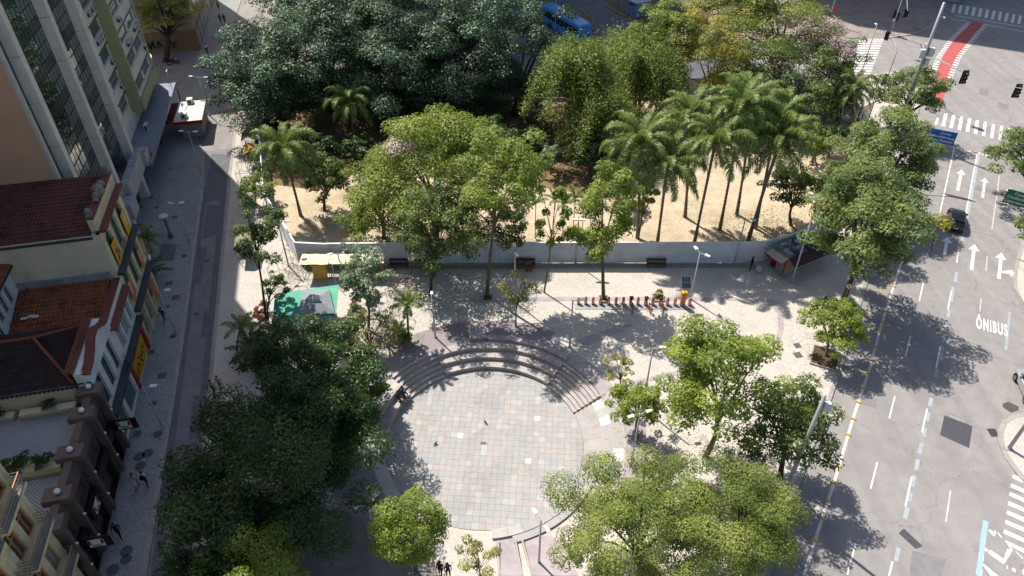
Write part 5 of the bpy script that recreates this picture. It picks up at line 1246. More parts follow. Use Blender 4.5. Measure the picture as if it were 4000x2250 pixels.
def terminal():
    T = thing('bike_terminal', 'tall orange payment terminal with two solar panels on a mast', 'terminal', G(*zbk(1992, 575)), BRZ)
    MB().box(-.22, .22, -.16, .16, 0, 1.62).build('cabinet', M_ORG, T); MB().box(-.19, .19, -.175, -.16, .05, .25).build('plinth', M_GREYP, T); MB().box(-.17, .17, -.172, -.16, .35, 1.45).build('face', mat('terminal_face', '#c96b34', '#b85f2e', rough=.4, scale=6), T); MB().box(-.235, .235, -.175, .175, 1.62, 1.75).build('cap', M_YEL, T)
    MB().tube([(0, 0, 1.75), (0, 0, 2.9)], .035, 8).build('mast', M_IRON, T)
    M_SOL = mat('solar_cell', '#1f2733', '#28303e', rough=.2, scale=8, spec=.6)
    R_ = Matrix.Rotation(rad(18), 3, 'X') @ Matrix.Rotation(rad(-20), 3, 'Y')
    for k, z in enumerate((2.75, 3.35)):
        pan = MB().box(-.42, .42, -.02, .02, -.28, .28); R2 = Matrix.Rotation(rad(-52), 3, 'X'); ctr = Vector((0, -.1 + k * .42, 2.62 + k * .36))
        f = MB().box(-.44, .44, -.3, .3, -.02, .0); Rr = Matrix.Rotation(rad(42), 3, 'X')
        f.v = [tuple(ctr + Rr @ Vector(p)) for p in f.v]; fo = f.build('solar_panel', M_STEEL, T)
        for i in range(3):
            c = MB().box(-.42 + i * .28 + .01, -.42 + (i + 1) * .28 - .01, -.28, .28, .001, .006); c.v = [tuple(ctr + Rr @ Vector(p)) for p in c.v]; c.build('cell', M_SOL, fo)
terminal()

# ------------------------------------------------------------------ kiosks
def newsstand():
    T = thing('newsstand', 'white roofed newsstand with red fascia and rooftop air conditioners', 'kiosk', FW(49.9, 1.1), FROT)   # local x 0..5, y 0..2.6
    wall = mat('newsstand_wall', '#93938f', '#858580', rough=.8, scale=3, c3='#6c6c68', scale3=.8)
    MB().box(0, 5, 0, 2.6, .15, 2.55).build('wall', wall, T); MB().box(-.04, 5.04, -.04, 2.64, 0, .15).build('plinth', M_GREYP, T)
    for k in range(4): MB().box(-.02, 0, .1 + k * .63, .68 + k * .63, .3, 2.1).build('shutter_panel', M_GREYP, T)
    MB().box(-.75, 5.3, -.35, 3.1, 2.55, 2.68).build('roof', mat('white_roof', '#cfcdc8', '#c2c0bb', rough=.8, scale=1.2, c3='#aaa8a4', scale3=.5), T)
    red = mat('newsstand_red', '#9c1f22', '#8c1a1e', rough=.5, scale=3); MB().box(-.78, -.72, -.38, 3.12, 2.28, 2.7).build('fascia', red, T); MB().box(-.72, 1.6, -.4, -.34, 2.0, 2.62).build('fascia', red, T); MB().box(-.7, 5.3, 3.1, 4.1, 2.5, 2.6).build('awning', mat('awning_red', '#6d1f26', '#601a22', rough=.7, scale=2), T)
    for x, y, s in [(.35, 1.9, 1.1), (4.6, 1.6, 1.15)]:
        a = MB().box(x - .35, x + .45, y - .4, y + .35, 2.72, 3.35).build('air_conditioner', M_AC, T); MB().tube([(x - .36, y, 3.02), (x - .34, y, 3.02)], [.22, .22], 12).build('fan', M_ACF, a)
    MB().tube([(.8, 1.8, 2.72), (2.5, 2.1, 2.71), (4.3, 1.7, 2.72)], .02, 5).build('cable', M_IRON, T)
newsstand()
def red_kiosk():
    A, B, C_ = G(3016, 1046), G(3056, 1082), G(3182, 1030); d = (C_ - B); L = d.length + .6; rz = math.atan2(d.y, d.x); D = 2.0
    T = thing('snack_kiosk', 'red and cream snack kiosk with cluttered metal roof beside the hoarding', 'kiosk', B, rz)   # x along front, y back
    cream = mat('kiosk_cream', '#9a9076', '#8b8269', rough=.7, scale=2, c3='#6e674f', scale3=.8); red = mat('kiosk_red', '#ab2028', '#9a1b24', rough=.5, scale=3); grey = mat('kiosk_grey', '#8f9498', '#83888c', rough=.6, scale=3)
    MB().box(0, L, 0, D, .2, 2.35).build('body', cream, T); MB().box(-.12, L + .1, -.12, D + .1, 0, .2).build('plinth', grey, T)
    MB().box(-.03, 0, .15, 1.1, .35, 1.9).build('counter_opening', mat('counter_grey', '#8f9494', '#7f8484', rough=.6, scale=4), T); MB().box(-.04, 0, -.0, .15 + .0, .3, 2.0).build('red_pillar', red, T); MB().box(-.03, .0, 1.15, 1.85, .35, 1.9).build('drinks_cooler', mat('cooler_red', '#7f1a1e', '#3d1214', rough=.3, scale=5), T)
    MB().box(.05, L - .05, -.03, 0, 2.0, 2.35).build('front_band', mat('front_yellow', '#b59a45', rough=.6), T)
    # corrugated roof
    mb = MB(); n = int(L / .12)
    for i in range(n + 1):
        x = -.1 + (L + .2) * i / n; z = 2.42 + (.03 if i % 2 else 0)
        mb.v += [(x, -.1, z), (x, D + .15, z + .12)]
    for i in range(n): mb.f.append((2 * i, 2 * i + 2, 2 * i + 3, 2 * i + 1)); mb.m.append(0)
    mb.build('roof', mat('dirty_roof_sheet', '#7a828c', '#666e79', rough=.6, scale=1.5, metal=.2, c3='#34383f', scale3=1.2, f3=.8), T)
    rg = random.Random(9)
    jm = [mat('rag_pale', '#b3aca2', '#8f887e', rough=.9, scale=4), mat('rag_dark', '#2c2e33', '#3b3d42', rough=.9, scale=4), mat('rag_blue', '#3a4a66', rough=.9)]
    for k in range(16):
        x, y = rg.uniform(.2, L - .6), rg.uniform(.1, D - .2); w_, l_ = rg.uniform(.1, .35), rg.uniform(.2, .7); a = rg.uniform(0, 3)
        c, s = math.cos(a), math.sin(a); p = [(x + c * u - s * v, y + s * u + c * v) for u, v in ((-l_, -w_), (l_, -w_ * .7), (l_ * .9, w_), (-l_ * .8, w_ * .8))]
        MB().hexa([(*q, 2.46) for q in p], [(q[0] * .97 + x * .03, q[1] * .97 + y * .03, 2.56 + rg.uniform(0, .06)) for q in p]).build('rag', jm[k % 3], T)
    MB().tube([(.1, .2, 2.62), (2.2, D - .1, 2.66)], .04, 6).build('loose_pipe', M_STEEL, T)
    # lifted flaps: red one over the left end, dark one along the front
    MB().hexa([(-1.0, -.1, 2.05), (-.02, -.1, 2.3), (-.02, D, 2.3), (-1.0, D, 2.05)], [(-1.0, -.1, 2.1), (-.02, -.1, 2.36), (-.02, D, 2.36), (-1.0, D, 2.1)]).build('side_flap', mat('flap_pale', '#b9b3a8', '#a39d92', rough=.7, scale=3), T); MB().box(-1.04, -.99, -.12, D + .02, 1.95, 2.14).build('flap_edge', red, T); MB().hexa([(-1.0, -.14, 2.02), (-.1, -.14, 2.26), (-.1, -.11, 2.26), (-1.0, -.11, 2.02)], [(-1.0, -.14, 2.1), (-.1, -.14, 2.4), (-.1, -.11, 2.4), (-1.0, -.11, 2.1)]).build('flap_cheek', red, T)
    MB().hexa([(.1, -1.0, 1.75), (L, -1.0, 1.75), (L, -.02, 2.35), (.1, -.02, 2.35)], [(.1, -1.0, 1.8), (L, -1.0, 1.8), (L, -.02, 2.41), (.1, -.02, 2.41)]).build('front_flap', mat('flap_maroon', '#3a2429', '#472a2f', rough=.6, scale=3), T); MB().box(L - .05, L + .4, -.2, D, 2.3, 2.38).build('end_flap', red, T)
    for x in (.3, L - .3): MB().bar((x, -.9, 1.78), (x, -.02, 1.5), .03).build('strut', M_STEEL, T)
red_kiosk()
def flower_kiosk():
    zk = 500 / 2070; zz = 2.7; K = lambda a, b, z=zz: GZ(1000 + a * zk, 1050 + b * zk, z)
    o = GZ(1000 + 800 * zk, 1050 + 800 * zk); T = thing('flower_kiosk', 'flower kiosk with green canvas roof and grey pyramid canopy', 'kiosk', o)
    gm = mat('green_canvas', '#4a9a80', '#55a48b', rough=.7, scale=1.2, c3='#428b74', scale3=.5); gl = mat('pale_green_canvas', '#7fb3a0', '#8cbcaa', rough=.7, scale=1.5); gd = mat('dark_green_canvas', '#1f5d4d', rough=.7); gy = mat('grey_canvas', '#8a9398', '#7f888e', rough=.75, scale=1.0)
    def slab(pts, name, m, th=.04):
        P = [p - o for p in pts]; mb = MB(); n = len(P); mb.add([p for p in P] + [p - Vector((0, 0, th)) for p in P], [tuple(range(n)), tuple(range(n, 2 * n))[::-1]] + [(i, n + i, n + (i + 1) % n, (i + 1) % n) for i in range(n)]); return mb.build(name, m, T)
    slab([K(310, 400, 2.75), K(1340, 255, 2.75), K(1290, 740, 2.95), K(680, 735, 2.95), K(380, 780, 2.95), K(265, 830, 2.7)], 'roof_canvas', gm)
    slab([K(380, 782, 2.96), K(680, 737, 2.96), K(690, 925, 2.35), K(400, 965, 2.35)], 'awning', gl); slab([K(682, 737, 2.96), K(1310, 712, 2.96), K(1308, 850, 2.4), K(692, 925, 2.35)], 'awning', gl); slab([K(265, 832, 2.7), K(378, 784, 2.94), K(398, 967, 2.35), K(230, 975, 2.2)], 'awning', gd)
    ap = K(980, 470, 3.9) - o; cs = [K(740, 335, 3.12) - o, K(1190, 340, 3.12) - o, K(1275, 720, 3.12) - o, K(690, 735, 3.12) - o]; tp = [ap + (c - ap) * .2 for c in cs]
    for i in range(4): mb = MB().quad(cs[i], cs[(i + 1) % 4], tp[(i + 1) % 4], tp[i]); mb.build('canopy_panel', gy, T)
    up = Vector((0, 0, .16)); mb = MB(); mb.hexa([p + up * .6 for p in tp], [p + up for p in tp]); 
    cap2 = [ap + (c - ap) * .26 + Vector((0, 0, .12)) for c in cs]; MB().quad(*cap2).build('vent_cap', gy, T); mb.build('vent_ring', M_LEDGE, T)
    for c in cs: MB().bar((c.x, c.y, 0), (c.x, c.y, c.z), .05).build('pole', M_STEEL, T)
    for p in (K(310, 400, 0), K(265, 830, 0), K(1300, 280, 0), K(1290, 740, 0)):
        q = p - o; MB().bar((q.x, q.y, 0), (q.x, q.y, 2.7), .06).build('pole', M_STEEL, T)
    a, b = K(450, 480, 2.2) - o, K(1150, 720, 2.2) - o; MB().box(min(a.x, b.x), max(a.x, b.x), min(a.y, b.y), max(a.y, b.y), 0, 2.2).build('cabin', M_GREYP, T)
    slab([K(690, 235, 2.3), K(830, 215, 2.3), K(835, 265, 2.2), K(690, 278, 2.2)], 'side_shelf', mat('pale_shelf', '#b9c4ae', rough=.7))
flower_kiosk()

# ------------------------------------------------------------------ market stall frames and covered stalls
M_FRAME = mat('stall_frame_steel', '#93887a', '#837a6e', rough=.6, scale=6, metal=.3)
def stall(label, px, py, rz, w_=2.0, d=1.4, h=2.1, gable=True, tarp=None, skirt=None, parts=True):
    T = thing('market_stall', label, 'market stall', G(px, py), rz, 'market stalls'); f = MB()
    for x in (-w_ / 2, w_ / 2):
        for y in (-d / 2, d / 2): f.bar((x, y, 0), (x, y, h), .035)
    for z in (.05, .85, h):
        f.bar((-w_ / 2, -d / 2, z), (w_ / 2, -d / 2, z), .03); f.bar((-w_ / 2, d / 2, z), (w_ / 2, d / 2, z), .03); f.bar((-w_ / 2, -d / 2, z), (-w_ / 2, d / 2, z), .03); f.bar((w_ / 2, -d / 2, z), (w_ / 2, d / 2, z), .03)
    for k in range(1, 5): f.bar((-w_ / 2 + w_ * k / 5, -d / 2, .85), (-w_ / 2 + w_ * k / 5, d / 2, .85), .018)
    if gable:
        for x in (-w_ / 2, w_ / 2): f.bar((x, -d / 2, h), (x, 0, h + .5), .03); f.bar((x, d / 2, h), (x, 0, h + .5), .03)
        f.bar((-w_ / 2, 0, h + .5), (w_ / 2, 0, h + .5), .03)
    f.bar((-w_ / 2, -d / 2, .05), (w_ / 2, -d / 2, .85), .02); f.bar((-w_ / 2, d / 2, .85), (w_ / 2, d / 2, .05), .02); f.build('frame', M_FRAME, T)
    if tarp:
        mb = MB(); nx, ny = 8, 6; rg = random.Random(int(px))
        for j in range(ny + 1):
            for i in range(nx + 1):
                x = (-.55 + 1.1 * i / nx) * w_; y = (-.56 + 1.12 * j / ny) * d; q = abs(j / ny - .5) * 2
                mb.v.append((x, y, h + .06 + (.48 * (1 - q) if gable else .12 * (1 - q)) - .10 * math.sin(i / nx * math.pi * 2) ** 2 * .5 + rg.uniform(-.03, .03)))
        for j in range(ny):
            for i in range(nx): mb.f.append((j * (nx + 1) + i, j * (nx + 1) + i + 1, (j + 1) * (nx + 1) + i + 1, (j + 1) * (nx + 1) + i)); mb.m.append(0)
        mb.build('tarpaulin', tarp, T, True)
    if skirt:
        mb = MB(); n = 12; x0, x1 = skirt[1] * w_, skirt[2] * w_
        for i in range(n + 1):
            x = x0 + (x1 - x0) * i / n
            for z, q in ((.25, .1), (.9, .02), (1.9, 0)): mb.v.append((x, -d / 2 - .04 - q - .05 * (i % 2), z))
        for i in range(n):
            for k in range(2): mb.f.append((i * 3 + k, (i + 1) * 3 + k, (i + 1) * 3 + k + 1, i * 3 + k + 1)); mb.m.append(0)
        mb.build('hanging_cloth', skirt[0], T, True)
    return T
M_TARPY = mat('yellow_tarpaulin', '#ddd8b4', '#d2cca2', rough=.7, scale=2); M_TARPG = mat('khaki_tarpaulin', '#8f8a68', '#7b7658', rough=.75, scale=2, c3='#5d5a46', scale3=.8); M_TARPO = mat('ochre_tarpaulin', '#b7953f', '#a5863a', rough=.7, scale=2)
stall('stall with cream yellow cover and ochre cloth hanging in front', 1245, 1075, 0, 2.6, 1.5, 2.0, False, M_TARPY, (M_TARPO, -.1, .45))
stall('stall with rumpled yellow cover in the middle of the three', 1345, 1072, 0, 2.2, 1.4, 1.95, False, M_TARPY)
stall('bare stall frame between the two yellow covered stalls', 1403, 1068, 0, 2.0, 1.4, 2.0, True)
stall('stall with bright yellow cover behind the silvery tree', 1465, 1072, 0, 2.2, 1.4, 2.0, False, M_TARPY, (M_TARPO, .4, .5))
stall('stall with yellow cloth on the right, half hidden by leaves', 1650, 1062, 0, 2.2, 1.3, 2.0, False, M_TARPY, (M_TARPY, .1, .5))
stall('bare stall frame standing in the sun beside the green kiosk', 1118, 1105, rad(-20), 2.4, 1.6, 2.0)
stall('low bare stall frame at the corner of the hoarding', 1148, 1050, rad(-30), 1.6, 1.2, 1.8)
stall('bare stall frame in the sun by the small fan palm', 1575, 1150, rad(-10), 2.2, 1.5, 1.9)
stall('bare stall frame behind the fan palm, leaning to the left', 1478, 1275, rad(-18), 2.6, 1.5, 1.9)
stall('bare stall frame just below the fan palm frame', 1540, 1230, rad(-25), 2.2, 1.4, 1.9)
stall('topmost bare stall frame on the white side pavement', 955, 505, FROT, 2.4, 1.5, 2.1)
stall('second bare stall frame down the white side pavement', 985, 540, FROT, 2.6, 1.5, 2.1)
stall('stall with khaki cover on the white side pavement', 985, 590, FROT, 2.2, 1.5, 2.1, True, M_TARPG, (M_TARPG, -.4, .3))
stall('stall with ochre cover beside the tall left palm', 990, 645, FROT, 2.0, 1.4, 2.0, True, M_TARPO)
stall('lowest bare stall frame on the white side pavement', 965, 715, FROT, 2.6, 1.5, 2.1)
stall('stall with faded khaki cover at the shade edge on the left', 968, 1000, FROT, 2.2, 1.5, 2.0, True, M_TARPG)

# ------------------------------------------------------------------ benches, planters, covers
M_WOOD = mat('bench_wood', '#4b3d33', '#5a4a3d', rough=.8, scale=6)
def bench(label, px, py, rz=0, L=2.0):
    T = thing('bench', label, 'bench', G(px, py), rz, 'benches by the hoarding')
    for k in range(4): MB().box(-L / 2, L / 2, -.22 + k * .115, -.13 + k * .115, .43, .47).build('seat_slat', M_WOOD, T)
    for k in range(3): MB().box(-L / 2, L / 2, .25, .29, .58 + k * .12, .67 + k * .12).build('back_slat', M_WOOD, T)
    for x in (-L / 2 + .15, L / 2 - .15): MB().box(x - .03, x + .03, -.22, -.16, 0, .43).box(x - .03, x + .03, .22, .28, 0, .95).box(x - .03, x + .03, -.2, .24, .38, .43).build('leg', M_IRON, T)
    return T
bench('dark bench at the left end of the hoarding', 1222, 1043); bench('dark bench piled with brown cartons under the hoarding', 2052, 1043); bench('dark bench in the middle of the hoarding', 2562, 1043); bench('dark bench behind the silvery tree', 1560, 1043)
M_CARD = mat('brown_cardboard', '#8a6544', '#79583b', rough=.9, scale=3)
for k, (px, py, z, a, lb) in enumerate([(2030, 1040, .47, .2, 'flattened brown carton on the left end of the bench'), (2062, 1044, .47, -.1, 'wide brown carton on the middle of the bench'), (2066, 1056, 0, .1, 'pale brown carton on the ground before the bench')]):
    mb = MB().box(-.32, .32, -.16, .16, 0, .3).add([(-.32, -.16, .3), (.32, -.16, .3), (.36, -.3, .34), (-.36, -.3, .34)], [(0, 1, 2, 3)]); o = mb.build('carton', M_CARD); o.location = G(px, py) + Vector((0, 0, z)); o.rotation_euler = (0, 0, a); tag(o, lb, 'carton', 'cartons on the bench')
M_PLT = mat('planter_cement', '#a39c8f', '#948d80', rough=.9, scale=3); M_EARTH = mat('dark_earth', '#4a3d2e', '#5b4b38', rough=.95, scale=5)
def planter(label, px, py, s=1.1, rz=0.0, h=.18, grass=True, wide=1.0):
    T = thing('planter', label, 'planter', G(px, py), rz, 'tree pits and planters'); s2 = s / 2; w2 = s2 * wide; b = .12
    for nm, q in (('rim', (-w2, w2, -s2, -s2 + b)), ('rim', (-w2, w2, s2 - b, s2)), ('rim', (-w2, -w2 + b, -s2 + b, s2 - b)), ('rim', (w2 - b, w2, -s2 + b, s2 - b))): MB().box(*q, -.05, h).build(nm, M_PLT, T)
    MB().box(-w2 + b, w2 - b, -s2 + b, s2 - b, -.04, h * .5).build('soil', M_EARTH, T); return T
planter('square planter with the twisted bare shrub', 2432, 1545, 1.3, .12); planter('square planter with low plants behind the bike docks', 2570, 1165, 1.1); planter('square tree pit of the slender tree behind the docks', 2357, 1170, 1.0); planter('square tree pit round the tall thin tree left of the plaza lamps', 1905, 1165, 1.0, 0, .1); planter('wide tree pit under the small bright tree by the avenue', 3222, 1400, 2.6, rad(-25), .16, wide=.9); planter('dark tree pit under the avenue tree with the sign', 3275, 1205, 2.4, rad(-30), .16, wide=1.3)
M_COVER = mat('iron_cover', '#55565a', '#626366', rough=.8, scale=10, metal=.2)
ci = 0
def cover(px, py, r=.42, square=False, label=None, rz=None, w_=1.0):
    b = G(px, py); on_road = (b - FC).dot(ND) > 3.0 and px < 900
    z = (ROAD_Z + .016) if on_road else b.z + .012
    mb = MB()
    if square: mb.box(-r * w_, r * w_, -r, r, -.02, .0)
    else: mb.tube([(0, 0, -.02), (0, 0, 0)], [r, r], 22)
    if not square:
        for k in range(5): mb.box(-r * .6, r * .6, -r * .5 + k * r * .25 - .02, -r * .5 + k * r * .25 + .02, 0, .008)
    o = mb.build('manhole_cover', M_COVER); o.location = (b.x, b.y, z); o.rotation_euler = (0, 0, FROT - rad(90) if rz is None else rz); tag(o, label, 'manhole cover', 'covers in the paving')
for a in [(578, 1770, .42, 0, 'oval iron cover, left one of the pair below the hanging sign'), (543, 1784, .42, 0, 'iron cover nearest the restaurant entrance'), (548, 1820, .42, 0, 'iron cover above the two walking people'), (494, 2152, .42, 0, 'iron cover nearest the man in black'), (492, 2186, .38, 0, 'iron cover just below the man in black'), (440, 2226, .42, 0, 'lowest iron cover on the left pavement'), (616, 1696, .36, 0, 'iron cover at the kerb by the street lamp'), (598, 1576, .3, 0, 'small iron cover beside the lamp near the restaurant'), (536, 1694, .3, 1, 'small square cover under the hanging sign'), (632, 1468, .36, 1, 'square cover beside the yellow shutter'), (590, 1375, .3, 1, 'dark square cover by the red shopfront'), (674, 1314, .3, 0, 'iron cover at the foot of the street lamp by the walker'), (652, 1198, .28, 0, 'iron cover left of the walker'), (688, 1162, .36, 1, 'square cover above the walker'), (660, 1107, .34, 1, 'dark square cover beside the planter palm'), (720, 1000, .3, 0, 'iron cover beside the kerb opposite the palms'), (808, 1016, .28, 0, 'round cover in the carriageway opposite the palms'), (766, 1222, .26, 0, 'round cover in the carriageway by the walker'), (890, 1172, .38, 0, 'round cover on the right pavement opposite the walker'), (868, 1107, .28, 0, 'small round cover at the right kerb'), (592, 771, .25, 0, 'round cover below the tower entrance'), (548, 810, .25, 0, 'left round cover of the pair below the tower'), (612, 810, .25, 0, 'right round cover of the pair below the tower'), (522, 874, .25, 0, 'round cover close to the arched house'), (546, 880, .25, 0, 'round cover next to the palm planter'), (682, 848, .3, 1, 'square cover right of the disc topped post'), (666, 662, .25, 0, 'round cover in front of the canopy'), (1402, 2180, .32, 0, 'round cover in the shade at the bottom of the plaza'), (2561, 1810, .3, 0, 'round cover in the shade of the small bright tree'), (3115, 1350, .3, 1, 'barred drain by the avenue side planter'), (3117, 1387, .34, 1, 'square iron cover by the avenue side planter')]:
    cover(a[0], a[1], a[2], bool(a[3]), a[4])
for lb, pts in [('large dark patch of setts under the street palms', [(632, 950), (690, 955), (678, 1018), (615, 1020)])]: sheet('setts_patch', [GZ(*p, .01) for p in pts], M_SETT)
# drain grate at the island
o = MB(); o.box(-.35, .35, -.4, .4, -.02, .0); q = o.build('drain_grate', M_COVER); q.location = RD(3880, 1690, .014); tag(q, 'barred drain grate in the gutter beside the traffic island', 'drain grate')
for k in range(6): MB().box(-.33, .33, -.36 + k * .13, -.30 + k * .13, 0, .02).build('bar', M_IRON, q)
# ------------------------------------------------------------------ vegetation
F_DARK = foliage('glossy_dark_leaves', '#1c3018', '#345030', '#648460', rough=.5, trans=.18, spec=.4)
F_SHADE = foliage('deep_green_leaves', '#1b2b0a', '#2e4817', '#4a6425', rough=.45, trans=.2)
F_MID = foliage('mid_green_leaves', '#334519', '#52642a', '#7c8842', rough=.5, trans=.3)
F_BRIGHT = foliage('bright_green_leaves', '#50651e', '#768832', '#a2ab4c', rough=.5, trans=.35)
F_YEL = foliage('yellow_green_leaves', '#5f682a', '#828640', '#ada34e', rough=.55, trans=.35)
F_FEA = foliage('feathery_leaves', '#566829', '#78863c', '#a0a557', rough=.55, trans=.35)
F_SIL = foliage('silvery_leaves', '#4c5e42', '#6e805e', '#95a585', rough=.5, trans=.25)
F_AVE = foliage('avenue_tree_leaves', '#44592a', '#67793e', '#949d5a', rough=.5, trans=.3)
F_BAM = foliage('bamboo_leaves', '#4d6322', '#6f8236', '#99a152', rough=.5, trans=.3)
F_PALM = foliage('palm_leaflets', '#46602a', '#6b8040', '#9ca65e', rough=.45, trans=.35, spec=.35)
F_PINK = foliage('pink_blossom', '#b58fa6', '#c9a8b6', '#d8c3c8', rough=.7, trans=.3)
F_GOLD = foliage('golden_leaves', '#9a8f22', '#b5a32c', '#c9b43c', rough=.6, trans=.4)
F_RED = foliage('reddish_leaves', '#5a2424', '#7c3a34', '#9a5a48', rough=.6, trans=.3)
M_BARK = mat('bark', '#5d5246', '#6f6253', rough=.95, scale=6, c3='#463e35', scale3=2.0)
M_BARKD = mat('dark_bark', '#3a332b', '#473e34', rough=.95, scale=6)
M_BARKG = mat('green_grey_bark', '#6a6246', '#5b5440', rough=.95, scale=5)
M_PTRUNK = mat('palm_trunk', '#7a7060', '#685f52', rough=.95, scale=5, c3='#52493e', scale3=1.5)
M_CULM = mat('bamboo_culm', '#8a8550', '#747040', rough=.6, scale=4)

def leaf_mesh(name, P, Nn, L, tone, mats, mi=None, width=.52, rng=None):
    """one small folded leaf at every point P with normal Nn and length L"""
    n = len(P); rng = rng or RNG
    Nn = Nn / np.maximum(np.linalg.norm(Nn, axis=1, keepdims=True), 1e-6)
    R_ = rng.normal(size=(n, 3)); A = np.cross(Nn, R_); A /= np.maximum(np.linalg.norm(A, axis=1, keepdims=True), 1e-6); B = np.cross(Nn, A)
    l = L[:, None]; w_ = l * width
    V = np.empty((n, 4, 3)); V[:, 0] = P - A * l * .5; V[:, 1] = P + B * w_ * .5 - Nn * l * .10; V[:, 2] = P + A * l * .5 - Nn * l * .08; V[:, 3] = P - B * w_ * .5 - Nn * l * .10
    me = bpy.data.meshes.new(name); me.vertices.add(n * 4); me.vertices.foreach_set('co', V.astype(np.float32).ravel())
    me.loops.add(n * 4); me.loops.foreach_set('vertex_index', np.arange(n * 4, dtype=np.int32)); me.polygons.add(n)
    me.polygons.foreach_set('loop_start', np.arange(0, n * 4, 4, dtype=np.int32)); me.polygons.foreach_set('loop_total', np.full(n, 4, dtype=np.int32))
    for m in mats: me.materials.append(m)
    if mi is not None: me.polygons.foreach_set('material_index', mi.astype(np.int32))
    me.update(); at = me.attributes.new('tone', 'FLOAT', 'FACE'); at.data.foreach_set('value', np.clip(tone, 0, 1).astype(np.float32))
    return me
def crown_points(rng, rx, rz, nc, n, cs=(.16, .28), low=-.45, ry=None, shell=(.4, .95)):
    ry = ry or rx; C_ = []
    while len(C_) < nc:
        d = rng.normal(size=3); d /= np.linalg.norm(d)
        if d[2] < low: continue
        C_.append(d * rng.uniform(*shell))
    C_ = np.array(C_); cr = rng.uniform(*cs, size=nc); ct = rng.uniform(0, 1, nc); k = rng.choice(nc, n, p=cr ** 2 / (cr ** 2).sum())
    d = rng.normal(size=(n, 3)); d /= np.linalg.norm(d, axis=1, keepdims=True); d[:, 2] = np.where(d[:, 2] < -.15, -d[:, 2] * .8, d[:, 2]); r = rng.uniform(.35, 1.0, size=n) ** .6
    q = C_[k] + d * (cr[k] * r)[:, None] * np.array([1, 1, .78]); P = q * np.array([rx, ry, rz])
    N_ = d * 1.0 + np.array([0, 0, .7]) + rng.normal(size=(n, 3)) * .38
    tone = .22 * rng.uniform(size=n) + .5 * ct[k] + .22 * rng.uniform(size=n) * rng.uniform(size=n) + .1
    return P, N_, tone, C_ * np.array([rx, ry, rz]), k
CROWNS = {}
def crown(kind, rx, rz, seed, leaf=.34, cover=1.5, nc=None, low=-.45, mats=None, extra=None, cs=(.16, .28), width=.52, ry=None, shell=(.4, .95)):
    """leaf cloud; extra = (fraction of clumps, upper-side only) that take the second material"""
    leaf *= .8; rx *= 1.16; rz *= 1.16; ry = ry * 1.16 if ry else None; cover *= 1.45
    rng = np.random.default_rng(seed); nc = nc or int(22 + rx * 9); n = int(cover * 4 * math.pi * rx * (ry or rx) ** .5 * rz ** .5 * 1.0 / (leaf * leaf * .45) * .62)
    P, N_, tone, C_, k = crown_points(rng, rx, rz, nc, n, cs, low, ry, shell); mi = None
    if extra:
        pick = (rng.uniform(size=nc) < extra[0]) & (C_[:, 2] > extra[1] * rz); mi = (pick[k] & (rng.uniform(size=n) < extra[2])).astype(int)
    return leaf_mesh('crown', P, N_, rng.uniform(.7, 1.3, size=n) * leaf, tone, mats, mi, width, rng), C_
def limbs(base_r, top, C_, rng, frac=.6, n=14, seg=7, thin=.05, fork=None):
    """trunk from the origin to 'top' then curved limbs to clump centres (all relative to the tree base)"""
    mb = MB(); top = Vector(top); mid = top * .5 + Vector((rng.uniform(-.25, .25), rng.uniform(-.25, .25), 0))
    mb.tube([(0, 0, -.1), (0, 0, .15), mid * .5, mid, top], [base_r * 1.5, base_r * 1.15, base_r, base_r * .85, base_r * .6], 9)
    idx = rng.permutation(len(C_))[:n]
    for i in idx:
        c = Vector(C_[i]); s = mid.lerp(top, rng.uniform(.3, 1.0)); m = s.lerp(c, .5) + Vector((0, 0, (c - s).length * .12)); mb.tube([s, m, s.lerp(c, .96)], [base_r * .45, base_r * .28, thin * .5], 5)
    return mb
def tree(label, bpx, cpx, rx, rz, mat_, seed, trunk=.16, bark=None, leaf=.34, cover=1.5, low=-.45, extra=None, nc=None, group='trees', cat='tree', name='tree', nl=14, cs=(.16, .28), width=.52, ry=None, forkf=.62, shell=(.4, .95), base=None):
    b = base or G(*bpx); r = pray(*cpx); k = (r[0] * b.x + r[1] * b.y) / (r[0] ** 2 + r[1] ** 2); c = Vector((r[0] * k, r[1] * k, CAM_H + r[2] * k)) - b
    T = thing(name, label, cat, b, 0, group); mats = [mat_] if not isinstance(mat_, (list, tuple)) else list(mat_)
    me, C_ = crown('', rx, rz, seed, leaf, cover, nc, low, mats, extra, cs, width, ry, shell)
    o = link('crown', me, T); o.location = c
    rng = np.random.default_rng(seed + 1); Cw = C_ + np.array(c)
    limbs(trunk, (c.x * forkf * 1.1, c.y * forkf * 1.1, max(.5, c.z - rz * .55)), Cw, rng, n=nl).build('trunk', bark or M_BARK, T, True)
    return T, c.z
LOG = []
def tr(label, *a, **k):
    T, z = tree(label, *a, **k); LOG.append((label[:40], round(z, 1)))
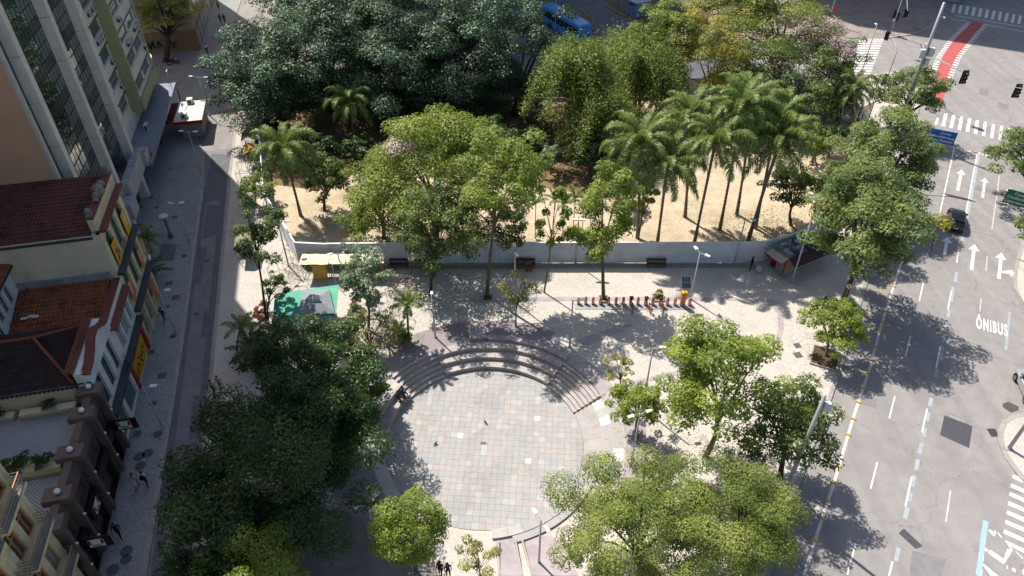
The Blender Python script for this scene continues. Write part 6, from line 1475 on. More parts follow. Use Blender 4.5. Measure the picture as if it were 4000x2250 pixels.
# the dark glossy trees at the back of the park
DG = 'dark trees at the back of the park'
tr('dark glossy tree at the left end of the park, over the side street', (1130, 505), (1045, 320), 7.2, 6.8, F_DARK, 11, trunk=.4, bark=M_BARKD, leaf=.4, cover=1.75, low=-1, group=DG)
tr('dark glossy tree second from the left in the park', (1290, 430), (1270, 200), 8.0, 7.6, F_DARK, 12, trunk=.45, bark=M_BARKD, leaf=.4, cover=1.75, low=-1, group=DG)
tr('dark glossy tree in the middle of the back row', (1530, 470), (1530, 285), 7.6, 7.4, F_DARK, 13, trunk=.45, bark=M_BARKD, leaf=.4, cover=1.75, low=-1, group=DG)
tr('dark glossy tree at the top of the picture behind the middle one', (1700, 380), (1690, 110), 8.2, 7.4, F_DARK, 14, trunk=.45, bark=M_BARKD, leaf=.4, cover=1.75, low=-1, group=DG)
tr('dark glossy tree right of the middle one', (1790, 465), (1790, 295), 7.2, 7.2, F_DARK, 15, trunk=.45, bark=M_BARKD, leaf=.4, cover=1.75, low=-1, group=DG)
tr('dark glossy tree beside the bamboo and the bus', (2010, 450), (2030, 215), 6.4, 7.8, F_DARK, 16, trunk=.45, bark=M_BARKD, leaf=.4, cover=1.75, low=-1, group=DG)
tr('dark glossy tree topmost in the middle of the back row', (1440, 330), (1430, -10), 7.5, 6.5, F_DARK, 17, trunk=.45, bark=M_BARKD, leaf=.4, cover=1.3, low=-1, group=DG)
tr('dark glossy tree behind the one over the side street', (1150, 330), (1170, 60), 6.0, 5.5, F_DARK, 18, trunk=.4, bark=M_BARKD, leaf=.4, cover=1.3, low=-1, group=DG)
tr('dark glossy tree low behind the hoarding on the left', (1060, 420), (1010, 330), 4.0, 4.0, F_DARK, 19, trunk=.3, bark=M_BARKD, leaf=.45, cover=1.5, low=-1, group=DG)
# lit trees of the park
PG = 'lit trees in the park'
tr('wide yellow-green tree with pale pink blossom in the middle of the park', (1705, 935), (1690, 660), 6.9, 5.2, [F_BRIGHT, F_PINK], 21, trunk=.3, leaf=.34, cover=1.6, extra=(.10, .35, .8), group=PG)
tr('green leafy tree beneath the blossoming one', (1500, 930), (1480, 790), 4.4, 3.8, F_BRIGHT, 22, trunk=.2, group=PG, low=-.7)
tr('green tree filling the gap behind the slender trunks', (1800, 960), (1800, 850), 3.4, 3.0, F_MID, 36, trunk=.15, group=PG, low=-.9)
tr('tall slender tree with bright crown in front of the hoarding', (1903, 1152), (1960, 690), 3.9, 4.4, F_BRIGHT, 23, trunk=.17, bark=M_BARKG, group=PG, low=-.8)
tr('slender tree with dark hanging leaf clumps before the hoarding', (1682, 1152), (1720, 890), 3.9, 4.2, F_MID, 24, trunk=.15, bark=M_BARKD, group=PG, low=-1, cover=1.1, cs=(.16, .26))
tr('slender tree with layered bright crown behind the bike docks', (2357, 1166), (2345, 830), 3.0, 4.6, F_BRIGHT, 25, trunk=.17, bark=M_BARKG, group=PG, low=-1, cover=1.7, cs=(.2, .32), nc=40)
tr('thin tree with small bright crown before the hoarding', (2126, 1142), (2165, 835), 1.7, 3.2, F_BRIGHT, 26, trunk=.08, bark=M_BARKG, group=PG, low=-1, cover=1.0, nc=18, leaf=.3)
tr('bright small tree beside the layered one, behind the hoarding', (2493, 930), (2512, 770), 1.7, 2.6, F_BRIGHT, 27, trunk=.1, bark=M_BARKG, group=PG, low=-1, cover=1.1, nc=16, leaf=.3)
tr('low bright tree behind the hoarding between the slender trunks', (2010, 1000), (1990, 880), 2.3, 2.2, F_MID, 28, trunk=.1, group=PG, low=-1, leaf=.3)
tr('dark green low tree with flat crown in the park middle', (2330, 690), (2320, 600), 2.9, 2.0, F_SHADE, 29, trunk=.16, group=PG, leaf=.3)
tr('grey-green shrub in the park middle', (2150, 680), (2150, 615), 1.5, 1.5, F_SIL, 30, trunk=.08, group=PG, leaf=.26, name='shrub', cat='shrub')
tr('round dark green tree beside the red kiosk corner of the park', (3088, 880), (3100, 745), 3.0, 2.8, F_MID, 31, trunk=.17, group=PG)
tr('small yellow-lit tree at the right edge of the park', (3190, 650), (3185, 565), 1.7, 2.2, F_BRIGHT, 32, trunk=.1, group=PG, leaf=.3)
tr('green tree beside the tall left palm', (1268, 822), (1282, 700), 2.9, 2.6, F_MID, 33, trunk=.16, bark=M_BARKD, group=PG)
tr('shaded shrub under the dark trees', (1400, 640), (1400, 590), 2.2, 2.0, F_SHADE, 34, trunk=.1, group=PG, name='shrub', cat='shrub', leaf=.4)
tr('dark shrub under the dark trees beside the flat crowned tree', (2070, 600), (2070, 540), 2.6, 2.0, F_SHADE, 35, trunk=.1, group=PG, name='shrub', cat='shrub', leaf=.4)
tr('large green tree with pale blossom at the top right of the park', (3090, 475), (3060, 310), 7.0, 5.8, [F_MID, F_PINK], 41, trunk=.35, extra=(.1, .3, .6), group=PG, leaf=.42, low=-.6)
tr('tall tree with pinkish blossom at the very top right of the park', (3050, 350), (3040, 110), 8.0, 5.6, [F_FEA, F_PINK], 42, trunk=.35, extra=(.28, -.2, .5), group=PG, leaf=.4)
tr('yellowing tree between the bamboo and the large green tree', (2800, 470), (2770, 250), 5.4, 6.2, [F_YEL, F_GOLD], 43, trunk=.25, extra=(.25, -.5, .5), group=PG, leaf=.38, cover=1.2)
tr('yellow-green tree at the top edge right of the blue hut', (2830, 300), (2840, 80), 6.0, 5.2, F_YEL, 44, trunk=.25, group=PG, leaf=.4)
tr('bright rounded tree behind the bamboo', (2640, 420), (2605, 160), 4.2, 5.2, F_BRIGHT, 45, trunk=.2, group=PG, leaf=.36)
tr('blossoming tree hanging over the park corner by the gate', (3270, 470), (3260, 260), 3.4, 4.6, [F_MID, F_PINK], 46, trunk=.2, extra=(.35, -.8, .6), group=PG, leaf=.34, cover=1.0)
tr('dark shrub inside the park by the avenue hoarding', (3240, 620), (3245, 545), 1.9, 2.0, F_SHADE, 47, trunk=.1, group=PG, name='shrub', cat='shrub')
tr('dark understorey tree right of the grey-green shrub', (2425, 800), (2410, 700), 2.3, 2.0, F_SHADE, 48, trunk=.12, group=PG, leaf=.3)
tr('dark understorey tree in front of the shaded palm', (1255, 650), (1245, 590), 2.4, 2.0, F_SHADE, 49, trunk=.12, group=PG, leaf=.36)
tr('dark understorey tree behind the blossoming tree', (1930, 640), (1935, 560), 3.2, 2.6, F_SHADE, 50, trunk=.14, group=PG, leaf=.36)
# plaza trees
ZG = 'trees on the plaza'
tr('slim street tree with open tiers over the shaded left pavement', (1042, 1262), (1000, 880), 2.5, 3.4, F_MID, 51, trunk=.11, bark=M_BARKD, group=ZG, low=-1, cover=1.1, cs=(.2, .32), nc=22)
tr('lower tier tree leaning over the green kiosk', (1050, 1270), (1070, 1110), 1.5, 1.5, F_MID, 52, trunk=.09, bark=M_BARKD, group=ZG, low=-1, cover=.9, nc=14)
tr('bright bushy street tree beside the lowest stall frame', (1000, 800), (1003, 735), 1.9, 1.6, F_BRIGHT, 53, trunk=.1, group=ZG, leaf=.3)
tr('silvery green tree behind the green kiosk', (1440, 1290), (1425, 1095), 2.4, 2.6, F_SIL, 54, trunk=.13, group=ZG, low=-.9, cover=1.35)
tr('small silvery sapling over the yellow stalls', (1390, 1120), (1375, 985), 1.1, 1.0, F_SIL, 55, trunk=.05, group=ZG, leaf=.26, nc=8, low=-1)
tr('sparse yellowing tree above the round plaza steps', (1446, 1395), (1440, 1300), 2.4, 1.9, F_YEL, 56, trunk=.08, group=ZG, cover=.42, leaf=.24, nc=24, cs=(.14, .24), low=-1, nl=20)
tr('small sparse tree before the purple paving', (2015, 1275), (2030, 1140), 1.9, 1.4, F_YEL, 57, trunk=.07, bark=M_BARKD, group=ZG, cover=.4, leaf=.24, nc=16, low=-1)
tr('large deep green tree above the shaded street end', (1300, 1640), (1235, 1450), 4.8, 4.0, F_SHADE, 61, trunk=.32, bark=M_BARKD, group=ZG, leaf=.3, cover=2.1, low=-.7)
tr('broad deep green tree at the bottom left', (1160, 2040), (1080, 1830), 6.2, 4.6, F_SHADE, 62, trunk=.35, bark=M_BARKD, group=ZG, leaf=.3, cover=2.1, low=-.7)
tr('deep green tree between the broad one and the round plaza', (1260, 1840), (1250, 1660), 4.2, 3.6, F_SHADE, 63, trunk=.25, bark=M_BARKD, group=ZG, leaf=.3, cover=2.1, low=-.7)
tr('green tree with sunlit yellow top at the bottom left edge', (985, 2480), (985, 2310), 3.4, 3.0, F_BRIGHT, 64, trunk=.22, group=ZG, leaf=.26, cover=1.7)
tr('deep green tree left of the sunlit one at the bottom edge', (870, 2300), (880, 2150), 3.4, 3.2, F_SHADE, 65, trunk=.22, bark=M_BARKD, group=ZG, leaf=.3, cover=1.7)
tr('lit leaves tree at the left rim of the round plaza steps', (1420, 1560), (1420, 1500), 1.8, 1.7, F_BRIGHT, 66, trunk=.1, bark=M_BARKD, group=ZG, leaf=.28)
tr('round clipped bright green tree below the round plaza', (1625, 2235), (1596, 2060), 2.25, 2.5, F_BRIGHT, 67, trunk=.14, group=ZG, leaf=.24, cover=2.2, low=-.9, shell=(.6, .8), cs=(.26, .36))
tr('sparse young tree at the bottom edge of the plaza', (1880, 2330), (1868, 2195), 1.5, 1.2, F_YEL, 68, trunk=.05, group=ZG, cover=.5, leaf=.2, nc=16, low=-1)
tr('twisted bare shrub in the square planter', (2432, 1540), (2414, 1440), 1.5, 1.2, F_YEL, 69, trunk=.07, group=ZG, cover=.45, leaf=.2, nc=18, low=-1, cs=(.14, .22), nl=16)
tr('small bright round tree beside the plaza ring', (2490, 1708), (2490, 1590), 2.05, 1.7, F_BRIGHT, 70, trunk=.12, group=ZG, leaf=.26, cover=1.7)
tr('bright leafy tree left of the avenue', (2757, 1785), (2840, 1490), 4.3, 4.8, F_BRIGHT, 71, trunk=.2, bark=M_BARKG, group=ZG, leaf=.3, cover=1.6, low=-.8)
tr('dark green tree between the bright one and the camera pole', (3046, 1860), (3080, 1660), 3.2, 3.3, F_MID, 72, trunk=.2, bark=M_BARKD, group=ZG, leaf=.3, low=-.8)
tr('big feathery tree at the bottom centre right', (2500, 2270), (2470, 2070), 4.7, 3.9, F_FEA, 73, trunk=.25, bark=M_BARKD, group=ZG, leaf=.22, cover=1.9, low=-.8, width=.42)
tr('big feathery tree by the kerb at the bottom right', (2920, 2230), (2850, 2020), 4.3, 3.7, F_FEA, 74, trunk=.25, bark=M_BARKD, group=ZG, leaf=.22, cover=1.9, low=-.8, width=.42)
tr('small bright tree in the wide tree pit by the avenue', (3225, 1392), (3245, 1275), 2.5, 2.2, F_BRIGHT, 75, trunk=.14, group=ZG, leaf=.28, cover=1.7)
AG = 'trees along the avenue'
tr('nearest of the three big avenue trees, over the no parking sign', (3288, 1185), (3385, 885), 5.2, 4.6, [F_AVE, F_GOLD], 81, trunk=.26, bark=M_BARKD, group=AG, leaf=.36, cover=2.4, low=-.6, extra=(.05, 0, .35))
tr('middle one of the three big avenue trees', (3420, 830), (3460, 620), 5.1, 4.7, [F_AVE, F_GOLD], 82, trunk=.28, bark=M_BARKD, group=AG, leaf=.36, cover=2.4, low=-.6, extra=(.03, 0, .3))
tr('avenue tree squeezed behind the nearest big one', (3345, 960), (3335, 730), 3.4, 3.6, F_AVE, 87, trunk=.2, bark=M_BARKD, group=AG, leaf=.33, cover=1.8, low=-.6)
tr('farthest of the three big avenue trees, at the camera pole', (3545, 520), (3560, 375), 4.1, 3.5, F_AVE, 83, trunk=.24, bark=M_BARKD, group=AG, leaf=.36, cover=1.8, low=-.6)
tr('avenue tree cut by the right edge above the green board', (4080, 820), (3985, 620), 3.5, 3.2, F_AVE, 84, trunk=.24, bark=M_BARKD, group=AG, leaf=.36)
tr('avenue tree at the right edge below the green board', (4110, 1080), (4085, 925), 2.6, 2.5, F_AVE, 85, trunk=.24, bark=M_BARKD, group=AG, leaf=.36)
tr('tall brown-green tree on the far corner before the graffiti wall', (650, 240), (660, 40), 4.8, 4.2, F_YEL, 86, trunk=.42, bark=M_BARKD, group='trees', leaf=.4, cover=.9, cs=(.18, .3))

# ------------------------------------------------------------------ palms: every frond its own part
def frond_mesh(L, elev, droop, seed, nl=44, ll=.62, mats=None, hang=.9):
    rng = np.random.default_rng(seed); pts = []; p = np.zeros(3); a = elev; ds = L / 14
    for i in range(15):
        pts.append(p.copy()); p = p + np.array([math.cos(a), 0, math.sin(a)]) * ds; a -= droop * (0.35 + i / 14 * 1.1) / 14
    pts = np.array(pts); mb = MB(); mb.tube([tuple(q) for q in pts], [.045 * (1 - i / 16) + .006 for i in range(15)], 5)
    vs = []; fs = []; tn = []
    for i in range(nl):
        f = .14 + .86 * i / nl; x = f * 14; k = min(13, int(x)); q = pts[k] + (pts[k + 1] - pts[k]) * (x - k); d = pts[k + 1] - pts[k]; d /= np.linalg.norm(d)
        l = ll * (math.sin(math.pi * (0.12 + .83 * f)) ** .6) * rng.uniform(.8, 1.15)
        for s in (-1, 1):
            side = np.array([0, s, 0.0]); out = side * rng.uniform(.55, 1.0) + d * rng.uniform(.3, .7) + np.array([0, 0, rng.uniform(-.25, .35)]); out /= np.linalg.norm(out)
            w_ = d * .036; m1 = q + out * l * .5; e = q + out * l * (.75) + np.array([0, 0, -1]) * l * hang * rng.uniform(.3, .7)
            o = len(vs); vs += [q - w_, q + w_, m1 + w_, m1 - w_, e]; fs += [(o, o + 1, o + 2, o + 3), (o + 3, o + 2, o + 4)]; t = rng.uniform(.1, .9); tn += [t, t]
    o = len(mb.v); nf = len(mb.f); V = mb.v + [tuple(v) for v in vs]; Fc = mb.f + [tuple(i + o for i in f) for f in fs]
    me = bpy.data.meshes.new('frond'); me.from_pydata(V, [], Fc); me.update()
    for m in (mats or [F_PALM]): me.materials.append(m)
    at = me.attributes.new('tone', 'FLOAT', 'FACE'); at.data.foreach_set('value', np.array([.8] * nf + tn, dtype=np.float32)); return me
FR = {}
def fronds(kind):
    if kind not in FR:
        if kind == 'queen': FR[kind] = [frond_mesh(5.0, rad(e), rad(dr_), 100 + i, 84, 1.05) for i, (e, dr_) in enumerate([(74, 135), (60, 155), (44, 165), (26, 150), (4, 115), (-25, 65)])]
        elif kind == 'fan': FR[kind] = [frond_mesh(1.9, rad(e), rad(dr_), 120 + i, 26, .5) for i, (e, dr_) in enumerate([(70, 80), (50, 100), (30, 105), (8, 85)])]
        elif kind == 'areca': FR[kind] = [frond_mesh(1.6, rad(e), rad(dr_), 140 + i, 20, .42) for i, (e, dr_) in enumerate([(75, 70), (55, 90), (35, 100)])]
        elif kind == 'dark': FR[kind] = [frond_mesh(2.6, rad(e), rad(dr_), 160 + i, 34, .5, [F_SHADE]) for i, (e, dr_) in enumerate([(68, 60), (48, 75), (30, 80), (10, 60)])]
    return FR[kind]
def dead_frond():
    if 'dead' not in FR: FR['dead'] = frond_mesh(4.0, rad(-35), rad(50), 190, 40, .6, [foliage('dry_palm_leaflets', '#6b5638', '#8a7148', '#a48c5e', rough=.8, trans=.1)])
    return FR['dead']
def palm(label, bpx, cpx, kind='queen', nf=28, trunk=.17, scale=1.0, seed=0, group='palms', h=None, base=None, spear=True):
    b = base or G(*bpx); rng = random.Random(seed)
    if h is None: r = pray(*cpx); k = (r[0] * b.x + r[1] * b.y) / (r[0] ** 2 + r[1] ** 2); c = Vector((r[0] * k, r[1] * k, CAM_H + r[2] * k)) - b
    else: c = Vector((0, 0, h))
    T = thing('palm_tree', label, 'palm tree', b, 0, group); me = fronds(kind); m = len(me)
    mid = Vector((c.x * .35, c.y * .35, c.z * .5)); path = []; rr = []; nr = max(6, int(c.z / .22))
    for i in range(nr + 1):
        f = i / nr; path.append(Vector((0, 0, -.1)).lerp(mid, f) .lerp(mid.lerp(c, f), f)); rr.append(trunk * (1.35 - .55 * min(1, f * 4) if f < .25 else .8 + .06 * (f - .25)) * (1.07 if i % 2 else .95))
    MB().tube(path, rr, 8).build('trunk', M_PTRUNK, T, True)
    if kind == 'queen':
        for i in range(3):
            o = link('dead_frond', dead_frond(), T); o.location = c - Vector((0, 0, .25)); o.rotation_euler = (rng.uniform(-.1, .1), 0, rng.uniform(0, 6.28)); s = scale * rng.uniform(.5, .75); o.scale = (s, s, s)
    for i in range(nf):
        e = min(m - 1, int(i / nf * m)); o = link('frond', me[e], T); o.location = c; o.rotation_euler = (rng.uniform(-.12, .12), rng.uniform(-.08, .08), i * 2.39996 + rng.uniform(-.15, .15)); s = scale * .93 * rng.uniform(.85, 1.1); o.scale = (s, s, s)
    LOG.append((label[:40], round(c.z, 1)))
QP = 'tall palms in the park'
palm('tall feather palm on the left of the park with a leaning trunk', (1175, 842), (1110, 590), seed=1, group=QP)
palm('feather palm at the back of the palm group, nearest the bamboo', (2570, 500), (2585, 345), seed=2, group=QP, scale=.95)
palm('feather palm behind the hoarding with a bare patch of sand beside it', (2490, 930), (2497, 560), seed=3, group=QP)
palm('foremost feather palm standing close behind the hoarding', (2566, 962), (2606, 650), seed=4, group=QP)
palm('feather palm with a dark trunk in the middle of the group', (2676, 848), (2694, 455), seed=5, group=QP)
palm('feather palm with a slim trunk in front of the tallest one', (2710, 960), (2795, 555), seed=6, group=QP)
palm('tallest feather palm of the group', (2811, 898), (2901, 420), seed=7, group=QP)
palm('feather palm behind the tallest one', (2878, 838), (2940, 400), seed=8, group=QP)
palm('feather palm with thick trunk at the right of the group', (2922, 940), (3046, 555), seed=9, group=QP, trunk=.2)
palm('rightmost feather palm, half behind the thick trunked one', (2950, 892), (3030, 485), seed=10, group=QP)
palm('feather palm at the park corner under the blossoming tree', (3320, 520), (3335, 345), seed=11, group=QP, scale=.8)
palm('second feather palm at the park corner by the lattice gate', (3275, 500), (3290, 395), seed=12, group=QP, scale=.75)
palm('feather palm in the shade under the dark trees', (1385, 560), (1366, 400), seed=13, group=QP, scale=.9)
palm('small fan palm beside the round plaza', (1598, 1334), (1590, 1190), 'fan', 18, .12, seed=14, group='small palms')
palm('short palm at the foot of the small fan palm', (1560, 1330), (1555, 1300), 'areca', 12, .08, seed=15, group='small palms')
palm('low dark palm at the left kerb beside the deep green tree', (985, 1440), (990, 1370), 'dark', 16, .14, seed=16, group='small palms')
palm('green palm overhanging the left kerb', (925, 1370), (940, 1280), 'fan', 12, .1, seed=17, group='small palms')
palm('low dark palm behind the green kiosk corner', (1060, 1380), (1075, 1320), 'dark', 14, .12, seed=18, group='small palms')
for k, (x, y, hh) in enumerate([(2195, 960, 5.2), (2235, 955, 5.8), (2270, 950, 5.0), (2300, 958, 4.6), (2160, 935, 5.0), (2090, 930, 4.4)]):
    palm('thin areca palm stem, %s from the left in the clump behind the hoarding' % ORD[k if k < 4 else k], (x, y), None, 'areca', 9, .05, seed=30 + k, group='areca palms behind the hoarding', h=hh)
palm('drooping palm in the street planter by the disc topped post', (600, 1000), None, 'fan', 14, .1, seed=40, group='small palms', h=2.2)
palm('second drooping palm in the street, nearer the banners', (575, 1060), None, 'fan', 14, .1, seed=41, group='small palms', h=2.6)
palm('dark bushy palm below the two street palms', (600, 1120), None, 'dark', 12, .1, seed=42, group='small palms', h=1.6)

# ------------------------------------------------------------------ bamboo clumps
def bamboo(label, bpx, hgt, n, seed, spread=6.0, leaf=.34):
    b = G(*bpx); rng = np.random.default_rng(seed); T = thing('bamboo_clump', label, 'bamboo', b, 0, 'bamboo clumps'); mb = MB(); P = []; N_ = []; tn = []
    for i in range(n):
        a = 2 * math.pi * i / n + rng.uniform(-.3, .3); h = hgt * rng.uniform(.75, 1.05); out = spread * rng.uniform(.5, 1.05); d = np.array([math.cos(a), math.sin(a), 0]); ct = rng.uniform()
        path = [np.array([d[0] * .4, d[1] * .4, 0]) + d * out * (t ** 2.2) + np.array([0, 0, h * math.sin(t * math.pi * .82)]) for t in np.linspace(0, 1, 9)]
        mb.tube([tuple(p) for p in path], [.06, .058, .055, .05, .045, .04, .03, .02, .01], 5)
        m = int(1150 * hgt / 13); t = rng.uniform(.28, 1.0, size=m); x = t * 8; k = np.minimum(7, x.astype(int)); pa = np.array(path); q = pa[k] + (pa[k + 1] - pa[k]) * (x - k)[:, None]
        w_ = (.35 + 1.05 * np.sin(np.clip((t - .2) / .85, 0, 1) * math.pi)) * .8; off = rng.normal(size=(m, 3)) * w_[:, None] * .62; off[:, 2] -= np.abs(rng.normal(size=m)) * .45
        P.append(q + off); N_.append(rng.normal(size=(m, 3)) * .6 + np.array([0, 0, .8]) + d * .3); tn.append(.45 * rng.uniform(size=m) + .4 * ct + .05)
    P = np.concatenate(P); me = leaf_mesh('foliage', P, np.concatenate(N_), rng.uniform(.7, 1.3, size=len(P)) * leaf, np.concatenate(tn), [F_BAM], None, .38, rng); link('foliage', me, T); mb.build('culms', M_CULM, T, True)
bamboo('arching bamboo clump nearest the bus', (2230, 560), 13.0, 28, 201, 7.0); bamboo('arching bamboo clump in front, drooping over the sand', (2330, 630), 9.0, 24, 202, 6.0); bamboo('arching bamboo clump behind, by the blue hut', (2480, 490), 11.5, 26, 203, 7.5); bamboo('smaller bamboo clump between the yellowing tree and the palms', (2440, 420), 10.5, 18, 204, 6.0)

# ------------------------------------------------------------------ small plants
def shrub(label, p, r, hz, m, seed, leaf=.2, group='small plants', cover=1.4, name='shrub', low=-.2, nc=10, cat='shrub'):
    T = thing(name, label, cat, p, 0, group); me, C_ = crown('', r, hz, seed, leaf, cover, nc, low, [m], None, (.3, .5)); o = link('crown', me, T); o.location = (0, 0, hz * .8)
    mb = MB(); rng = np.random.default_rng(seed)
    for i in range(4): c = C_[i % len(C_)]; mb.tube([(0, 0, 0), (c[0] * .5, c[1] * .5, hz * .5), (c[0] * .8, c[1] * .8, hz * .8 + c[2] * .6)], [.03, .02, .008], 5)
    mb.build('stem', M_BARKD, T); return T
for k, (px, py, r, m, lb) in enumerate([(1030, 1225, .7, F_RED, 'red leaved potted shrub left of the green kiosk'), (1012, 1265, .6, F_RED, 'reddish flowering plants at the kiosk corner'), (1045, 1290, .6, F_PINK, 'pale flowers beside the kiosk awning'), (1395, 1190, .5, F_RED, 'red flowering plant right of the green kiosk'), (1400, 1240, .8, F_BRIGHT, 'bright green leafy plant right of the green kiosk'), (1350, 1300, .9, F_BRIGHT, 'yellow-green plant below the green kiosk'), (1570, 1345, .8, F_MID, 'low shrub at the foot of the fan palm'), (2575, 1160, .4, F_YEL, 'low plants in the square planter behind the docks'), (2100, 985, .8, F_SHADE, 'low dark shrub behind the hoarding, leftmost of the row'), (2180, 990, .9, F_SHADE, 'low dark shrub behind the hoarding, second of the row'), (2290, 992, .7, F_SHADE, 'low dark shrub behind the hoarding, third of the row'), (2240, 2180, .5, F_BRIGHT, 'small plant in the pit beside the ramp')]):
    shrub(lb, G(px, py), r, r, m, 300 + k)
RT = (-13.6, 0)
for k, (x, y, r, m, lb) in enumerate([(6.0, 2.0, .6, F_SHADE, 'terrace plant nearest the parapet on the restaurant roof'), (6.0, 3.2, .7, F_SHADE, 'second terrace plant along the middle planter'), (6.0, 4.4, .7, F_MID, 'third terrace plant along the middle planter'), (6.1, 5.8, .9, F_FEA, 'pale bushy plant at the left end of the middle planter'), (11.2, 3.0, .5, F_SHADE, 'climbing plant on the upper terrace wall'), (11.2, 6.2, .4, F_SHADE, 'small plant beside the wall of the upper terrace'), (6.0, 7.3, 1.0, F_YEL, 'large round shrub on the restaurant roof')]):
    shrub(lb, FW(-13.6 + x, -y, 6.2), r, r * .9, m, 340 + k, group='roof plants')
# ------------------------------------------------------------------ ground litter: fallen leaves and thin grass
def scatter(name, label, cat, polys, n, leaf, m, seed, z=.02, up=.9):
    rng = np.random.default_rng(seed); P = []
    for pts, w_ in polys:
        q = [G(*p) for p in pts]; c = np.array([sum(p.x for p in q) / len(q), sum(p.y for p in q) / len(q)])
        for i in range(int(n * w_)):
            k = rng.integers(len(q)); a, b = q[k], q[(k + 1) % len(q)]; u, v = rng.uniform(size=2)
            if u + v > 1: u, v = 1 - u, 1 - v
            x = c[0] + (a.x - c[0]) * u + (b.x - c[0]) * v; y = c[1] + (a.y - c[1]) * u + (b.y - c[1]) * v; x += rng.normal() * 1.2; y += rng.normal() * 1.2; P.append((x, y, gz(x, y) + z))
    P = np.array(P); me = leaf_mesh(name, P, rng.normal(size=P.shape) * (1 - up) + np.array([0, 0, up]), rng.uniform(.5, 1.4, size=len(P)) * leaf, rng.uniform(size=len(P)), [m], None, .6, rng)
    o = link(name, me); tag(o, label, cat, kind='stuff')
F_DRY = foliage('dry_fallen_leaves', '#4c3d2a', '#735c3a', '#9a8352', rough=.8, trans=.05)
park = [(1060, 560), (1070, 830), (1180, 1020), (2960, 1015), (3170, 930), (3300, 580), (2900, 420), (1300, 420)]
scatter('fallen_leaves', 'brown fallen leaves scattered over the sandy park ground', 'leaves', [(park, 1.0)], 7000, .16, F_DRY, 501)
scatter('fallen_leaves', 'scattered fallen leaves on the plaza paving round the trees', 'leaves', [([(1450, 1200), (1950, 1120), (2200, 1300), (1600, 1400)], .3), ([(2450, 1650), (3050, 1500), (3050, 1850), (2450, 1900)], .35), ([(3180, 1100), (3350, 1080), (3260, 1420), (3080, 1420)], .2), ([(1200, 1980), (1650, 2000), (1700, 2240), (1200, 2240)], .15)], 2600, .11, F_DRY, 502)
F_GRASS = foliage('thin_grass', '#5a6a30', '#7a8444', '#979a5c', rough=.7, trans=.2)
scatter('thin_grass', 'thin patchy grass on the sand under the palms', 'grass', [([(2760, 960), (2960, 990), (3130, 920), (3060, 820), (2900, 830)], .6), ([(2190, 960), (2330, 1000), (2420, 960), (2300, 900)], .2), ([(1450, 900), (1600, 1000), (1720, 990), (1600, 900)], .3)], 3500, .13, F_GRASS, 503, .04, .35)
# ------------------------------------------------------------------ upper background: corner building, bus yard, far blocks
def corner_block():
    T = thing('corner_building', 'tall corner building with graffiti along its brown base at the upper left', 'building', FW(80.5, -2.5), FROT)   # x away from camera, y back (left)
    # this face looks towards the camera: wall in the local y-z plane
    brown = mat('brown_graffiti_wall', '#6f5c48', '#7c6851', rough=.9, scale=1.0, c3='#54463a', scale3=.4); pink = mat('faded_pink_wall', '#8d7a78', '#9a8886', rough=.9, scale=.8, c3='#6c6468', scale3=.3)
    MB().box(0, 26, 0, 34, 3.4, 38).build('wall', pink, T); MB().box(-.15, 26, -.1, 34, 0, 3.4).build('base_wall', brown, T)
    for j in range(9):
        for k in range(9):
            MB().box(-.06, 0, 1.0 + k * 3.6, 3.4 + k * 3.6, 5 + j * 3.4, 6.9 + j * 3.4).build('window', M_GLASS, T); 
        for k in range(7): MB().box(1.0 + k * 3.5, 3.3 + k * 3.5, -.06, 0, 5 + j * 3.4, 6.9 + j * 3.4).build('window', M_GLASS, T)
    g = random.Random(21)
    for k, (y0, m) in enumerate([(3.4, mat('spray_black', '#201e20', rough=.8)), (5.4, mat('spray_black', '#201e20')), (9.5, mat('spray_pink', '#a3807e', rough=.8)), (8.2, MATS['spray_pink']), (6.8, MATS['spray_black'])]):
        mb = MB()
        for s in range(4):
            pts = [(-.2, y0 + s * .35 + g.uniform(-.3, .3), 1.4 + g.uniform(-.7, .8)) for _ in range(6)]; mb.tube(pts, .05 if k < 2 else .12, 5)
        mb.build('graffiti', m, T)
    MB().box(-.3, -.16, 13, 19, .3, 2.4).build('red_panel', mat('faded_red_panel', '#7b2a2a', '#6b2424', rough=.7, scale=2), T)
    for k in range(6): MB().box(.5 + k * 3.2, 2.9 + k * 3.2, -.16, -.1, .1, 2.9).build('shop_shutter', M_GREYP, T)
corner_block()
plain_block('office_tower', 'grey office tower beyond the junction at the upper right', Vector((28.2, 164.6, 0)), math.atan2(-.444, .896), 62, 24, 70, M_GREYW, 16, 20)
plain_block('office_tower', 'pale office tower behind the bus yard at the top', Vector((-42, 131, 0)), math.atan2(16, 52), 56, 22, 60, M_APTW, 15, 18)
# bus yard: yellow kerbs, hut, railings
zt = 700 / 2576
def zt_(a, b): return (2080 + a * zt, b * zt)
M_YK = mat('yellow_kerb', '#a8842f', '#94742a', rough=.8, scale=4)
strip('yellow_kerb', [RD(*zt_(*p)) for p in [(470, 60), (600, 180), (740, 290), (880, 335)]], .3, ROAD_Z - .1, ROAD_Z + .14, M_YK); strip('yellow_kerb', [RD(*zt_(*p)) for p in [(640, 90), (760, 200), (890, 330)]], .22, ROAD_Z - .1, ROAD_Z + .12, M_YK)
strip('yellow_kerb', [RD(*zt_(*p)) for p in [(1040, 60), (1150, 140), (1280, 215), (1420, 270), (1600, 340)]], .3, ROAD_Z - .1, ROAD_Z + .14, M_YK)
yard = [RD(*zt_(*p), .05) for p in [(1050, 55), (1160, 140), (1290, 212), (1430, 265), (1610, 335), (1900, 420), (2400, 420), (2400, -200), (1000, -200)]]
M_DIRT = mat('yard_dirt', '#5d5750', '#4c5038', rough=.95, scale=1.0, c3='#6c6a66', scale3=.4); sheet('yard_ground', yard, M_DIRT)
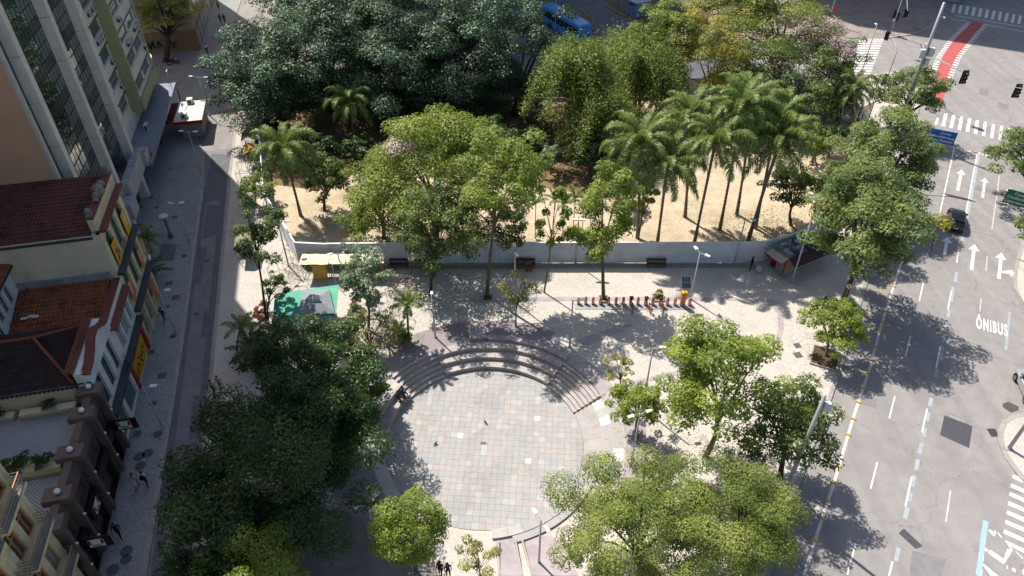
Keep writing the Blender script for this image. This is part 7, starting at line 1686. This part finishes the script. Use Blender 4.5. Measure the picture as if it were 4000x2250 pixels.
def hut():
    b = GZ(*zt_(1480, 262)); T = thing('utility_hut', 'small blue and white utility hut in the bus yard', 'hut', b, rad(33))   # nearest corner at origin
    bl = mat('hut_blue', '#6d86ad', '#7f94b5', rough=.7, scale=2, c3='#52678c', scale3=.8); wh = mat('hut_roof', '#a9b1bd', '#9aa3b0', rough=.7, scale=2)
    MB().box(0, 3.0, 0, 2.9, 0, 2.5).build('wall', bl, T); MB().hexa([(-.2, -.2, 2.5), (3.2, -.2, 2.5), (3.2, 3.1, 2.5), (-.2, 3.1, 2.5)], [(-.2, -.2, 2.62), (3.2, -.2, 2.62), (3.1, 3.0, 2.8), (-.1, 3.0, 2.8)]).build('roof', wh, T)
    MB().box(.9, 1.8, -.03, 0, .05, 2.0).build('door', M_GREYP, T); MB().box(-.03, 0, .8, 2.0, 1.9, 2.2).build('vent', M_IRON, T)
hut()
def yard_fence():
    P = [GZ(*zt_(*p)) for p in [(1060, 110), (1380, 262), (1620, 330), (2160, 300), (2420, 290)]]; T = thing('mesh_fence', 'thin mesh fence round the bus yard hut', 'fence', P[1]); o = T.location.copy()
    for a, b in zip(P[:-1], P[1:]):
        k = max(1, int((b - a).length / 2.5))
        for i in range(k): p = a.lerp(b, i / k) - o; MB().bar((p.x, p.y, 0), (p.x, p.y, 2.4), .05).build('post', M_IRON, T)
        for z in (.1, 1.25, 2.4): MB().bar(a - o + Vector((0, 0, z)), b - o + Vector((0, 0, z)), .02).build('rail', M_IRON, T)
yard_fence()

# ------------------------------------------------------------------ vehicles
M_TYRE = mat('tyre', '#161618', rough=.85); M_RIM = mat('alloy_rim', '#8f9296', rough=.35, metal=.8); M_CGLASS = mat('car_glass', '#0f1418', rough=.05, spec=.9); M_TAIL = mat('tail_light', '#a3142a', rough=.25, spec=.6); M_HEADL = mat('head_light', '#c9ccce', rough=.15); M_PLATE = mat('number_plate', '#b9bcbc', rough=.5); M_CHR = mat('chrome', '#c2c4c6', rough=.15, metal=1.0)
def loft(mb, secs, m=0, caps=True):
    n = len(secs[0]); o = len(mb.v)
    for s in secs: mb.v += [tuple(p) for p in s]
    for i in range(len(secs) - 1):
        for k in range(n): mb.f.append((o + i * n + k, o + i * n + (k + 1) % n, o + (i + 1) * n + (k + 1) % n, o + (i + 1) * n + k)); mb.m.append(m)
    if caps: mb.f += [tuple(o + k for k in range(n))[::-1], tuple(o + (len(secs) - 1) * n + k for k in range(n))]; mb.m += [m, m]
def car(label, loc, rz, paint, suv=False):
    """front towards +y; 4.4 m long"""
    T = thing('car', label, 'car', loc, rz); hh = 1.0 if not suv else 1.12; W = .9
    def sec(y, zlo, zsh, w_, round_=.12):          # lower body section
        return [(-w_ + .1, y, zlo), (w_ - .1, y, zlo), (w_, y, zlo + .18), (w_, y, zsh - .1), (w_ - round_, y, zsh), (-w_ + round_, y, zsh), (-w_, y, zsh - .1), (-w_, y, zlo + .18)]
    mb = MB(); loft(mb, [sec(-2.18, .42, .72 * hh, W - .22), sec(-2.1, .3, .95 * hh, W - .06), sec(-1.7, .24, 1.02 * hh, W), sec(-.4, .22, .98 * hh, W), sec(.7, .22, .95 * hh, W), sec(1.5, .24, .85 * hh, W - .04), sec(1.95, .3, .74 * hh, W - .12), sec(2.12, .4, .62 * hh, W - .3)]); mb.build('body', paint, T, False)
    def cs(y, z0, z1, w0, w1): return [(-w0, y, z0), (w0, y, z0), (w1, y, z1), (-w1, y, z1)]
    R_ = 1.47 if not suv else 1.62; S_ = .96 * hh
    g = MB(); loft(g, [cs(-2.0, S_ - .02, S_ + .02, W - .14, W - .2), cs(-1.5, S_ - .02, R_ - .1, W - .1, W - .27), cs(-.6, S_ - .02, R_ - .02, W - .08, W - .24), cs(.25, S_ - .02, R_ - .05, W - .08, W - .26), cs(1.15, S_ - .04, S_ + .0, W - .12, W - .2)]); g.build('glasshouse', M_CGLASS, T)
    r = MB(); loft(r, [cs(-1.62, R_ - .12, R_ - .06, W - .27, W - .32), cs(-1.1, R_ - .06, R_ + .01, W - .23, W - .3), cs(-.4, R_ - .04, R_ + .03, W - .22, W - .3), cs(.28, R_ - .06, R_ - .02, W - .25, W - .32)]); ro = r.build('roof', paint, T)
    for s in (-1, 1):
        MB().box(s * (W - .26) - .02, s * (W - .26) + .02, -1.2, .2, R_ + .02, R_ + .06).build('roof_rail', M_CHR if suv else M_BLK, ro)
        for y0, y1 in ((-1.55, -2.02), (-.35, -.35), (.25, 1.1)):
            MB().tube([(s * (W - .26), y0, R_ - .05), (s * (W - .12), y1, S_)], .035, 5).build('pillar', paint, T)
        MB().box(s * (W + .02) - .1, s * (W + .02) + .1, .62, .74, S_ - .02, S_ + .12).build('wing_mirror', paint, T)
        tl = MB().hexa([(s * .45, -2.16, .74 * hh), (s * .8, -2.12, .74 * hh), (s * .86, -1.9, .76 * hh), (s * .5, -2.05, .76 * hh)], [(s * .5, -2.11, .9 * hh), (s * .8, -2.08, .92 * hh), (s * .88, -1.9, .92 * hh), (s * .5, -2.0, .92 * hh)]); tl.build('tail_light', M_TAIL, T)
        MB().hexa([(s * .45, 1.98, .56), (s * .78, 1.9, .56), (s * .78, 1.8, .56), (s * .45, 1.9, .56)], [(s * .45, 1.96, .68), (s * .76, 1.86, .7), (s * .76, 1.76, .7), (s * .45, 1.86, .7)]).build('head_light', M_HEADL, T)
        for y in (-1.32, 1.3):
            wh = MB().tube([(s * (W - .17), y, .33), (s * (W + .02), y, .33)], [.33, .33], 18).build('wheel', M_TYRE, T, False); MB().tube([(s * (W + .015), y, .33), (s * (W + .03), y, .33)], [.2, .2], 12).build('rim', M_RIM, wh)
            MB().tube([(s * (W - .3), y, .36), (s * (W + .005), y, .36)], [.39, .39], 18).build('wheel_arch', M_BLK, T)
    MB().box(-.25, .25, -2.2, -2.17, .6, .72).build('number_plate', M_PLATE, T); MB().box(-.78, .78, -2.2, -2.05, .34, .5).build('bumper', M_BLK, T)
    MB().hexa([(-.62, -1.75, R_ - .1), (.62, -1.75, R_ - .1), (.6, -1.55, R_ - .06), (-.6, -1.55, R_ - .06)], [(-.62, -1.76, R_ - .06), (.62, -1.76, R_ - .06), (.6, -1.55, R_ - .02), (-.6, -1.55, R_ - .02)]).build('spoiler', paint, T)
    return T
M_CARB = mat('dark_blue_car_paint', '#0d1017', '#11151e', rough=.22, scale=2, spec=.8); M_CARS = mat('silver_car_paint', '#a9adb2', '#9fa3a8', rough=.28, scale=2, spec=.7, metal=.35)
car('dark car driving up the avenue with its red tail lights towards the camera', RD(3727, 872), rad(-28), M_CARB)
car('silver car waiting at the traffic island, cut by the right edge', RD(4022, 1535), rad(-12), M_CARS, True)
def bus():
    a, b = GZ(2287, 96, 3.1), GZ(2135, 8, 3.1); d = (a - b).normalized(); rz = math.atan2(d.y, d.x) - rad(90); T = thing('bus', 'blue city bus with roof air conditioner in the shaded bus yard', 'bus', Vector((a.x, a.y, ROAD_Z)) + Vector((-d.y, d.x, 0)) * -.0, rz)   # front at +y = origin
    bl = mat('bus_blue', '#3d8ed4', '#3686cc', rough=.4, scale=1.5, spec=.5); W = 1.27; L = 12.0
    mb = MB()
    def s(y, z0, z1, w_, r=.18): return [(-w_, y, z0), (w_, y, z0), (w_, y, z1 - r), (w_ - r, y, z1), (-w_ + r, y, z1), (-w_, y, z1 - r)]
    loft(mb, [s(-L, .35, 3.05, W - .05), s(-L + .2, .32, 3.2, W), s(-.35, .32, 3.2, W), s(-.08, .34, 3.1, W - .04), s(0, .4, 2.9, W - .12)]); mb.build('body', bl, T)
    for x in (-1, 1):
        for k in range(8): MB().box(x * W - (.012 if x < 0 else -.0), x * W + (.012 if x > 0 else .0), -L + .8 + k * 1.35, -L + 2.05 + k * 1.35, 1.45, 2.55).build('window', M_CGLASS, T)
        for y in (-2.3, -8.9): wh = MB().tube([(x * (W - .3), y, .48), (x * (W + .01), y, .48)], [.48, .48], 16).build('wheel', M_TYRE, T); MB().tube([(x * (W + .005), y, .48), (x * (W + .02), y, .48)], [.26, .26], 12).build('rim', M_RIM, wh)
        MB().tube([(x * 1.1, -.1, 2.75), (x * 1.45, .25, 2.6), (x * 1.45, .25, 2.2)], .03, 5).box(x * 1.45 - .1, x * 1.45 + .1, .2, .28, 1.9, 2.3).build('mirror', M_BLK, T)
    MB().hexa([(-1.05, .005, 1.2), (1.05, .005, 1.2), (1.05, -.02, 1.2), (-1.05, -.02, 1.2)], [(-1.05, -.045, 2.7), (1.05, -.045, 2.7), (1.05, -.09, 2.7), (-1.05, -.09, 2.7)]).build('windscreen', M_CGLASS, T)
    ac = MB().hexa([(-.9, -6.6, 3.2), (.9, -6.6, 3.2), (.9, -3.2, 3.2), (-.9, -3.2, 3.2)], [(-.8, -6.4, 3.45), (.8, -6.4, 3.45), (.8, -3.5, 3.45), (-.8, -3.5, 3.45)]).build('roof_unit', mat('bus_roof_unit', '#8b97a6', '#7c8998', rough=.6, scale=2), T)
    for k in range(3): MB().tube([(-.5 + k * .5, -3.9, 3.45), (-.5 + k * .5, -3.9, 3.47)], [.2, .2], 12).build('fan', M_BLK, ac)
    MB().box(-.4, .4, -1.9, -1.3, 3.2, 3.23).build('roof_hatch', bl, T)
    for x in (-.8, .8): MB().box(x - .2, x + .2, -.02, .02, .75, .95).build('head_light', M_HEADL, T)
bus()
def motorbike():
    T = thing('motorbike', 'dark parked motorbike beside the tree on the far corner', 'motorbike', GZ(678, 252), rad(20)); M_MB = mat('motorbike_dark', '#1c1d22', '#26272c', rough=.4, scale=5)
    for x in (-.62, .62): wh = MB().tube([(x, -.06, .31), (x, .06, .31)], [.31, .31], 18).build('wheel', M_TYRE, T); MB().tube([(x, -.07, .31), (x, .07, .31)], [.17, .17], 12).build('rim', M_RIM, wh)
    MB().hexa([(-.15, -.14, .62), (.35, -.14, .62), (.35, .14, .62), (-.15, .14, .62)], [(-.05, -.1, .9), (.3, -.1, .92), (.3, .1, .92), (-.05, .1, .9)]).build('tank', mat('motorbike_red', '#6d1c22', rough=.35), T); MB().hexa([(-.75, -.13, .68), (-.12, -.14, .64), (-.12, .14, .64), (-.75, .13, .68)], [(-.78, -.1, .8), (-.1, -.12, .74), (-.1, .12, .74), (-.78, .1, .8)]).build('seat', M_BLK, T)
    MB().box(-.25, .2, -.13, .13, .25, .6).build('engine', M_MB, T); MB().tube([(.62, 0, .31), (.38, 0, .95)], .04, 6).tube([(.36, -.36, 1.0), (.38, 0, .98), (.36, .36, 1.0)], .02, 6).build('fork', M_MB, T); MB().tube([(-.1, -.16, .3), (-.7, -.18, .4)], .05, 6).build('exhaust', M_RIM, T); MB().sphere((.5, 0, .88), .1).build('head_light', M_HEADL, T)
    MB().box(-1.0, -.7, -.18, .18, .8, 1.12).build('top_box', M_MB, T)
motorbike()

# ------------------------------------------------------------------ people
def skin_body(J, E, name):
    """continuous body grown round a skeleton: J joint -> (point, radius), E bones with the part they belong to"""
    keys = list(J); idx = {k: i for i, k in enumerate(keys)}; me = bpy.data.meshes.new(name); me.from_pydata([J[k][0] for k in keys], [(idx[a], idx[b]) for a, b, _ in E], []); me.update()
    o = bpy.data.objects.new('tmp_body', me); COL.objects.link(o); sk = o.modifiers.new('skin', 'SKIN'); sk.use_smooth_shade = True; sd = o.modifiers.new('sub', 'SUBSURF'); sd.levels = 1; sd.render_levels = 1
    for k in keys: q = me.skin_vertices[0].data[idx[k]]; q.radius = (J[k][1], J[k][1]) if not hasattr(J[k][1], '__len__') else J[k][1]; q.use_root = (k == 'pelvis')
    dg = bpy.context.evaluated_depsgraph_get(); dg.update(); out = bpy.data.meshes.new_from_object(o.evaluated_get(dg)); bpy.data.objects.remove(o)
    seg = [(np.array(J[a][0]), np.array(J[b][0]), p) for a, b, p in E]; mi = []
    for pl in out.polygons:
        c = np.array(pl.center); best = (9, 0)
        for a, b, p in seg:
            ab = b - a; t = np.clip(np.dot(c - a, ab) / max(np.dot(ab, ab), 1e-9), 0, 1); d = np.linalg.norm(c - a - ab * t)
            if d < best[0]: best = (d, p)
        mi.append(best[1])
    out.materials.clear()
    for k in range(4): out.materials.append(None)
    out.polygons.foreach_set('material_index', mi); return out
def skeleton(pose):
    J = {}; E = []
    st = {'stand': (0.06, -.04, .1, .05), 'walk': (.24, -.24, .38, -.35), 'sit': (0, 0, 0, 0)}[pose]
    zp = .93 if pose != 'sit' else .13
    J['pelvis'] = ((0, 0, zp), (.15, .11)); J['waist'] = ((0, .01, zp + .18), (.13, .1)); J['chest'] = ((0, .02, zp + .38), (.17, .11)); J['neckb'] = ((0, .01, zp + .53), (.07, .065)); J['neck'] = ((0, .02, zp + .6), .052); J['head'] = ((0, .035, zp + .7), (.078, .092)); J['crown'] = ((0, .03, zp + .79), (.07, .082))
    E += [('pelvis', 'waist', 2), ('waist', 'chest', 1), ('chest', 'neckb', 1), ('neckb', 'neck', 0), ('neck', 'head', 0), ('head', 'crown', 0)]
    for s, nm, leg, arm in ((-1, 'l', st[0], st[2]), (1, 'r', st[1], st[3])):
        J['sh' + nm] = ((s * .18, .01, zp + .5), .065)
        if pose == 'sit':
            el = (s * .24, .12, zp + .27); wr = (s * .14, .34, zp + .16); hp = (s * .1, .02, zp - .02); kn = (s * .13, .46, zp + .06); an = (s * .13, .5, -.34); to = (s * .14, .64, -.40)
        else:
            el = (s * .235, .0 - arm * .25 * -1, zp + .23); el = (s * .235, -arm * .26, zp + .24); wr = (s * .23, -arm * .42 + .1, zp + .02); hp = (s * .095, 0, zp - .05); kn = (s * .1, leg * .55 + .03, .5); an = (s * .1, leg, .09 if leg >= 0 else .14); to = (s * .11, leg + .15, .04)
        J['el' + nm] = (el, .047); J['wr' + nm] = (wr, .034); hd = Vector(wr) - Vector(el); hd = hd.normalized(); pal = Vector(wr) + hd * .07; J['pa' + nm] = (tuple(pal), (.036, .02)); J['hp' + nm] = (hp, .092); J['kn' + nm] = (kn, .062); J['an' + nm] = (an, .042); J['to' + nm] = (to, .035)
        E += [('chest', 'sh' + nm, 1), ('sh' + nm, 'el' + nm, 1), ('el' + nm, 'wr' + nm, 0), ('wr' + nm, 'pa' + nm, 0), ('pelvis', 'hp' + nm, 2), ('hp' + nm, 'kn' + nm, 2), ('kn' + nm, 'an' + nm, 2), ('an' + nm, 'to' + nm, 3)]
        for k, (dx, ln) in enumerate([(-.026, .07), (-.009, .085), (.009, .08), (.026, .062)]):
            f = pal + Vector((0, dx, 0)) * 1.0 + hd * (ln * .6); tip = f + hd * ln * .5 + Vector((-s * .015, 0, 0)); J['f%d%s' % (k, nm)] = (tuple(f), .0095); J['g%d%s' % (k, nm)] = (tuple(tip), .008); E += [('pa' + nm, 'f%d%s' % (k, nm), 0), ('f%d%s' % (k, nm), 'g%d%s' % (k, nm), 0)]
        th = Vector(wr) + hd * .03 + Vector((-s * .01, .04, 0)); J['th' + nm] = (tuple(th), .011); J['ti' + nm] = (tuple(th + hd * .04 + Vector((0, .01, 0))), .009); E += [('wr' + nm, 'th' + nm, 0), ('th' + nm, 'ti' + nm, 0)]
    return J, E, zp
BODY = {p: (skin_body(*skeleton(p)[:2], 'body'), skeleton(p)[2]) for p in ('stand', 'walk', 'sit')}
def cloth(h): return mat('cloth_' + h.strip('#'), h, rough=.9)
SKIN = {'l': mat('skin_light', '#b98b6e', rough=.6), 'm': mat('skin_mid', '#8a5f45', rough=.6), 'd': mat('skin_dark', '#5a3c2c', rough=.6)}
HAIR = mat('dark_hair', '#17130f', rough=.7); M_EYE = mat('eye', '#1b1715', rough=.3)
def person(label, loc, rz, pose='stand', shirt='#333338', legs='#25262c', skin='m', shorts=False, bag=None, hat=None, h=1.0, arms_bare=True, group='people'):
    T = thing('person', label, 'person', loc, rz, group); me0, zp = BODY[pose]; me = me0.copy(); sk = SKIN[skin]
    ms = [sk, cloth(shirt), cloth(legs), cloth('#1d1b1a')]
    for i, m in enumerate(ms): me.materials[i] = m
    if shorts and pose != 'sit':
        for pl in me.polygons:
            if pl.material_index == 2 and pl.center.z < .52: pl.material_index = 0
    o = link('body', me, T); o.scale = (h, h, h)
    hp = MB(); c = (0, .02, zp + .775); hp.sphere((0, .012, zp + .765), .098, 0, 12, 8, 1.05)
    hp.v = [(x, min(y, .075 - max(0, (zp + .75 - z)) * 1.6), max(z, zp + .66)) for x, y, z in hp.v]; q = hp.build('hair', cloth(hat) if hat else HAIR, T, True); q.scale = (h, h, h)
    ey = MB()
    for s in (-1, 1): ey.sphere((s * .032, .118, zp + .715), .012, 0, 6, 4)
    e = ey.build('eyes', M_EYE, T); e.scale = (h, h, h); fc = MB(); fc.hexa([(-.015, .115, zp + .675), (.015, .115, zp + .675), (.012, .145, zp + .68), (-.012, .145, zp + .68)], [(-.008, .11, zp + .72), (.008, .11, zp + .72), (.006, .125, zp + .72), (-.006, .125, zp + .72)]); fc.box(-.025, .025, .118, .124, zp + .645, zp + .652)
    for s in (-1, 1): fc.sphere((s * .09, .02, zp + .7), .022, 0, 6, 4)
    f = fc.build('face', sk, T); f.scale = (h, h, h)
    if bag: MB().hexa([(-.14, -.27, zp + .12), (.14, -.27, zp + .12), (.14, -.1, zp + .12), (-.14, -.1, zp + .12)], [(-.12, -.23, zp + .5), (.12, -.23, zp + .5), (.12, -.1, zp + .5), (-.12, -.1, zp + .5)]).build('backpack', cloth(bag), T)
    return T
PL = [('man in black clothes walking along the restaurant front', (472, 2098), 'walk', '#121214', '#101012', 'd', False, None, None, 200),
      ('woman in a beige top and white shorts walking on the left pavement', (541, 1905), 'walk', '#a8906f', '#c9c7c2', 'm', True, None, None, 150),
      ('person in white with a dark backpack walking beside the woman in shorts', (577, 1898), 'walk', '#c3c4c6', '#1d2028', 'm', False, '#17181c', None, 10),
      ('lone walker in a dark top on the left pavement near the houses', (647, 1257), 'walk', '#2b221c', '#3a2c22', 'm', True, None, None, 160),
      ('person in a grey shirt at the left kerb beside the dark tree', (839, 1540), 'walk', '#8d8f93', '#1d1e24', 'm', False, None, None, 170),
      ('person in a pale shirt, right one of the pair at the kerb', (865, 1524), 'walk', '#9a948c', '#6c6a6c', 'l', False, None, None, 170),
      ('man in a white shirt and dark trousers on the far corner', (812, 211), 'stand', '#c9c9cb', '#17181c', 'd', False, None, None, 180),
      ('dark dressed walker on the far pavement, left one of the pair', (864, 93), 'walk', '#1f2026', '#3a4252', 'd', False, None, None, 0),
      ('walker in a dark red top on the far pavement', (880, 93), 'walk', '#4a2422', '#2c2022', 'd', False, None, None, 0),
      ('topmost walker in a grey top on the far pavement', (856, 40), 'walk', '#7c7f86', '#17181c', 'd', False, None, None, 0),
      ('person in a dark red shirt behind the newsstand', (706, 392), 'stand', '#5a1c1e', '#2b1a1c', 'm', False, None, None, 120),
      ('person with a pink cap and bare legs beside the newsstand', (822, 415), 'walk', '#1d1d24', '#1d1d24', 'l', True, None, '#b9868c', 190),
      ('person in yellow at the edge of the grey canopy', (634, 563), 'stand', '#c9a02a', '#2a2a2e', 'd', False, None, None, 90),
      ('dark figure walking out from under the dark trees onto the white pavement', (968, 458), 'walk', '#17171b', '#1c1c22', 'd', True, None, None, 200),
      ('person in a white shirt standing among the yellow stalls', (1698, 1082), 'stand', '#c9c9cc', '#2a2c34', 'm', True, '#1c1d24', None, 80),
      ('person in dark clothes bending over a sack by the red kiosk', (2930, 1056), 'stand', '#141417', '#17171b', 'd', False, None, None, 90)]
for lb, p, pose, a, b, s, sh, bag, hat, rz in PL: person(lb, G(*p), rad(rz), pose, a, b, s, sh, bag, hat)
def seat_at(px, py, z):
    p = GZ(px, py, z); return p
person('person in a blue top sitting on the left steps of the round plaza', seat_at(1572, 1538, -.35) , rad(-125), 'sit', '#2f4a78', '#2a2230', 'd', bag='#2c3038', group='people sitting on the steps')
person('person in dark clothes sitting lower left on the plaza steps', seat_at(1556, 1556, -.4), rad(-125), 'sit', '#3a2c34', '#4a3a34', 'd', group='people sitting on the steps')
person('person in dark clothes sitting in the shade left of the round plaza', seat_at(1434, 1672, .42), rad(-60), 'sit', '#1d1d22', '#2c2c32', 'd')
p = seat_at(1434, 1672, .42); o = MB().box(-.5, .5, -.25, .25, -.42, 0).build('stone_block', M_SEAT); o.location = p; tag(o, 'low stone block with a seated person left of the round plaza', 'stone block')
person('dark haired person at the bottom edge of the plaza', G(1722, 2246), rad(160), 'stand', '#1c1c22', '#23232a', 'd', group='pair at the bottom edge'); person('second dark haired person at the bottom edge of the plaza', G(1752, 2252), rad(200), 'stand', '#2c2428', '#23232a', 'm', group='pair at the bottom edge')
# white sack beside the bending person
mb = MB(); mb.sphere((0, 0, .34), .36, 0, 12, 8, 1.05); rg = random.Random(4); mb.v = [(x * (1 + rg.uniform(-.08, .08)), y * (1 + rg.uniform(-.08, .08)), max(0, z)) for x, y, z in mb.v]; mb.tube([(0, 0, .66), (.03, .02, .82)], [.1, .14], 8)
o = mb.build('sack', mat('white_sack', '#b3b4b8', '#a0a1a6', rough=.7, scale=6), None, True); o.location = G(2962, 1062); tag(o, 'full white sack beside the bending person', 'sack')
# pigeons on and above the round floor
def pigeon(label, px, py, rz):
    T = thing('pigeon', label, 'bird', GZ(px, py, FLOOR_Z + .005), rz, 'pigeons'); g = mat('pigeon_grey', '#3a3d44', '#4a4d55', rough=.7, scale=20)
    mb = MB(); loft(mb, [[(r * math.cos(a) * .9, y, z + r * math.sin(a)) for a in [2 * math.pi * k / 8 for k in range(8)]] for y, z, r in [(-.2, .12, .02), (-.12, .13, .05), (-.02, .14, .075), (.06, .16, .065), (.1, .21, .035), (.13, .25, .036), (.16, .25, .02)]]); mb.build('body', g, T, True)
    MB().hexa([(-.04, -.3, .1), (.04, -.3, .1), (.025, -.16, .12), (-.025, -.16, .12)], [(-.04, -.3, .115), (.04, -.3, .115), (.025, -.16, .14), (-.025, -.16, .14)]).build('tail', g, T); MB().cyl((0, .17, .25), (0, .2, .245), .01, .003, 5).build('beak', M_BLK, T)
    for s in (-1, 1): MB().cyl((s * .025, 0, .08), (s * .03, .01, 0), .006, seg=5).build('leg', mat('pigeon_leg', '#7c3a34', rough=.7), T); MB().hexa([(s * .07, -.18, .12), (s * .085, .06, .13), (s * .075, .06, .18), (s * .05, -.18, .15)], [(s * .075, -.18, .12), (s * .092, .06, .13), (s * .082, .06, .19), (s * .055, -.18, .155)]).build('wing', g, T)
pigeon('dark pigeon in the middle of the round floor', 1896, 1652, .6); pigeon('pigeon on the pale slabs left of centre', 1703, 1735, -.8)
# bright cloth left on the ring
o = MB().hexa([(-.2, -.42, 0), (.22, -.4, 0), (.2, .42, 0), (-.24, .4, 0)], [(-.19, -.4, .03), (.2, -.38, .05), (.19, .4, .03), (-.22, .38, .045)]).build('yellow_cloth', mat('yellow_cloth', '#d8c352', '#cbb548', rough=.8, scale=5)); o.location = G(2367, 1789) + Vector((0, 0, .015)); tag(o, 'yellow cloth lying on the outer ring of the round plaza', 'cloth')
